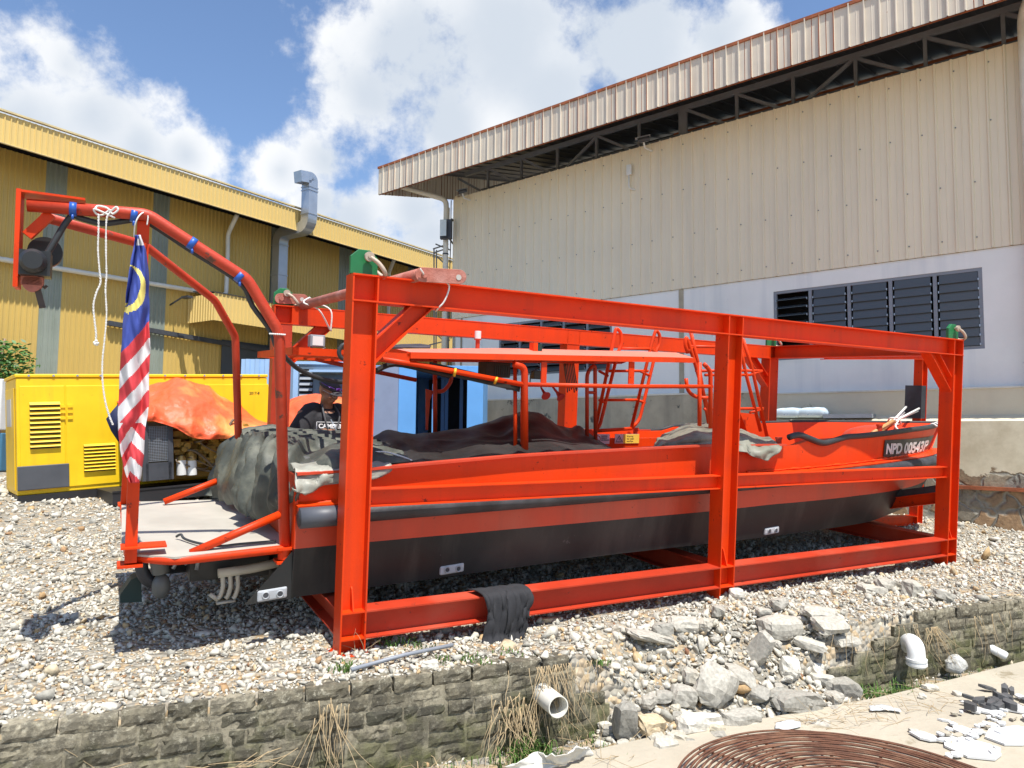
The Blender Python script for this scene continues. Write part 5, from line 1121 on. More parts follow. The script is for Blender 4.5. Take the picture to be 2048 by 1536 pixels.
# cradle under the bow with its rubber, and the nose extension
m_ = MB(); m_.hbeam((L - .12, .15, .60), (L - .12, 1.25, .30), (0, .0, .12), (.10, 0, 0), .008); m_.hbeam((L - .12, 2.35, .60), (L - .12, 1.25, .30), (0, .0, .12), (.10, 0, 0), .008); m_.box((L - .11, 1.2, .26), (L - .03, 1.3, .34)); part('bow_cradle')(m_)
m_ = MB(); m_.obb((L - .125, .15, .722), (0, 1.1, -.30), (.11, 0, 0), (0, 0, .07)); m_.obb((L - .125, 2.35, .722), (0, -1.1, -.30), (.11, 0, 0), (0, 0, .07)); part('cradle_rubber', RUBBER)(m_)
xe, ye_ = 8.32, 1.60
m_ = MB(); m_.hbeam((xe, ye_, -.08), (xe, ye_, 2.22), (.12, 0, 0), (0, .12, 0), .009); part('nose_post')(m_)
m_ = MB(); m_.hbeam((L, ye_, 2.12), (xe + .12, ye_, 2.222), (0, 0, .12), (0, .12, 0), .009); part('nose_top_beam')(m_)
m_ = MB(); m_.hbeam((L, ye_ - .2, .10), (xe, ye_, -.02), (0, 0, .12), (0, .12, 0), .009); m_.hbeam((L, .30, .10), (6.9, ye_ - .1, .06), (0, 0, .12), (.10, 0, 0), .009); part('nose_bottom_beam')(m_)
m_ = MB(); m_.box((xe - .10, ye_ - .06, 1.42), (xe - .002, ye_ + .17, 1.86)); part('nose_pad', RUBBER)(m_)
# chock under the stern, beams carrying the hull
def prism_y(mb, pts, y0, y1): mb.prism([(x, y0, z) for x, z in pts], (0, y1 - y0, 0))
def lug(name, x, y, label, along_x=True, flip=1):
    root = thing(name, label, 'lifting lug', FM)
    m_ = MB(); w, h = .17, .155
    if along_x: prism_y(m_, [(x, Hh + .003), (x + w, Hh + .003), (x + w, Hh + .11), (x + w - .05, Hh + h), (x + .05, Hh + h), (x, Hh + .11)], y, y + .03)
    else: m_.prism([(x, y, Hh + .003), (x, y + w, Hh + .003), (x, y + w, Hh + .11), (x, y + w - .05, Hh + h), (x, y + .05, Hh + h), (x, y, Hh + .11)], (.03, 0, 0))
    m_.build('lug_plate', GREEN, root, bevel=.003)
    c = Vector((x + .105, y, Hh + .11)) if along_x else Vector((x, y + .08, Hh + .11))
    o_ = Vector((0, -1, 0)) if along_x else Vector((-1, 0, 0)); s_ = Vector((1, 0, 0)) if along_x else Vector((0, 1, 0))
    m_ = MB()
    for k in (0, 1):
        q = c + o_ * (.022 if k == 0 else -.052); m_.cyl(q, q + o_ * -.0 + o_ * (.022), .030, n=16)
    m_.cyl(c + o_ * .05, c - o_ * .075, .012, n=10); m_.build('shackle_pin', SHACK, root, 'auto')
    m_ = MB(); m_.tube(smooth_path([c + o_ * .034, c + o_ * .055 + s_ * .05 + Vector((0, 0, -.035)), c + o_ * .06 + s_ * .09 + Vector((0, 0, -.085)), c + o_ * .02 + s_ * .105 + Vector((0, 0, -.108)), c - o_ * .03 + s_ * .10 + Vector((0, 0, -.10)), c - o_ * .055 + s_ * .06 + Vector((0, 0, -.06)), c - o_ * .045], 5), .014, 10); m_.build('shackle_bow', SHACK, root, True)
lug('lifting_lug', -.005, .05, 'green lifting lug with shackle on the near left top corner of the frame')
lug('lifting_lug', .0, Wd - .1, 'green lifting lug with shackle on the far left top corner of the frame')
lug('lifting_lug', L - .19, .05, 'green lifting lug with shackle on the near right top corner of the frame')
lug('lifting_lug', L - .17, Wd - .1, 'green lifting lug half hidden on the far right top corner of the frame')
# spreader pipe lying across the top beams, with link plates tied on
sp = thing('spreader_pipe', 'faded red spreader pipe laid across the top beams at the left end', 'spreader pipe', FM)
pA, pB = loc(602, 612, 1, Wd - .08), loc(838, 550, 1, -.02)
MB().tube([pA, pB], .040, 16).build('pipe', PRIMER, sp, True); MB().tube([pA + (pA - pB).normalized() * .10, pA], .022, 12).build('pipe_tip', PRIMER, sp, True)
def link(c, label, s=1):
    root = thing('link_plate', label, 'link plate', FM); pts = []; r_ = .046; L_ = .16 * s
    for i in range(9): a = math.pi / 2 + math.pi * i / 8; pts.append((math.cos(a) * r_ - L_ * .0, math.sin(a) * r_))
    for i in range(9): a = -math.pi / 2 + math.pi * i / 8; pts.append((math.cos(a) * r_ + L_ + .04, math.sin(a) * r_))
    P_ = [Vector((c.x + x, c.y, c.z + z + x * .05)) for x, z in pts]; m_ = MB(); m_.prism(P_, (0, -.012, 0)); m_.build('plate', PRIMER, root, bevel=.002)
    m_ = MB(); q = Vector((c.x + L_ + .03, c.y - .0125, c.z + .008)); m_.cyl(q, q + Vector((0, -.003, 0)), .018, n=20); m_.build('hole', pm('hole_pale', (.45, .42, .38), .8), root)
    m_ = MB(); q = Vector((c.x + .01, c.y - .0125, c.z)); m_.cyl(q, q + Vector((0, -.012, 0)), .020, n=16); m_.build('eye_rim', PRIMER, root, 'auto')
link(pB + Vector((.01, -.02, .0)), 'flat red oxide link plate with a hole on the near end of the pipe', 1.35)
link(Vector((.05, Wd - .11, Hh + .06)), 'flat red oxide link plate lying on the far left top beam', 1)
def rope(pts, r, label, name='rope', mw=FM, mat=ROPE, k=5, cat='rope'):
    o = MB().tube(smooth_path(pts, k), r, 7).build(name, mat, None, True, mw=mw); return tag(o, label, cat)
c = pB + Vector((.02, -.035, 0))
rope([c + Vector((-.035, -.02, .03)), c + Vector((-.01, -.012, .005)), c + Vector((.0, .015, 0)), c + Vector((.05, .03, -.03)), loc(897, 568, 1, -.02), loc(890, 600, 1, -.015), loc(875, 618, 1, .02), loc(872, 622, 1, .16)], .0055, 'white rope tying the link plate to the near top beam')
q = pA.lerp(pB, .10)
rope([q + Vector((.0, 0, .055)), q + Vector((-.06, -.05, 0)), loc(638, 620, 1, Wd - .45), loc(660, 659, 1, Wd - .35), loc(662, 655, 1, Wd - .35), loc(661, 620, 1, Wd - .35), q + Vector((.06, .05, .02)), q + Vector((0, 0, .055))], .007, 'white rope looped round the far end of the spreader pipe')
# black cloth hung over the near bottom beam
def rag():
    rows = []; nu, nv = 34, 30
    for i in range(nv + 1):
        v = i / nv; row = []; xa_ = loc(952, 1188, 1, 0).x; xb_ = loc(1047, 1178, 1, 0).x
        for j in range(nu + 1):
            u = j / nu; x = xa_ + u * (xb_ - xa_) + (.03 * math.sin(v * 4) - .05 * v * (u - .6))
            if v < .25: k = v / .25; y = .14 - .17 * k; z = .275 + .012 * math.sin(k * 3.1)
            else: k = (v - .25) / .75; y = -.03 - .03 * math.sin(k * 2.6); z = .272 - k * (.30 + .06 * math.sin(u * 3.1 + .4))
            if v >= .25 and z < .02: y -= (.02 - z) * .9
            f = math.sin(u * 46 + 3.5 * mnoise.noise(Vector((u * 3, v * 2, 0))) + v * 2.5) * .017 * min(1, v * 3) + mnoise.noise(Vector((u * 7, v * 4, 5))) * .03
            row.append(Vector((x + f * .5, y - abs(f) * 1.1 - .012, z + f * .35)))
        rows.append(row)
    o = MB().grid(rows).build('draped_cloth', CLOTHK, None, True, mw=FM); md = o.modifiers.new('thickness', 'SOLIDIFY'); md.thickness = .008; tag(o, 'crumpled black cloth hung over the near bottom beam of the frame', 'cloth')
rag()

# ------------------------------------------------------------------ the boat
bt = thing('workboat', 'orange red steel workboat with black hull standing in the lifting frame', 'boat', FM)
YC = 1.28
GT = [(-.22, 1.055), (.1, 1.066), (1.42, 1.149), (3.14, 1.203), (4.3, 1.20), (4.5, 1.25), (5.2, 1.275), (5.75, 1.30), (6.44, 1.333), (7.5, 1.355), (8.2, 1.375)]
BB = [(-.22, .876), (3.6, .955), (4.6, .985), (5.2, 1.01), (6.2, 1.042), (8.0, 1.05)]
SB = [(-.22, .602), (.3, .612), (3.3, .654), (4.0, .676), (5.3, .692), (8.0, .68)]
HB = [(-.22, .285), (.3, .295), (.9, .314), (2.16, .35), (3.4, .362), (4.7, .374), (5.8, .36), (6.5, .388), (7.3, .41), (7.8, .56)]
def hbw(hb, x0, x1, x, p=2.2): return hb * (1 - min(1, max(0, (x - x0) / (x1 - x0))) ** p)
SS = list(np.linspace(0, .5, 12)) + list(np.linspace(.52, .97, 22)) + [.985, 1.0]
def row(x_tip, hb, x0, ztab, p=2.2, dz=0, inset=0):
    out = []
    for s in SS:
        x = -.22 + (x_tip + .22) * s; out.append((x, hbw(hb, x0, x_tip, x, p) - inset, interp(ztab, x) + dz))
    return out
rows = [row(8.2, .95, 4.6, GT), row(7.95, .945, 4.6, BB, dz=.012), row(8.02, .96, 4.6, BB), row(8.28, 1.035, 4.6, BB, dz=-.002), row(8.26, 1.03, 4.6, BB, dz=-.03), row(8.1, .985, 4.6, BB, dz=-.06), row(8.0, .98, 4.2, SB), row(7.8, .92, 3.6, HB)]
kl = [(x, 0, z - (.10 if x < 7 else .10 * max(0, (7.8 - x) / .8))) for x, y, z in row(7.8, .92, 3.6, HB)]
def side(rs, s): return [[Vector((x, YC + s * y, z)) for x, y, z in r] for r in rs]
m_ = MB()
for s in (-1, 1):
    g_ = side(rows[:7], s); g_ = g_ if s == 1 else [r[::-1] for r in g_]
    for i in range(6): m_.grid([g_[i], g_[i + 1]], 0 if i < 4 else 1)
hull = m_.build('hull', [REDB, STRIPE], bt, 'auto')
m_ = MB()
for s in (-1, 1):
    g_ = side([rows[6], rows[7], kl], s); g_ = g_ if s == 1 else [r[::-1] for r in g_]; m_.grid(g_[:2]); m_.grid(g_[1:])
m_.add([(-.22, YC - .98, .602), (-.22, YC + .98, .602), (-.22, YC + .92, .285), (-.22, YC, .185), (-.22, YC - .92, .285)], [(0, 1, 2, 3, 4)])
for s in (-1, 1):                                   # skeg plates running past the transom
    y = YC + s * .93; prism_y(m_, [(-.22, .575), (-.49, .275), (-.22, .282)], y - .006, y + .006)
m_.build('hull_bottom', BLACKH, bt, 'auto')
m_ = MB(); 
m_.prism([(-.222, YC - .95, 1.055), (-.222, YC + .95, 1.055), (-.222, YC + .98, .602), (-.222, YC - .98, .602)], (.02, 0, 0)); m_.build('transom', REDB, bt)
# inner faces of the bulwark, rail cap, deck
m_ = MB()
for s in (-1, 1):
    o_ = side([row(8.2, .95, 4.6, GT), row(8.14, .95, 4.6, GT, inset=.06, dz=0), row(7.86, .95, 4.6, GT, inset=.10, dz=-.36)], s); o_ = o_ if s == -1 else [r[::-1] for r in o_]; m_.grid(o_)
m_.build('bulwark_inside', REDB, bt, 'auto')
m_ = MB(); 
dk = row(7.86, .85, 4.6, [(-.22, .80), (4.2, .86), (8, .95)]); 
a_ = [Vector((x, YC - y, z)) for x, y, z in dk]; b_ = [Vector((x, YC + y, z)) for x, y, z in dk]; m_.grid([a_, b_]); m_.build('deck', RED2, bt)
m_ = MB()
for s in (-1, 1):
    pts = [Vector((x, YC + s * (y + .0), z + .006)) for x, y, z in row(8.2, .95, 4.6, GT) if x < 4.25]; m_ = MB()
    c4 = lambda p: [p + Vector((0, a, b)) for a, b in ((-.04, -.004), (.04, -.004), (.04, .012), (-.04, .012), (-.04, -.004))]
    m_.grid([c4(p) for p in pts][::-1]); m_.build('rail_cap', STRIPE, bt)
# tubular rubber fender round the ledge
for s, nm in ((-1, 'near'), (1, 'far')):
    pth = [Vector((x, YC + s * (y + .005), z - .072)) for x, y, z in row(8.28, 1.035, 4.6, BB)][1:-2 if s > 0 else None]
    k0 = [i for i, p in enumerate(pth) if p.x > 7.0][0]
    m_ = MB(); m_.tube([Vector((-.215, pth[0].y, pth[0].z - .004))] + pth[:k0 + 1], .058, 16); m_.build('fender', RUBBER, bt, True)
    m_ = MB(); m_.tube(pth[k0:], .066, 16); m_.build('fender', RUBBER, bt, True)
m_ = MB(); a = Vector((-.21, YC - 1.045, .802)); m_.tube([a, a + Vector((.34, 0, .008))], .064, 18); m_.build('fender', pm('grey_black_rubber', (.075, .08, .095), .5, 0, .2), bt, True)
# weld bead on the ledge
m_ = MB(); 
wb = [Vector((x, YC - hbw(.945, 4.6, 7.95, x) - .010, interp(BB, x) + .010 + random.uniform(0, .006))) for x in np.arange(3.7, 7.6, .05)]
m_.tube(wb, [random.choice((.006, .009, .014)) for _ in wb], 7); m_.build('weld_bead', REDB, bt, True)
# black hose along the bow rail
for s in (-1, 1):
    r_ = [Vector((x, YC + s * (y - .01), z + .005)) for x, y, z in row(8.2, .95, 4.6, GT)]
    r_ = [p for p in r_ if p.x > (4.9 if s < 0 else 2.9)]
    if s < 0: r_ = [Vector((4.25, YC - .93, 1.275)), Vector((4.36, YC - .95, 1.30)), Vector((4.5, YC - .965, 1.265)), Vector((4.66, YC - .965, 1.225)), Vector((4.8, YC - .96, 1.235))] + r_
    m_ = MB(); m_.tube(smooth_path(r_, 3), .029 if s < 0 else .022, 12); m_.build('rail_hose', HOSE, bt, True)
# number plate
np_ = [Vector((x, YC - hbw(.95, 4.6, 8.17, x) - .012, 0)) for x in (5.60, 5.85, 6.1, 6.35, 6.6, 6.85, 7.05)]
zt = [interp([(5.6, 1.225), (7.05, 1.27)], p.x) for p in np_]; zb = [interp([(5.6, 1.062), (7.05, 1.095)], p.x) for p in np_]
m_ = MB(); fl = .030
def side_pt(x, z, off=.0):
    yt = hbw(.95, 4.6, 8.2, x); yb = hbw(.945, 4.6, 7.95, x); k = (z - interp(BB, x)) / (interp(GT, x) - interp(BB, x)); return Vector((x, YC - (yb + (yt - yb) * k) - off, z))
def NPX(px, py):                                     # point of the bow plating seen at a pixel
    best = None
    for x in np.arange(5.0, 8.1, .01):
        for z in (1.12,):
            l = loc(px, py, 1, side_pt(x, z).y)
            e_ = abs(l.x - x)
            if best is None or e_ < best[0]: best = (e_, x, l.z)
    return best[1], best[2]
xa, za = NPX(1766, 914); xb, zb_ = NPX(1858, 902); xt, zt_ = NPX(1766, 880); xu, zu = NPX(1858, 870)
def to_px(p): c_ = CW.T @ (np.array(F(p)) - EYE); return c_[0] / c_[2]
AX = list(np.linspace(xa, xb, 200)); AL = [to_px(side_pt(q_, 1.15)) for q_ in AX]; AL = [q_ - AL[0] for q_ in AL]
def ux(u): return float(np.interp(u * AL[-1], AL, AX))
R = [[side_pt(ux(k / 10), (za + (zb_ - za) * k / 10) * (1 - j) + (zt_ + (zu - zt_) * k / 10) * j, .010) for k in range(11)] for j in (0, 1)]
m_.grid(R); pl_o = m_.build('number_plate', pm('black_number_plate', (.022, .024, .028), .35, 0, .2), bt)
def plate_text(txt):
    cu = bpy.data.curves.new('t', 'FONT'); cu.body = txt; cu.size = 1; cu.offset = .045; to = bpy.data.objects.new('t', cu); COL.objects.link(to); dg = bpy.context.evaluated_depsgraph_get(); me = bpy.data.meshes.new_from_object(to.evaluated_get(dg)); bpy.data.objects.remove(to)
    bm = bmesh.new(); bm.from_mesh(me); bmesh.ops.triangulate(bm, faces=bm.faces); bmesh.ops.subdivide_edges(bm, edges=[e for e in bm.edges if e.calc_length() > .25], cuts=3); bm.to_mesh(me); bm.free()
    xs = [v.co.x for v in me.vertices]; ys = [v.co.y for v in me.vertices]; x0, x1 = min(xs), max(xs); y0, y1 = min(ys), max(ys)
    for v in me.vertices:
        u = .04 + .90 * (v.co.x - x0) / (x1 - x0); w = .16 + .64 * (v.co.y - y0) / (y1 - y0); x = ux(u)
        v.co = side_pt(x, (za + (zb_ - za) * u) * (1 - w) + (zt_ + (zu - zt_) * u) * w, .014)
    me.materials.clear(); me.materials.append(WHITE); o = bpy.data.objects.new('number_lettering', me); COL.objects.link(o); o.parent = pl_o
plate_text('NPD 00543P')
# sacrificial anodes with two bolt holes
for px, py in ((545, 1190), (905, 1139), (1545, 1062)):
    p = loc(px, py, 1, YC - .945); m_ = MB(); w, h = .092, .036
    if px < 600: w, h = .090, .040
    m_.prism([(p.x - w, p.y, p.z - h), (p.x + w, p.y, p.z - h + .012), (p.x + w, p.y, p.z + h + .004), (p.x - w, p.y, p.z + h - .008)], (0, .05, 0)); an = m_.build('anode', pm('grey_zinc', (.40, .42, .44), .5, .1, .12, 12), bt, bevel=.012)
    for d in (-.04, .045):
        m_ = MB(); m_.tube([Vector((p.x + d + .02 * math.cos(a), p.y - .003, p.z + .002 + .02 * math.sin(a))) for a in np.linspace(0, 2 * math.pi, 17)[:-1]], .004, 6, True); m_.build('hole_rim', MATS['grey_zinc'], an, True)
        m_ = MB(); m_.cyl((p.x + d, p.y - .0025, p.z + .002), (p.x + d, p.y - .004, p.z + .002), .014, n=16); m_.build('bolt_hole', DGREY, an)
# working platform behind the transom
m_ = MB(); pf = [loc(x, y, 2, .612) for x, y in ((243, 1004), (243, 1092), (262, 1108), (350, 1114))] + [loc(560, 1090, 2, .612), Vector((-.225, .42, .612)), Vector((-.225, 2.25, .612))]
m_.prism(pf, (0, 0, -.012)); m_.build('platform_sheet', PLAT, bt)
m_ = MB(); rim = bend_path([Vector((-1.12, 2.30, .585)), Vector((-1.12, .50, .585)), Vector((-.90, .30, .585)), Vector((-.25, .40, .585))], .08, 5)
m_.tube(rim, .026, 12); m_.tube([Vector((-1.12, 2.30, .585)), Vector((-.25, 2.2, .585))], .026, 10)
for x in (-.9, -.55): m_.bar((x, .42, .575), (x, 2.25, .575), .04, .04)
m_.bar((-1.10, .55, .57), (-.24, .6, .57), .05, .05); m_.build('platform_frame', RED, bt, 'auto')
for (x, y), s in (((-.25, .41), -1), ((-.25, 2.2), 1)):
    pass
# davit: two bent tubes meeting at the winch plate
near = [(-.25, .41, .54), (-.345, .36, 1.935), (-.545, .36, 2.245), (-1.095, .36, 2.555), (-1.665, .38, 2.525)]
far = [(-.25, 2.2, .60), (-.36, 2.05, 1.98), (-.55, 1.84, 2.243), (-1.07, 1.45, 2.552), (-1.60, .62, 2.515)]
dv = MB(); dv.tube(bend_path(near, .04, 4), .034, 14); dav = dv.build('davit_tube', RED2, bt, True)
dv = MB(); dv.tube(bend_path(far, .04, 4), .030, 14); dv.build('davit_tube', RED2, bt, True)
m_ = MB(); m_.tube([(-.25, .41, .52), (-.25, .41, .60)], .045, 14); m_.box((-.31, .35, .50), (-.215, .47, .515)); m_.box((-.31, .35, .585), (-.215, .47, .60)); m_.build('davit_foot', RED, bt, 'auto')
m_ = MB(); m_.bar((-1.112, .43, .57), (-1.112, .41, 2.52), .062, .062, (0, 1, 0)); m_.box((-1.18, .38, .545), (-1.05, .52, .56)); m_.box((-1.165, .36, .655), (-.93, .50, .665)); m_.build('davit_post', RED, bt)
m_ = MB(); m_.bar((-1.115, 2.27, .57), (-1.09, 1.46, 2.54), .055, .055, (0, 1, 0)); m_.box((-1.16, 2.2, .60), (-1.0, 2.36, .612)); m_.build('davit_post', RED, bt)
for a, b in (((-.80, .40, .60), (-.285, .40, .805)), ((-.84, 2.1, .64), (-.37, 2.15, .815))): MB().tube([a, b], .025, 12).build('davit_brace', RED, bt, True)
m_ = MB(); m_.box((-1.712, .34, 2.085), (-1.690, .52, 2.60)); m_.box((-1.69, .34, 2.585), (-1.40, .52, 2.597)); m_.bar(loc(54, 472, 1, .42), loc(102, 428, 1, .42), .05, .05); m_.box((-1.69, .36, 2.165), (-1.60, .48, 2.178)); m_.build('winch_plate', RED, bt)
wp = lambda px, py, y=.40: loc(px, py, 1, y)
wn_c = MB(); c = wp(69, 526, .36); wn_c.cyl(c + Vector((0, -.10, 0)), c + Vector((0, .12, 0)), .062, n=24); wn_c.cyl(c + Vector((0, -.125, 0)), c + Vector((0, -.10, 0)), .045, .062, n=24); wn_c.box((c.x - .065, c.y - .06, c.z - .07), (c.x + .075, c.y + .1, c.z + .06)); wob = wn_c.build('winch', BLACKP, bt, 'auto')
m_ = MB(); c2 = wp(90, 504, .60); m_.cyl(c2, c2 + Vector((0, .04, 0)), .085, n=28); m_.build('winch_drum', BLACKP, wob, 'auto')
m_ = MB(); c3 = wp(64, 566, .37); m_.cyl(c3, c3 + Vector((0, .06, 0)), .045, n=20); m_.box((c3.x - .05, c3.y, c3.z - .01), (c3.x + .05, c3.y + .07, c3.z + .035)); m_.build('winch_roller', PRIMER, wob, 'auto')
m_ = MB(); m_.bar(wp(75, 578), wp(84, 612), .022, .03); m_.cyl(wp(84, 612), wp(85, 616), .016); m_.tube([wp(84, 570), wp(90, 576), wp(94, 571)], .008, 7); m_.build('winch_handle', pm('dark_brown_strap', (.07, .05, .04), .7), wob)
hz = [wp(90, 515), wp(112, 478), wp(130, 448), wp(146, 430), (wp(160, 436)), wp(205, 447), wp(250, 442), wp(278, 438), wp(300, 447), wp(380, 500), wp(480, 566), wp(505, 612), wp(540, 660), wp(551, 690, .38), wp(558, 700, .40)]
m_ = MB(); m_.tube(smooth_path(hz, 4), .0165, 10); m_.build('winch_hose', HOSE, bt, True)
h2 = [loc(556, 695, 1, .45), loc(572, 716, 1, .5), loc(600, 740, 1, .6), loc(640, 757, 1, .7), loc(680, 764, 1, .8), loc(720, 764, 1, .9)]
m_ = MB(); m_.tube(smooth_path(h2, 4), .016, 10); m_.tube(smooth_path([loc(700, 722, 1, .6), loc(683, 716, 1, .6), loc(678, 703, 1, .6), loc(686, 690, 1, .6), loc(700, 688, 1, .6)], 4), .015, 10); m_.build('black_cable', HOSE, bt, True)
for px, py, dx, dz in ((146, 418, 1, 0), (268, 431, 1, -.1), (384, 487, .86, -.5), (479, 553, .8, -.6)):
    p = wp(px, py, .36); d = Vector((dx, 0, dz)).normalized(); m_ = MB(); m_.tube([p - d * .017, p + d * .017], .038, 14); m_.tube([p + Vector((0, -.02, -.03)), p + Vector((.0, -.025, -.06))], .008, 6); m_.build('tape_band', BLUET, bt, True)
p = loc(553, 669, 1, .36); m_ = MB()
for k in range(9): m_.ell((p.x - .045 + k * .011, p.y - .036, p.z), (.006, .006, .006), 4)
m_.tube([(p.x - .05, p.y - .03, p.z), (p.x + .045, p.y - .034, p.z)], .004, 6); m_.build('white_tie', WHITE, bt, True)
# gear hanging under the platform
m_ = MB(); v = lambda px, py, y=.75: loc(px, py, 1, y)
m_.tube(bend_path([v(436, 1147), v(500, 1138), v(590, 1118)], .05), .030, 12)
for k in range(3): m_.tube(smooth_path([v(445 + 15 * k, 1150), v(446 + 15 * k, 1172), v(441 + 15 * k, 1190), v(436 + 15 * k, 1197)], 4), .0145, 9)
m_.bar(v(432, 1206), v(470, 1200), .05, .012); m_.tube([v(436, 1200), v(420, 1188)], .015, 8); m_.build('cooling_pipes', CREAM, bt, True)
m_ = MB(); m_.tube(smooth_path([v(283, 1118, .9), v(284, 1140, .9), v(294, 1158, .9), (v(312, 1166, .9))], 5), .040, 12)
m_.build('rubber_hose', RUBBER, bt, True)
m_ = MB(); m_.cyl(v(318, 1122, .85), v(322, 1146, .85), .055, .05, n=18); m_.ell(v(322, 1172, .85), (.055, .05, .082), 10); m_.build('jet_nozzle', pm('grey_jet_metal', (.13, .14, .14), .5, .2, .2), bt, 'auto')
m_ = MB()
m_.box((-.75, .9, .30), (-.25, 1.6, .50)); m_.cyl((-.95, 1.25, .40), (-.25, 1.25, .40), .12, n=22); m_.cyl((-.62, .85, .42), (-.62, 1.1, .42), .10, n=18); m_.box((-.6, .95, .30), (-.24, 1.85, .36)); m_.box((-.50, .95, .30), (-.245, 2.0, .52))
m_.build('water_jet', BLACKP, bt, 'auto')
m_ = MB(); 
for a, b in (((-.86, .80, .56), (-.78, .80, .44)), ((-.78, .80, .56), (-.86, .80, .42)), ((-.70, .8, .56), (-.72, .8, .40)), ((-.62, .8, .56), (-.62, .8, .46))): m_.tube([a, b], .012, 8)
m_.build('steering_rods', GALV, bt, True)
m_ = MB(); m_.prism([loc(240, 1190, 1, 1.0), loc(262, 1160, 1, 1.0), loc(282, 1150, 1, 1.0), loc(284, 1204, 1, 1.0), loc(240, 1206, 1, 1.0)], (0, .14, 0)); o = m_.build('wedge_block', pm('dark_green_case', (.012, .035, .032), .6, 0, .2), mw=FM); tag(o, 'dark green wedge shaped block on the gravel under the stern platform', 'wedge block')

# ------------------------------------------------------------------ canopy of the boat with its posts
cn = MB(); ya, yb = .62, 1.94
xl, xr = -.15, 3.42; zl = lambda x: 1.815 + (x + .15) * .036
def cp_(x, y, z): return Vector((x, y, z))
NX = 14; prof_ = [(.0, .0), (.30, .056), (.66, .068), (1.02, .056), (1.32, .0)]
rws = []
for i in range(NX + 1):
    x = .62 + (xr - .62) * i / NX; yin = .0 if i < NX - 1 else (.05 if i == NX - 1 else .12)
    rws.append([cp_(x, ya + yin + q[0] * (1 - 2 * yin / 1.32), zl(x) + .030 + q[1] * (.55 + .45 * min(1, i / 5))) for q in prof_])
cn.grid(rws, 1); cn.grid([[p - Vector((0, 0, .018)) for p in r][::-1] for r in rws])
for e_, s in ((0, 1), (-1, -1)): cn.grid([[r[e_] for r in rws][::s], [r[e_] - Vector((0, 0, .045)) for r in rws][::s]])
cn.grid([rws[-1], [p - Vector((0, 0, .045)) for p in rws[-1]]]); cn.grid([rws[0][::-1], [p - Vector((0, 0, .045)) for p in rws[0]][::-1]])
can = cn.build('canopy', [REDB, pm('red_painted_sheen', (.80, .20, .13), .45, 0, .08, 2, .05, 50, dirt=((.3, .06, .04), .15, 12))], bt, 'auto')  # roof top red paled to paint in the sun and sky sheen, plus dirt
m_ = MB()
for y in (ya + .02, yb - .05): m_.box((-.2, y, zl(-.2) + .0), (.62, y + .03, zl(-.2) + .05)); m_.bar((.6, y + .015, zl(.6) + .012), (xr - .08, y + .015, zl(xr) + .005), .03, .04)
for k in range(7): x = -.12 + k * .115; m_.obb((x, ya + .05, zl(0) + .005), (.03, 0, 0), (.05, yb - ya - .1, 0), (0, 0, .02))
m_.box((-.2, ya + .02, zl(-.2)), (-.16, yb, zl(-.2) + .05))
for x in (.7, 1.3, 1.9, 2.5, 3.1): m_.box((x, ya + .05, zl(x) - .0), (x + .04, yb - .06, zl(x) + .035))

for px_ in (1082, 1257): a_ = loc(px_, 768, 1, ya + .02); b_ = loc(px_ + 11, 724, 1, ya + .03); m_.box(a_, b_)
m_.build('canopy_frame', RED, bt)
yN = ya + .03
def T(name, pts, r, mat=RED, bend=.1): return MB().tube(bend_path(pts, bend, 5), r, 12).build(name, mat, bt, True)
T('canopy_post', [loc(1028, 727, 1, yN), loc(1049, 735, 1, yN), loc(1050, 930, 1, yN)], .028, bend=.10)
T('canopy_post', [loc(1030, 728, 1, yN + .08), loc(1031, 930, 1, yN + .08)], .016); T('canopy_post', [loc(1044, 770, 1, yN + .05), loc(1044, 930, 1, yN + .05)], .012)
T('grab_rail', [loc(748, 716, 1, yN), loc(840, 730, 1, yN), loc(1045, 769, 1, yN)], .020)
T('grab_rail', [loc(1050, 769, 1, yN), loc(1250, 773, 1, yN), loc(1424, 773, 1, yN)], .018)
T('canopy_post', [loc(1408, 728, 1, yN), loc(1421, 742, 1, yN), loc(1421, 905, 1, yN)], .020, bend=.06)
T('canopy_post', [loc(1399, 725, 1, yN + .25), loc(1399, 880, 1, yN + .25)], .020)
T('tube_hook', [loc(1372, 757, 1, 1.0), loc(1375, 782, 1, 1.0), loc(1392, 795, 1, 1.0), loc(1420, 796, 1, .9)], .018)
T('grab_rail', [loc(612, 714, 1, yb), loc(700, 733, 1, yb), loc(832, 760, 1, yb)], .020, RED2)
T('canopy_post', [loc(870, 722, 1, 1.9), loc(870, 870, 1, 1.9)], .020, RED2); T('tube_hook', [loc(904, 742, 1, 1.9), loc(902, 765, 1, 1.9), loc(887, 783, 1, 1.9), loc(870, 783, 1, 1.9)], .018, RED2, .2)
m_ = MB(); m_.prism([loc(852, 778, 1, 1.92), loc(868, 782, 1, 1.92), loc(860, 800, 1, 1.92), loc(856, 860, 1, 1.92), loc(852, 860, 1, 1.92)], (0, .01, 0)); m_.build('console_frame', RED2, bt)
T('window_frame', [loc(1174, 880, 1, 1.2), loc(1174, 745, 1, 1.2), loc(1190, 727, 1, 1.2), loc(1191, 880, 1, 1.2)], .018, RED2, .08)
T('window_frame', [loc(1176, 785, 1, 1.2), loc(1190, 785, 1, 1.2)], .014, RED2)
m_ = MB(); m_.bar(loc(858, 733, 1, yN + .06), loc(1040, 775, 1, yN + .04), .012, .07); m_.tube(smooth_path([loc(752, 742, 1, yN + .1), loc(790, 728, 1, yN + .1), loc(860, 742, 1, yN + .05), loc(900, 752, 1, yN + .05)], 4), .020, 8); m_.build('rolled_curtain', TARPB, bt, 'auto')
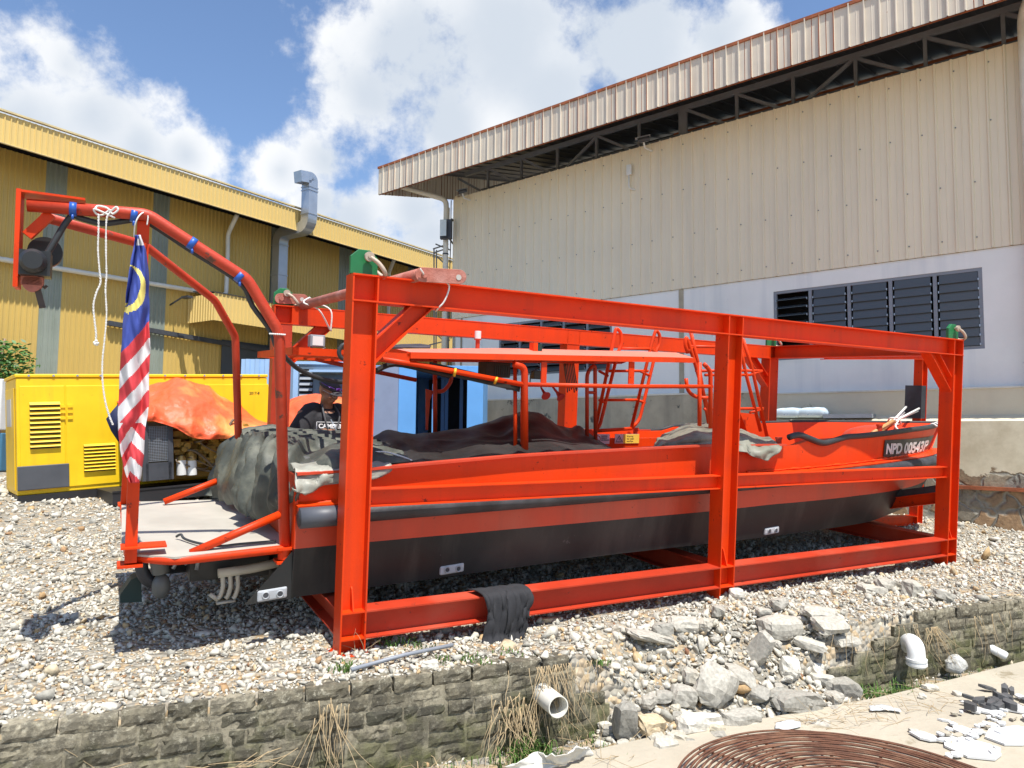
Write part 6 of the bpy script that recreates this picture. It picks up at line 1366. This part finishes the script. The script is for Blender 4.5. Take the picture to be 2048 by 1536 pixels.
for a, b in (((911, 738), (908, 752)), ((994, 756), (989, 767))):
    m_ = MB(); m_.tube([loc(*a, 1, yN - .02), loc((a[0] + b[0]) / 2 + 1, (a[1] + b[1]) / 2 - 2, 1, yN - .035), loc(*b, 1, yN - .01)], .011, 8); m_.build('yellow_tie', YELT, bt, True)
p = loc(955, 693, 1, 1.2); m_ = MB(); p = p + Vector((0, 0, .045)); m_.cyl(p - Vector((0, 0, .12)), p + Vector((0, 0, .01)), .018, n=14); m_.cyl(p + Vector((0, 0, .01)), p + Vector((0, 0, .02)), .03, n=16); lb = m_.build('beacon_base', RED2, can, 'auto')
m_ = MB(); m_.cyl(p + Vector((0, 0, .02)), p + Vector((0, 0, .085)), .027, n=18); m_.build('beacon', WHITE, can, 'auto')
p = loc(1078, 698, 1, .80); m_ = MB(); m_.box((p.x - .05, p.y, p.z - .035), (p.x - .012, p.y + .07, p.z + .05)); m_.build('nav_light_screen', REDB, can); m_ = MB(); m_.box((p.x - .010, p.y, p.z - .05), (p.x + .03, p.y + .05, p.z + .04)); m_.build('nav_light', pm('dark_green_lens', (.012, .04, .035), .3), can)
p = loc(635, 681, 1, .9); m_ = MB(); m_.box((p.x - .05, p.y, p.z - .045), (p.x + .055, p.y + .08, p.z + .04)); wl = m_.build('work_light', GREYP, bt, bevel=.006); m_ = MB(); m_.box((p.x - .035, p.y - .004, p.z - .035), (p.x + .04, p.y - .001, p.z + .03)); m_.build('work_light_glass', WHITE, wl); m_ = MB(); m_.tube([(p.x - .05, p.y - .01, p.z - .05), (p.x, p.y, p.z - .075), (p.x + .06, p.y, p.z - .05)], .006, 6); m_.build('work_light_bracket', BLACKP, wl)
p = loc(1000, 738, 1, 1.0); m_ = MB(); m_.box((p.x - .13, p.y, p.z - .07), (p.x + .10, p.y + .15, p.z + .055)); sp_ = m_.build('loud_hailer', pm('brown_black_grille', (.045, .028, .022), .7), bt, bevel=.008)
for k in range(7): pass
m_ = MB(); 
for k in range(7): m_.box((p.x - .05 + k * .02, p.y - .006, p.z - .055), (p.x - .042 + k * .02, p.y - .001, p.z + .03))
m_.build('grille_bars', BLACKP, sp_)
for px, py, qx, qy in ((1082, 775, 1092, 792), (1104, 772, 1122, 795)):
    a, b = loc(px, py, 1, 1.1), loc(qx, qy, 1, 1.0); d = b - a; m_ = MB(); m_.tube([a, a + d * .55, a + d * .8, b, b + d * .02], [.008, .012, .022, .042, .040], 16); m_.build('horn', pm('faded_red_plastic', (.50, .045, .04), .4), bt, 'auto')
m_ = MB()
for k in range(7):
    x = 1132 + k * 3.2; m_.tube(smooth_path([loc(x - 4, 727, 1, 1.0), loc(x - 1, 750, 1, 1.0), loc(x + 2, 768, 1, 1.0), loc(x + 3 + k % 3, 785 - 3 * (k % 4), 1, 1.0)], 3), .006, 6)
m_.build('hanging_wires', BLACKP, bt, True); m_ = MB(); m_.tube(smooth_path([loc(1060, 765, 1, .9), loc(1063, 745, 1, .9), loc(1080, 735, 1, .9)], 3), .005, 6); m_.build('hanging_wire', BLACKP, bt, True)
m_ = MB(); m_.box(loc(1068, 758, 1, 1.0), loc(1080, 742, 1, 1.06)); m_.build('switch_box', BLACKP, bt, bevel=.004); m_ = MB(); m_.box(loc(1019, 780, 1, .7), loc(1030, 768, 1, .76)); m_.build('switch_box', BLACKP, bt, bevel=.004)
m_ = MB(); m_.prism([loc(760, 697, 1, 1.2), loc(860, 697, 1, 1.2), loc(862, 693, 1, 1.6), loc(840, 690, 1, 1.6), loc(800, 691, 1, 1.6)], (0, 0, .012)); o = m_.build('rubber_mat', RUBBER, mw=FM); tag(o, 'dark rubber mat lying on the left end of the boat canopy', 'mat')
# ladders standing in the bow
def ladder(name, label, P, yb_, r=.018):
    root = thing(name, label, 'ladder', FM)
    q = lambda px, py, dy=0: loc(px, py, 1, yb_ + dy)
    for pts in P['rails']: MB().tube(bend_path([q(*p) for p in pts], .07, 4), r, 10).build('ladder_rail', RED2 if P.get('old') else RED, root, True)
    for a, b in P['rungs']: MB().tube([q(*a), q(*b)], r * .8, 8).build('rung', RED, root, True)
ladder('boarding_ladder', 'left of the two red tube ladders standing behind the canopy', dict(rails=[[(1190, 862), (1225, 690), (1232, 655), (1242, 665), (1243, 690), (1236, 704), (1200, 850), (1192, 860)], [(1263, 855), (1305, 680), (1312, 659), (1320, 670), (1319, 690), (1312, 702), (1279, 840), (1263, 857)], [(1190, 862), (1263, 857)]],
    rungs=[((1240, 697), (1306, 698)), ((1222, 705), (1236, 704)), ((1300, 699), (1312, 703)), ((1212, 742), (1296, 742)), ((1198, 742, ), (1216, 752)), ((1280, 742), (1300, 752)), ((1208, 800), (1276, 800)), ((1198, 800), (1212, 806)), ((1276, 800), (1290, 806))]), 1.75)
ladder('boarding_ladder', 'right of the two red tube ladders, beside the middle post', dict(rails=[[(1430, 868), (1388, 720), (1372, 672), (1370, 690), (1376, 706)], [(1418, 850), (1398, 735), (1381, 662)], [(1521, 862), (1490, 740), (1474, 660)], [(1535, 878), (1505, 740), (1486, 678)], ],
    rungs=[((1380, 693), (1468, 694)), ((1376, 704), (1385, 694)), ((1395, 742), (1492, 741)), ((1492, 741), (1524, 742)), ((1524, 742), (1500, 750)), ((1410, 750), (1500, 750)), ((1412, 818), (1526, 817)), ((1500, 825), (1526, 818)), ((1400, 752), (1392, 741)), ((1418, 826), (1408, 817))]), 1.0)
# bow fittings seen over the bulwark
def bpt(x, y, z): return Vector((x, y, z))
for x, y, h in ((4.35, .55, .10), (6.25, .80, .12), (3.75, 1.95, .11)):
    z0 = interp(GT, x) - .16; m_ = MB(); m_.cyl((x, y, z0), (x, y, z0 + .16 + h * .3), .028, n=14); m_.cyl((x, y, z0 + .16 + h * .3), (x, y, z0 + .18 + h * .3), .034, n=14); m_.build('bollard', STRIPE, bt, 'auto')
m_ = MB(); m_.ell((7.0, 1.25, 1.18), (.55, .42, .17), 14); m_.build('foredeck_hump', STRIPE, bt, True)
m_ = MB(); m_.prism([(2.9, 1.9, .85), (3.6, 1.9, .85), (3.6, 1.9, 1.12), (3.0, 1.9, 1.16)], (0, .2, 0)); m_.box((4.3, 1.55, .85), (4.7, 2.0, 1.06)); m_.build('deck_locker', RED, bt)
m_ = MB(); m_.prism([loc(1480, 825, 1, 1.2), loc(1510, 828, 1, 1.2), loc(1545, 878, 1, 1.2), loc(1500, 878, 1, 1.2)], (0, .35, 0)); m_.build('sloping_plate', REDB, bt)
stick = lambda c_, px0, py0, px1, py1, y0, y1, w, h, mat, name: MB()
def sticker(px0, py0, px1, py1, y, mat, name, lines):
    a = loc(px0, py1, 1, y); b = loc(px1, py0, 1, y); m_ = MB(); m_.box((a.x, y - .004, a.z), (b.x, y - .001, b.z)); st_ = m_.build(name, mat, bt); w = b.x - a.x; h = b.z - a.z
    lines(a, w, h, y - .0045, st_)
PINKW = pm('pale_pink_sticker', (.66, .50, .52), .4); YST = pm('yellow_sticker', (.80, .55, .08), .4); INK = pm('dark_print', (.03, .02, .02), .6); REDP = pm('red_print', (.45, .03, .05), .6)
yI = YC + .84
def nosmoke(a, w, h, y, st_):
    m_ = MB(); c = Vector((a.x + w * .26, y, a.z + h * .5)); r_ = h * .32
    m_.tube([c + Vector((math.cos(t) * r_, 0, math.sin(t) * r_)) for t in np.linspace(0, 2 * math.pi, 25)[:-1]], r_ * .13, 6, True); m_.bar(c + Vector((-.7 * r_, 0, .7 * r_)), c + Vector((.7 * r_, 0, -.7 * r_)), r_ * .2, .002, (0, 1, 0)); m_.build('no_smoking_mark', REDP, st_)
    text_mesh('DILARANG\nMEROKOK\nNO SMOKING', INK, st_, (a.x + w * .47, y - .001, a.z + h * .72), (1, 0, 0), (0, 0, 1), h * .20, 'sticker_print', .0008, .8)
def warn(a, w, h, y, st_):
    m_ = MB(); m_.box((a.x + w * .34, y - .0005, a.z + h * .02), (a.x + w, y + .0003, a.z + h * .98)); m_.build('yellow_field', YST, st_)
    c = Vector((a.x + w * .17, y, a.z)); m_ = MB()
    P_ = [Vector((c.x, y - .002, a.z + h * .82)), Vector((c.x - w * .13, y - .002, a.z + h * .18)), Vector((c.x + w * .13, y - .002, a.z + h * .18))]
    m_.tube(P_, h * .045, 6, True); m_.bar(Vector((c.x, y - .002, a.z + h * .33)), Vector((c.x, y - .002, a.z + h * .62)), h * .06, .002, (0, 1, 0)); m_.build('warning_mark', INK, st_)
    text_mesh('Warning\nhot water\noverflow', INK, st_, (a.x + w * .48, y - .001, a.z + h * .68), (1, 0, 0), (0, 0, 1), h * .26, 'sticker_print', .0008, .95)
sticker(1229, 868, 1278, 887, 1.72, PINKW, 'warning_sticker', warn); sticker(1186, 868, 1219, 888, 1.72, PINKW, 'no_smoking_sticker', nosmoke)
m_ = MB(); m_.box((loc(1180, 880, 1, 1.73).x, 1.725, .9), (loc(1345, 880, 1, 1.73).x, 1.76, 1.16)); m_.build('locker_front', REDB, bt)
sticker(1584, 851, 1616, 868, yI - .06, PINKW, 'no_smoking_sticker', nosmoke)
# bundle of boat hooks in the bow
root = thing('boat_hooks', 'bundle of boat hooks with wooden and white poles sticking up in the bow', 'boat hooks', FM)
K0 = Vector((5.6, 1.1, 1.20)); 
kb = [loc(1745, 866, 1, .75), loc(1750, 868, 1, .8), loc(1757, 867, 1, .85)]; kt = [loc(1786, 842, 1, 1.15), loc(1788, 843, 1, 1.2), loc(1784, 844, 1, 1.22)]
m_ = MB()
for a, b in zip(kb, kt): m_.tube([a, b], .022, 9)
m_.build('wooden_poles', pm('orange_wood', (.50, .27, .10), .6, 0, .2, 8), root, True)
m_ = MB()
for a, (px, py) in zip(kt + [kt[1]], ((1812, 814), (1838, 817), (1835, 822), (1808, 825))): m_.tube([a, loc(px, py, 1, 1.5)], .014, 8)
m_.build('white_poles', WHITE, root, True)
rope([kt[0] + Vector((.03, -.05, .03)), kt[1] + Vector((.05, -.05, -.03)), kt[2] + Vector((0, .04, -.02)), kt[0] + Vector((-.03, .02, .03)), kt[0] + Vector((.03, -.05, .03)), loc(1791, 852, 1, 1.0), loc(1797, 860, 1, .75)], .010, 'pale rope lashing the boat hooks together in the bow')
b1 = Vector((8.15, YC - .05, 1.37)); rope([Vector((7.6, .85, 1.36)), Vector((7.75, 1.1, 1.40)), Vector((8.22, 1.2, 1.38)), Vector((8.27, 1.2, 1.25)), Vector((8.22, 1.18, 1.05)), Vector((8.26, 1.18, .95))], .010, 'thin dark rope hanging off the tip of the bow', 'rope', FM, pm('dark_rope', (.10, .10, .085), .9))
for x in (7.3, 7.5, 7.7): rope([Vector((x, YC - hbw(.95, 4.6, 8.2, x) + .04, interp(GT, x) + .0)), Vector((x, YC - hbw(.95, 4.6, 8.2, x) + .0, interp(GT, x) + .04)), Vector((x + .03, YC - hbw(.95, 4.6, 8.2, x) - .04, interp(GT, x) + .01))], .010, {7.3: 'pale lashing on the bow hose farthest from the bow tip', 7.5: 'middle one of three pale lashings on the bow hose', 7.7: 'pale lashing on the bow hose nearest the bow tip'}[x], 'lashing', cat='lashing')

# ------------------------------------------------------------------ tarpaulins thrown over the boat
def tarp(name, ctrl, mat, label, nu=10, nv=10, amp=.03, sc=4.5, amp2=.01, sc2=14, seed=1, th=.006, group=None, fold=1.0, drape=0, df=7):
    R = crumple(surf(ctrl, nu, nv), amp, sc, seed, amp2, sc2, fold=fold, drape=drape, df=df); o = MB().grid(R).build(name, mat, None, True, mw=FM); md = o.modifiers.new('thickness', 'SOLIDIFY'); md.thickness = th; md.offset = 0
    return tag(o, label, 'tarpaulin', group)
Lx = lambda px, py, x: loc(px, py, 0, x)
Ly = lambda px, py, y: loc(px, py, 1, y)
ctrl = [ # from inside the boat (first row) over the stern and down to the platform (last row); columns from far side to near side
 [Vector((.55, 2.15, 1.12)), Vector((.55, 1.8, 1.18)), Vector((.60, 1.4, 1.15)), Vector((.62, 1.0, 1.12)), Vector((.6, .62, 1.10)), Vector((.55, .40, 1.08))],
 [Vector((-.02, 2.28, 1.20)), Ly(497, 878, 2.0), Ly(540, 877, 1.65), Ly(580, 884, 1.35), Ly(640, 888, 1.1), Vector((.25, .40, 1.11))],
 [Ly(452, 895, 2.35), Ly(490, 882, 1.85), Ly(520, 880, 1.35), Ly(556, 895, .95), Ly(600, 912, .62), Vector((.10, .345, 1.085))],
 [Ly(436, 920, 2.38), Ly(474, 925, 1.80), Ly(505, 920, 1.20), Ly(540, 925, .80), Ly(590, 935, .52), Vector((.08, .315, 1.03))],
 [Ly(428, 950, 2.40), Ly(462, 962, 1.80), Ly(492, 965, 1.15), Ly(530, 970, .78), Ly(575, 962, .50), Vector((-.10, .30, 1.0))],
 [Ly(424, 975, 2.42), Ly(462, 988, 1.75), Ly(488, 1000, 1.10), Ly(525, 1010, .80), Ly(565, 990, .52), Vector((-.16, .31, .94))],
 [Ly(420, 992, 2.42), Ly(470, 1004, 1.75), Ly(500, 1022, 1.05), Ly(540, 1034, .78), Ly(572, 1000, .53), Vector((-.17, .33, .90))]]
tarp('tarpaulin', ctrl, TARPG, 'crumpled grey green tarpaulin bunched over the stern and down to the platform', 16, 14, .014, 2.6, .002, 10, 3, fold=.3, drape=.060, df=12)
ctrl = [ # edge strip lying over the near bulwark left of the near left post
 [Vector((.42, .50, 1.12)), Vector((.15, .52, 1.12)), Vector((-.05, .52, 1.12)), Vector((-.22, .52, 1.10))],
 [Vector((.40, .36, 1.112)), Vector((.15, .35, 1.10)), Vector((-.05, .34, 1.09)), Vector((-.22, .36, 1.09))],
 [Vector((.40, .31, 1.075)), Ly(660, 948, .30), Ly(625, 965, .29), Ly(590, 968, .28)],
 [Vector((.34, .30, 1.04)), Ly(655, 965, .295), Ly(620, 984, .28), Ly(592, 984, .27)],
 [Vector((.28, .30, 1.02)), Ly(640, 972, .295), Ly(608, 987, .275), Ly(584, 975, .27)]]
tarp('tarpaulin', ctrl, pm('pale_grey_tarpaulin', (.30, .30, .25), .5, 0, .3, 6, .2, 18, dirt=((.10, .11, .10), .4, 4)), 'pale tarpaulin hem folded over the boat side left of the near left post', 8, 8, .02, 6, .008, 18, 5)
ctrl = [[Ly(592, 885, 1.5), Ly(640, 882, 1.5), Ly(690, 880, 1.5)], [Ly(592, 905, 1.0), Ly(640, 908, 1.0), Ly(700, 902, 1.0)], [Ly(592, 930, .62), Ly(650, 925, .62), Ly(700, 915, .62)], [Ly(592, 948, .42), Ly(650, 940, .42), Ly(700, 934, .42)]]
tarp('tarpaulin', ctrl, TARPD, 'dark grey tarpaulin sagging inside the stern in front of the man', 8, 8, .03, 4, .008, 14, 8)
ridge = [(.30, 1.20, .0), (.55, 1.22, 0), (.85, 1.19, 0), (1.1, 1.20, 0), (1.35, 1.24, 0), (1.6, 1.28, 0), (1.85, 1.345, 0), (2.1, 1.37, 0), (2.35, 1.30, 0), (2.6, 1.20, 0), (2.85, 1.0, 0)]
top = [(745, 872), (770, 862), (800, 868), (835, 871), (870, 868), (930, 858), (985, 845), (1020, 834), (1048, 828), (1082, 832), (1110, 848), (1140, 856), (1162, 856), (1190, 876), (1222, 902)]
ctrl = []
for f_, y in ((-.02, 2.08), (0, 1.55), (.30, 1.15), (.62, .80), (.92, .52), (1.06, .40)):
    r_ = []
    for px, py in top:
        base = 938 - (px - 745) * .070; yy = py if y > 1.5 else py + (base - py) * f_
        if y > 2: yy = py + 12
        r_.append(Ly(px, yy, y))
    ctrl.append(r_)
tarp('tarpaulin', ctrl, TARPB, 'black tarpaulin heaped over the machinery in the middle of the boat', 5, 10, .015, 2.2, .003, 9, 11, drape=.020, df=8)
ctrl = [[Ly(1330, 868, 1.2), Ly(1372, 852, 1.25), Ly(1420, 850, 1.2), Ly(1462, 858, 1.1), Ly(1505, 868, .9), Ly(1545, 880, .7)],
        [Ly(1318, 880, .8), Ly(1362, 862, .8), Ly(1415, 856, .8), Ly(1462, 862, .75), Ly(1510, 873, .6), Ly(1556, 892, .45)],
        [Ly(1305, 893, .45), Ly(1350, 878, .45), Ly(1405, 870, .45), Ly(1465, 872, .42), Ly(1515, 886, .33), Ly(1562, 898, .27)],
        [Ly(1310, 894, .42), Ly(1350, 890, .42), Ly(1410, 886, .40), Ly(1470, 888, .32), Ly(1512, 902, .25), Ly(1550, 910, .24)],
        [Ly(1320, 895, .40), Ly(1360, 894, .40), Ly(1418, 896, .35), Ly(1475, 904, .26), Ly(1512, 915, .24), Ly(1534, 922, .235)]]
tarp('tarpaulin', ctrl, pm('weathered_grey_tarpaulin', (.17, .17, .13), .45, 0, .35, 5, .2, 18, dirt=((.05, .055, .05), .45, 4), fade=((.30, .30, .24), .6, 6)), 'grey green tarpaulin hanging over the near side beside the middle post', 9, 9, .012, 5, .004, 16, 14, drape=.022, df=6)
rope([Ly(745, 905, .55), Ly(770, 904, .52), Ly(800, 912, .48), Ly(824, 921, .42)], .006, 'pale cord on the black tarpaulin right of the near left post')

# ------------------------------------------------------------------ flag
def flag():
    L_ = [(470, 270, 280), (485, 269, 286), (500, 267, 291), (540, 258, 296), (580, 253, 298), (620, 249, 298), (660, 246, 299), (700, 243, 301), (750, 240, 298), (800, 238, 298), (830, 236, 296), (860, 237, 290), (900, 240, 288), (930, 246, 284), (950, 252, 282), (966, 259, 278)]
    ns, nv = 56, 190; rows = []; mi = []
    def lr(y): return interp([(a, b) for a, b, c in L_], y), interp([(a, c) for a, b, c in L_], y)
    for i in range(nv + 1):
        y = 470 + 496 * i / nv; a, b = lr(y); a += 1.5 * mnoise.noise(Vector((y * .03, 1, 0))); b += 1.5 * mnoise.noise(Vector((y * .03, 5, 0))); row = []
        for j in range(ns + 1):
            u = j / ns; px = a + (b - a) * u; dep = .345 + .035 * math.sin(u * 7 + y * .012 + mnoise.noise(Vector((u * 2, y * .008, 0))) * 3) - .03 * math.sin(u * math.pi) + .02 * mnoise.noise(Vector((u * 5 - y * .02, y * .02, 3)))
            row.append(loc(px, y, 1, dep))
        rows.append(row)
    m_ = MB(); m_.grid(rows); 
    for i in range(nv):
        y = 470 + 496 * (i + .5) / nv; a, b = lr(y)
        for j in range(ns):
            px = a + (b - a) * (j + .5) / ns
            if y < 490 and (px - a) > (b - a) * (.25 + (490 - y) * .02): c = 1
            elif y + 1.15 * (px - 243) < 706:
                c = 0
                if ((px - 257) / 34) ** 2 + ((y - 577) / 47) ** 2 < 1 and ((px - 247) / 33.5) ** 2 + ((y - 571) / 43) ** 2 > 1: c = 3
                if px < 259 and abs(y - 608) < (259 - px) * .35 and px < 258: c = 3
                if px < 258 and abs(y - 622 - (px - 250) * .6) < 2.2: c = 3
            else:
                k = (y + 1.15 * (px - 243) - 706) / 34; tw = y > 850 and px > 262
                if y > 845: k = (y + (1.6 if px < 262 else -1.1) * (px - 262) - 706 + 4) / 30
                c = 2 if int(k) % 2 == 0 else 1
            mi.append(c)
    m_.m = mi; b_ = MB()
    FB = pm('flag_blue', (.045, .075, .34), .8, 0, .12, 12); FWm = pm('flag_white', (.66, .64, .64), .8, 0, .08, 12, dirt=((.4, .36, .33), .2, 10)); FRm = pm('flag_red', (.60, .045, .055), .8, 0, .12, 12); FY = pm('flag_yellow', (.80, .68, .18), .8)
    k = len(m_.v); P_ = [loc(x, y, 1, .42) for x, y in ((238, 806), (224, 822), (212, 838), (222, 862), (238, 886))]; m_.v += [tuple(p) for p in P_]; m_.f.append(tuple(k + i for i in range(5))); m_.m.append(4)
    o = m_.build('flag', [FB, FWm, FRm, FY, pm('flag_navy', (.012, .02, .07), .8)], None, True, mw=FM); md = o.modifiers.new('thickness', 'SOLIDIFY'); md.thickness = .003; tag(o, 'furled red white and blue striped flag with yellow crescent hanging from the davit post', 'flag')
flag()
rope([loc(268, 474, 1, .34), loc(270, 450, 1, .30), loc(278, 432, 1, .30), loc(290, 424, 1, .34), loc(296, 432, 1, .33), loc(294, 450, 1, .33)], .004, 'thin white cord tying the flag to the davit tube')
rp = lambda pts, y=.30: [loc(a, b, 1, y) for a, b in pts]
def twisted(pts, r, label):
    P_ = smooth_path(pts, 10); m_ = MB()
    for s in (0, 1):
        q = []; L_ = 0
        for i, p in enumerate(P_):
            if i: L_ += (p - P_[i - 1]).length
            q.append(p + Vector((math.cos(L_ * 190 + s * math.pi), .6 * math.sin(L_ * 190 + s * math.pi), 0)) * r * .7)
        m_.tube(q, r * .75, 6)
    o = m_.build('rope', ROPE, None, True, mw=FM); return tag(o, label, 'rope')
twisted(rp([(197, 428), (197, 460), (196, 500), (199, 540), (201, 565), (193, 585), (187, 610), (189, 640), (192, 665), (192, 678)]), .0042, 'shorter of the two twisted white ropes hanging from the davit, with a knotted end')
twisted(rp([(221, 424), (213, 440), (212, 500), (213, 550), (211, 580), (213, 630), (209, 680), (205, 720), (205, 760), (210, 800), (218, 830), (226, 850)]), .0042, 'longer twisted white rope hanging from the davit beside the flag')
k_ = loc(192, 680, 1, .30); m_ = MB()
for i in range(7): m_.ell(k_ + Vector((random.gauss(0, .006), random.gauss(0, .005), random.gauss(-.01, .010))), (.009, .009, .008), 5)
o = m_.build('rope_knot', ROPE, None, True, mw=FM); tag(o, 'white knot at the end of the shorter hanging rope', 'rope knot')
kn = [(190, 418), (196, 412), (212, 415), (222, 421), (232, 414), (236, 420), (225, 428), (219, 421), (205, 430), (193, 428), (190, 418)]
rope([loc(a, b, 1, .31 + .012 * math.sin(i)) for i, (a, b) in enumerate(kn)] + [loc(230, 436, 1, .31)], .0055, 'white rope bow knotted round the davit tube')
rope([loc(353, 1073, 2, .63), loc(362, 1069, 2, .65), loc(370, 1078, 2, .63), loc(400, 1087, 2, .63), (loc(440, 1092, 2, .63)), loc(480, 1088, 2, .63), loc(552, 1082, 2, .63)], .008, 'dark cable lying on the grey platform behind the stern', 'cable', FM, HOSE, cat='cable')

# ------------------------------------------------------------------ put every thing's origin at its own base
bpy.context.view_layer.update()
tops = [o for o in S.objects if o.parent is None and o.type in ('EMPTY', 'MESH') and o.get('kind') is None and not o.get('group')]
def desc(o):
    out = []
    for c in o.children: out += [c] + desc(c)
    return out
for o in tops:
    ms = [q for q in [o] + desc(o) if q.type == 'MESH' and len(q.data.vertices)]
    if not ms: continue
    lo = Vector((1e9,) * 3); hi = Vector((-1e9,) * 3); inv = o.matrix_world.inverted()
    for q in ms:
        M_ = inv @ q.matrix_world; co = np.empty(len(q.data.vertices) * 3); q.data.vertices.foreach_get('co', co); co = co.reshape(-1, 3) @ np.array(M_.to_3x3()).T + np.array(M_.translation)
        a, b = co.min(0), co.max(0); lo = Vector([min(lo[i], a[i]) for i in range(3)]); hi = Vector([max(hi[i], b[i]) for i in range(3)])
    c = Vector(((lo.x + hi.x) / 2, (lo.y + hi.y) / 2, lo.z))
    if o.type == 'MESH':
        o.data.transform(Matrix.Translation(-c)); o.matrix_world = o.matrix_world @ Matrix.Translation(c)
    else:
        for q in o.children: q.matrix_basis = Matrix.Translation(-c) @ q.matrix_basis
        o.matrix_world = o.matrix_world @ Matrix.Translation(c)
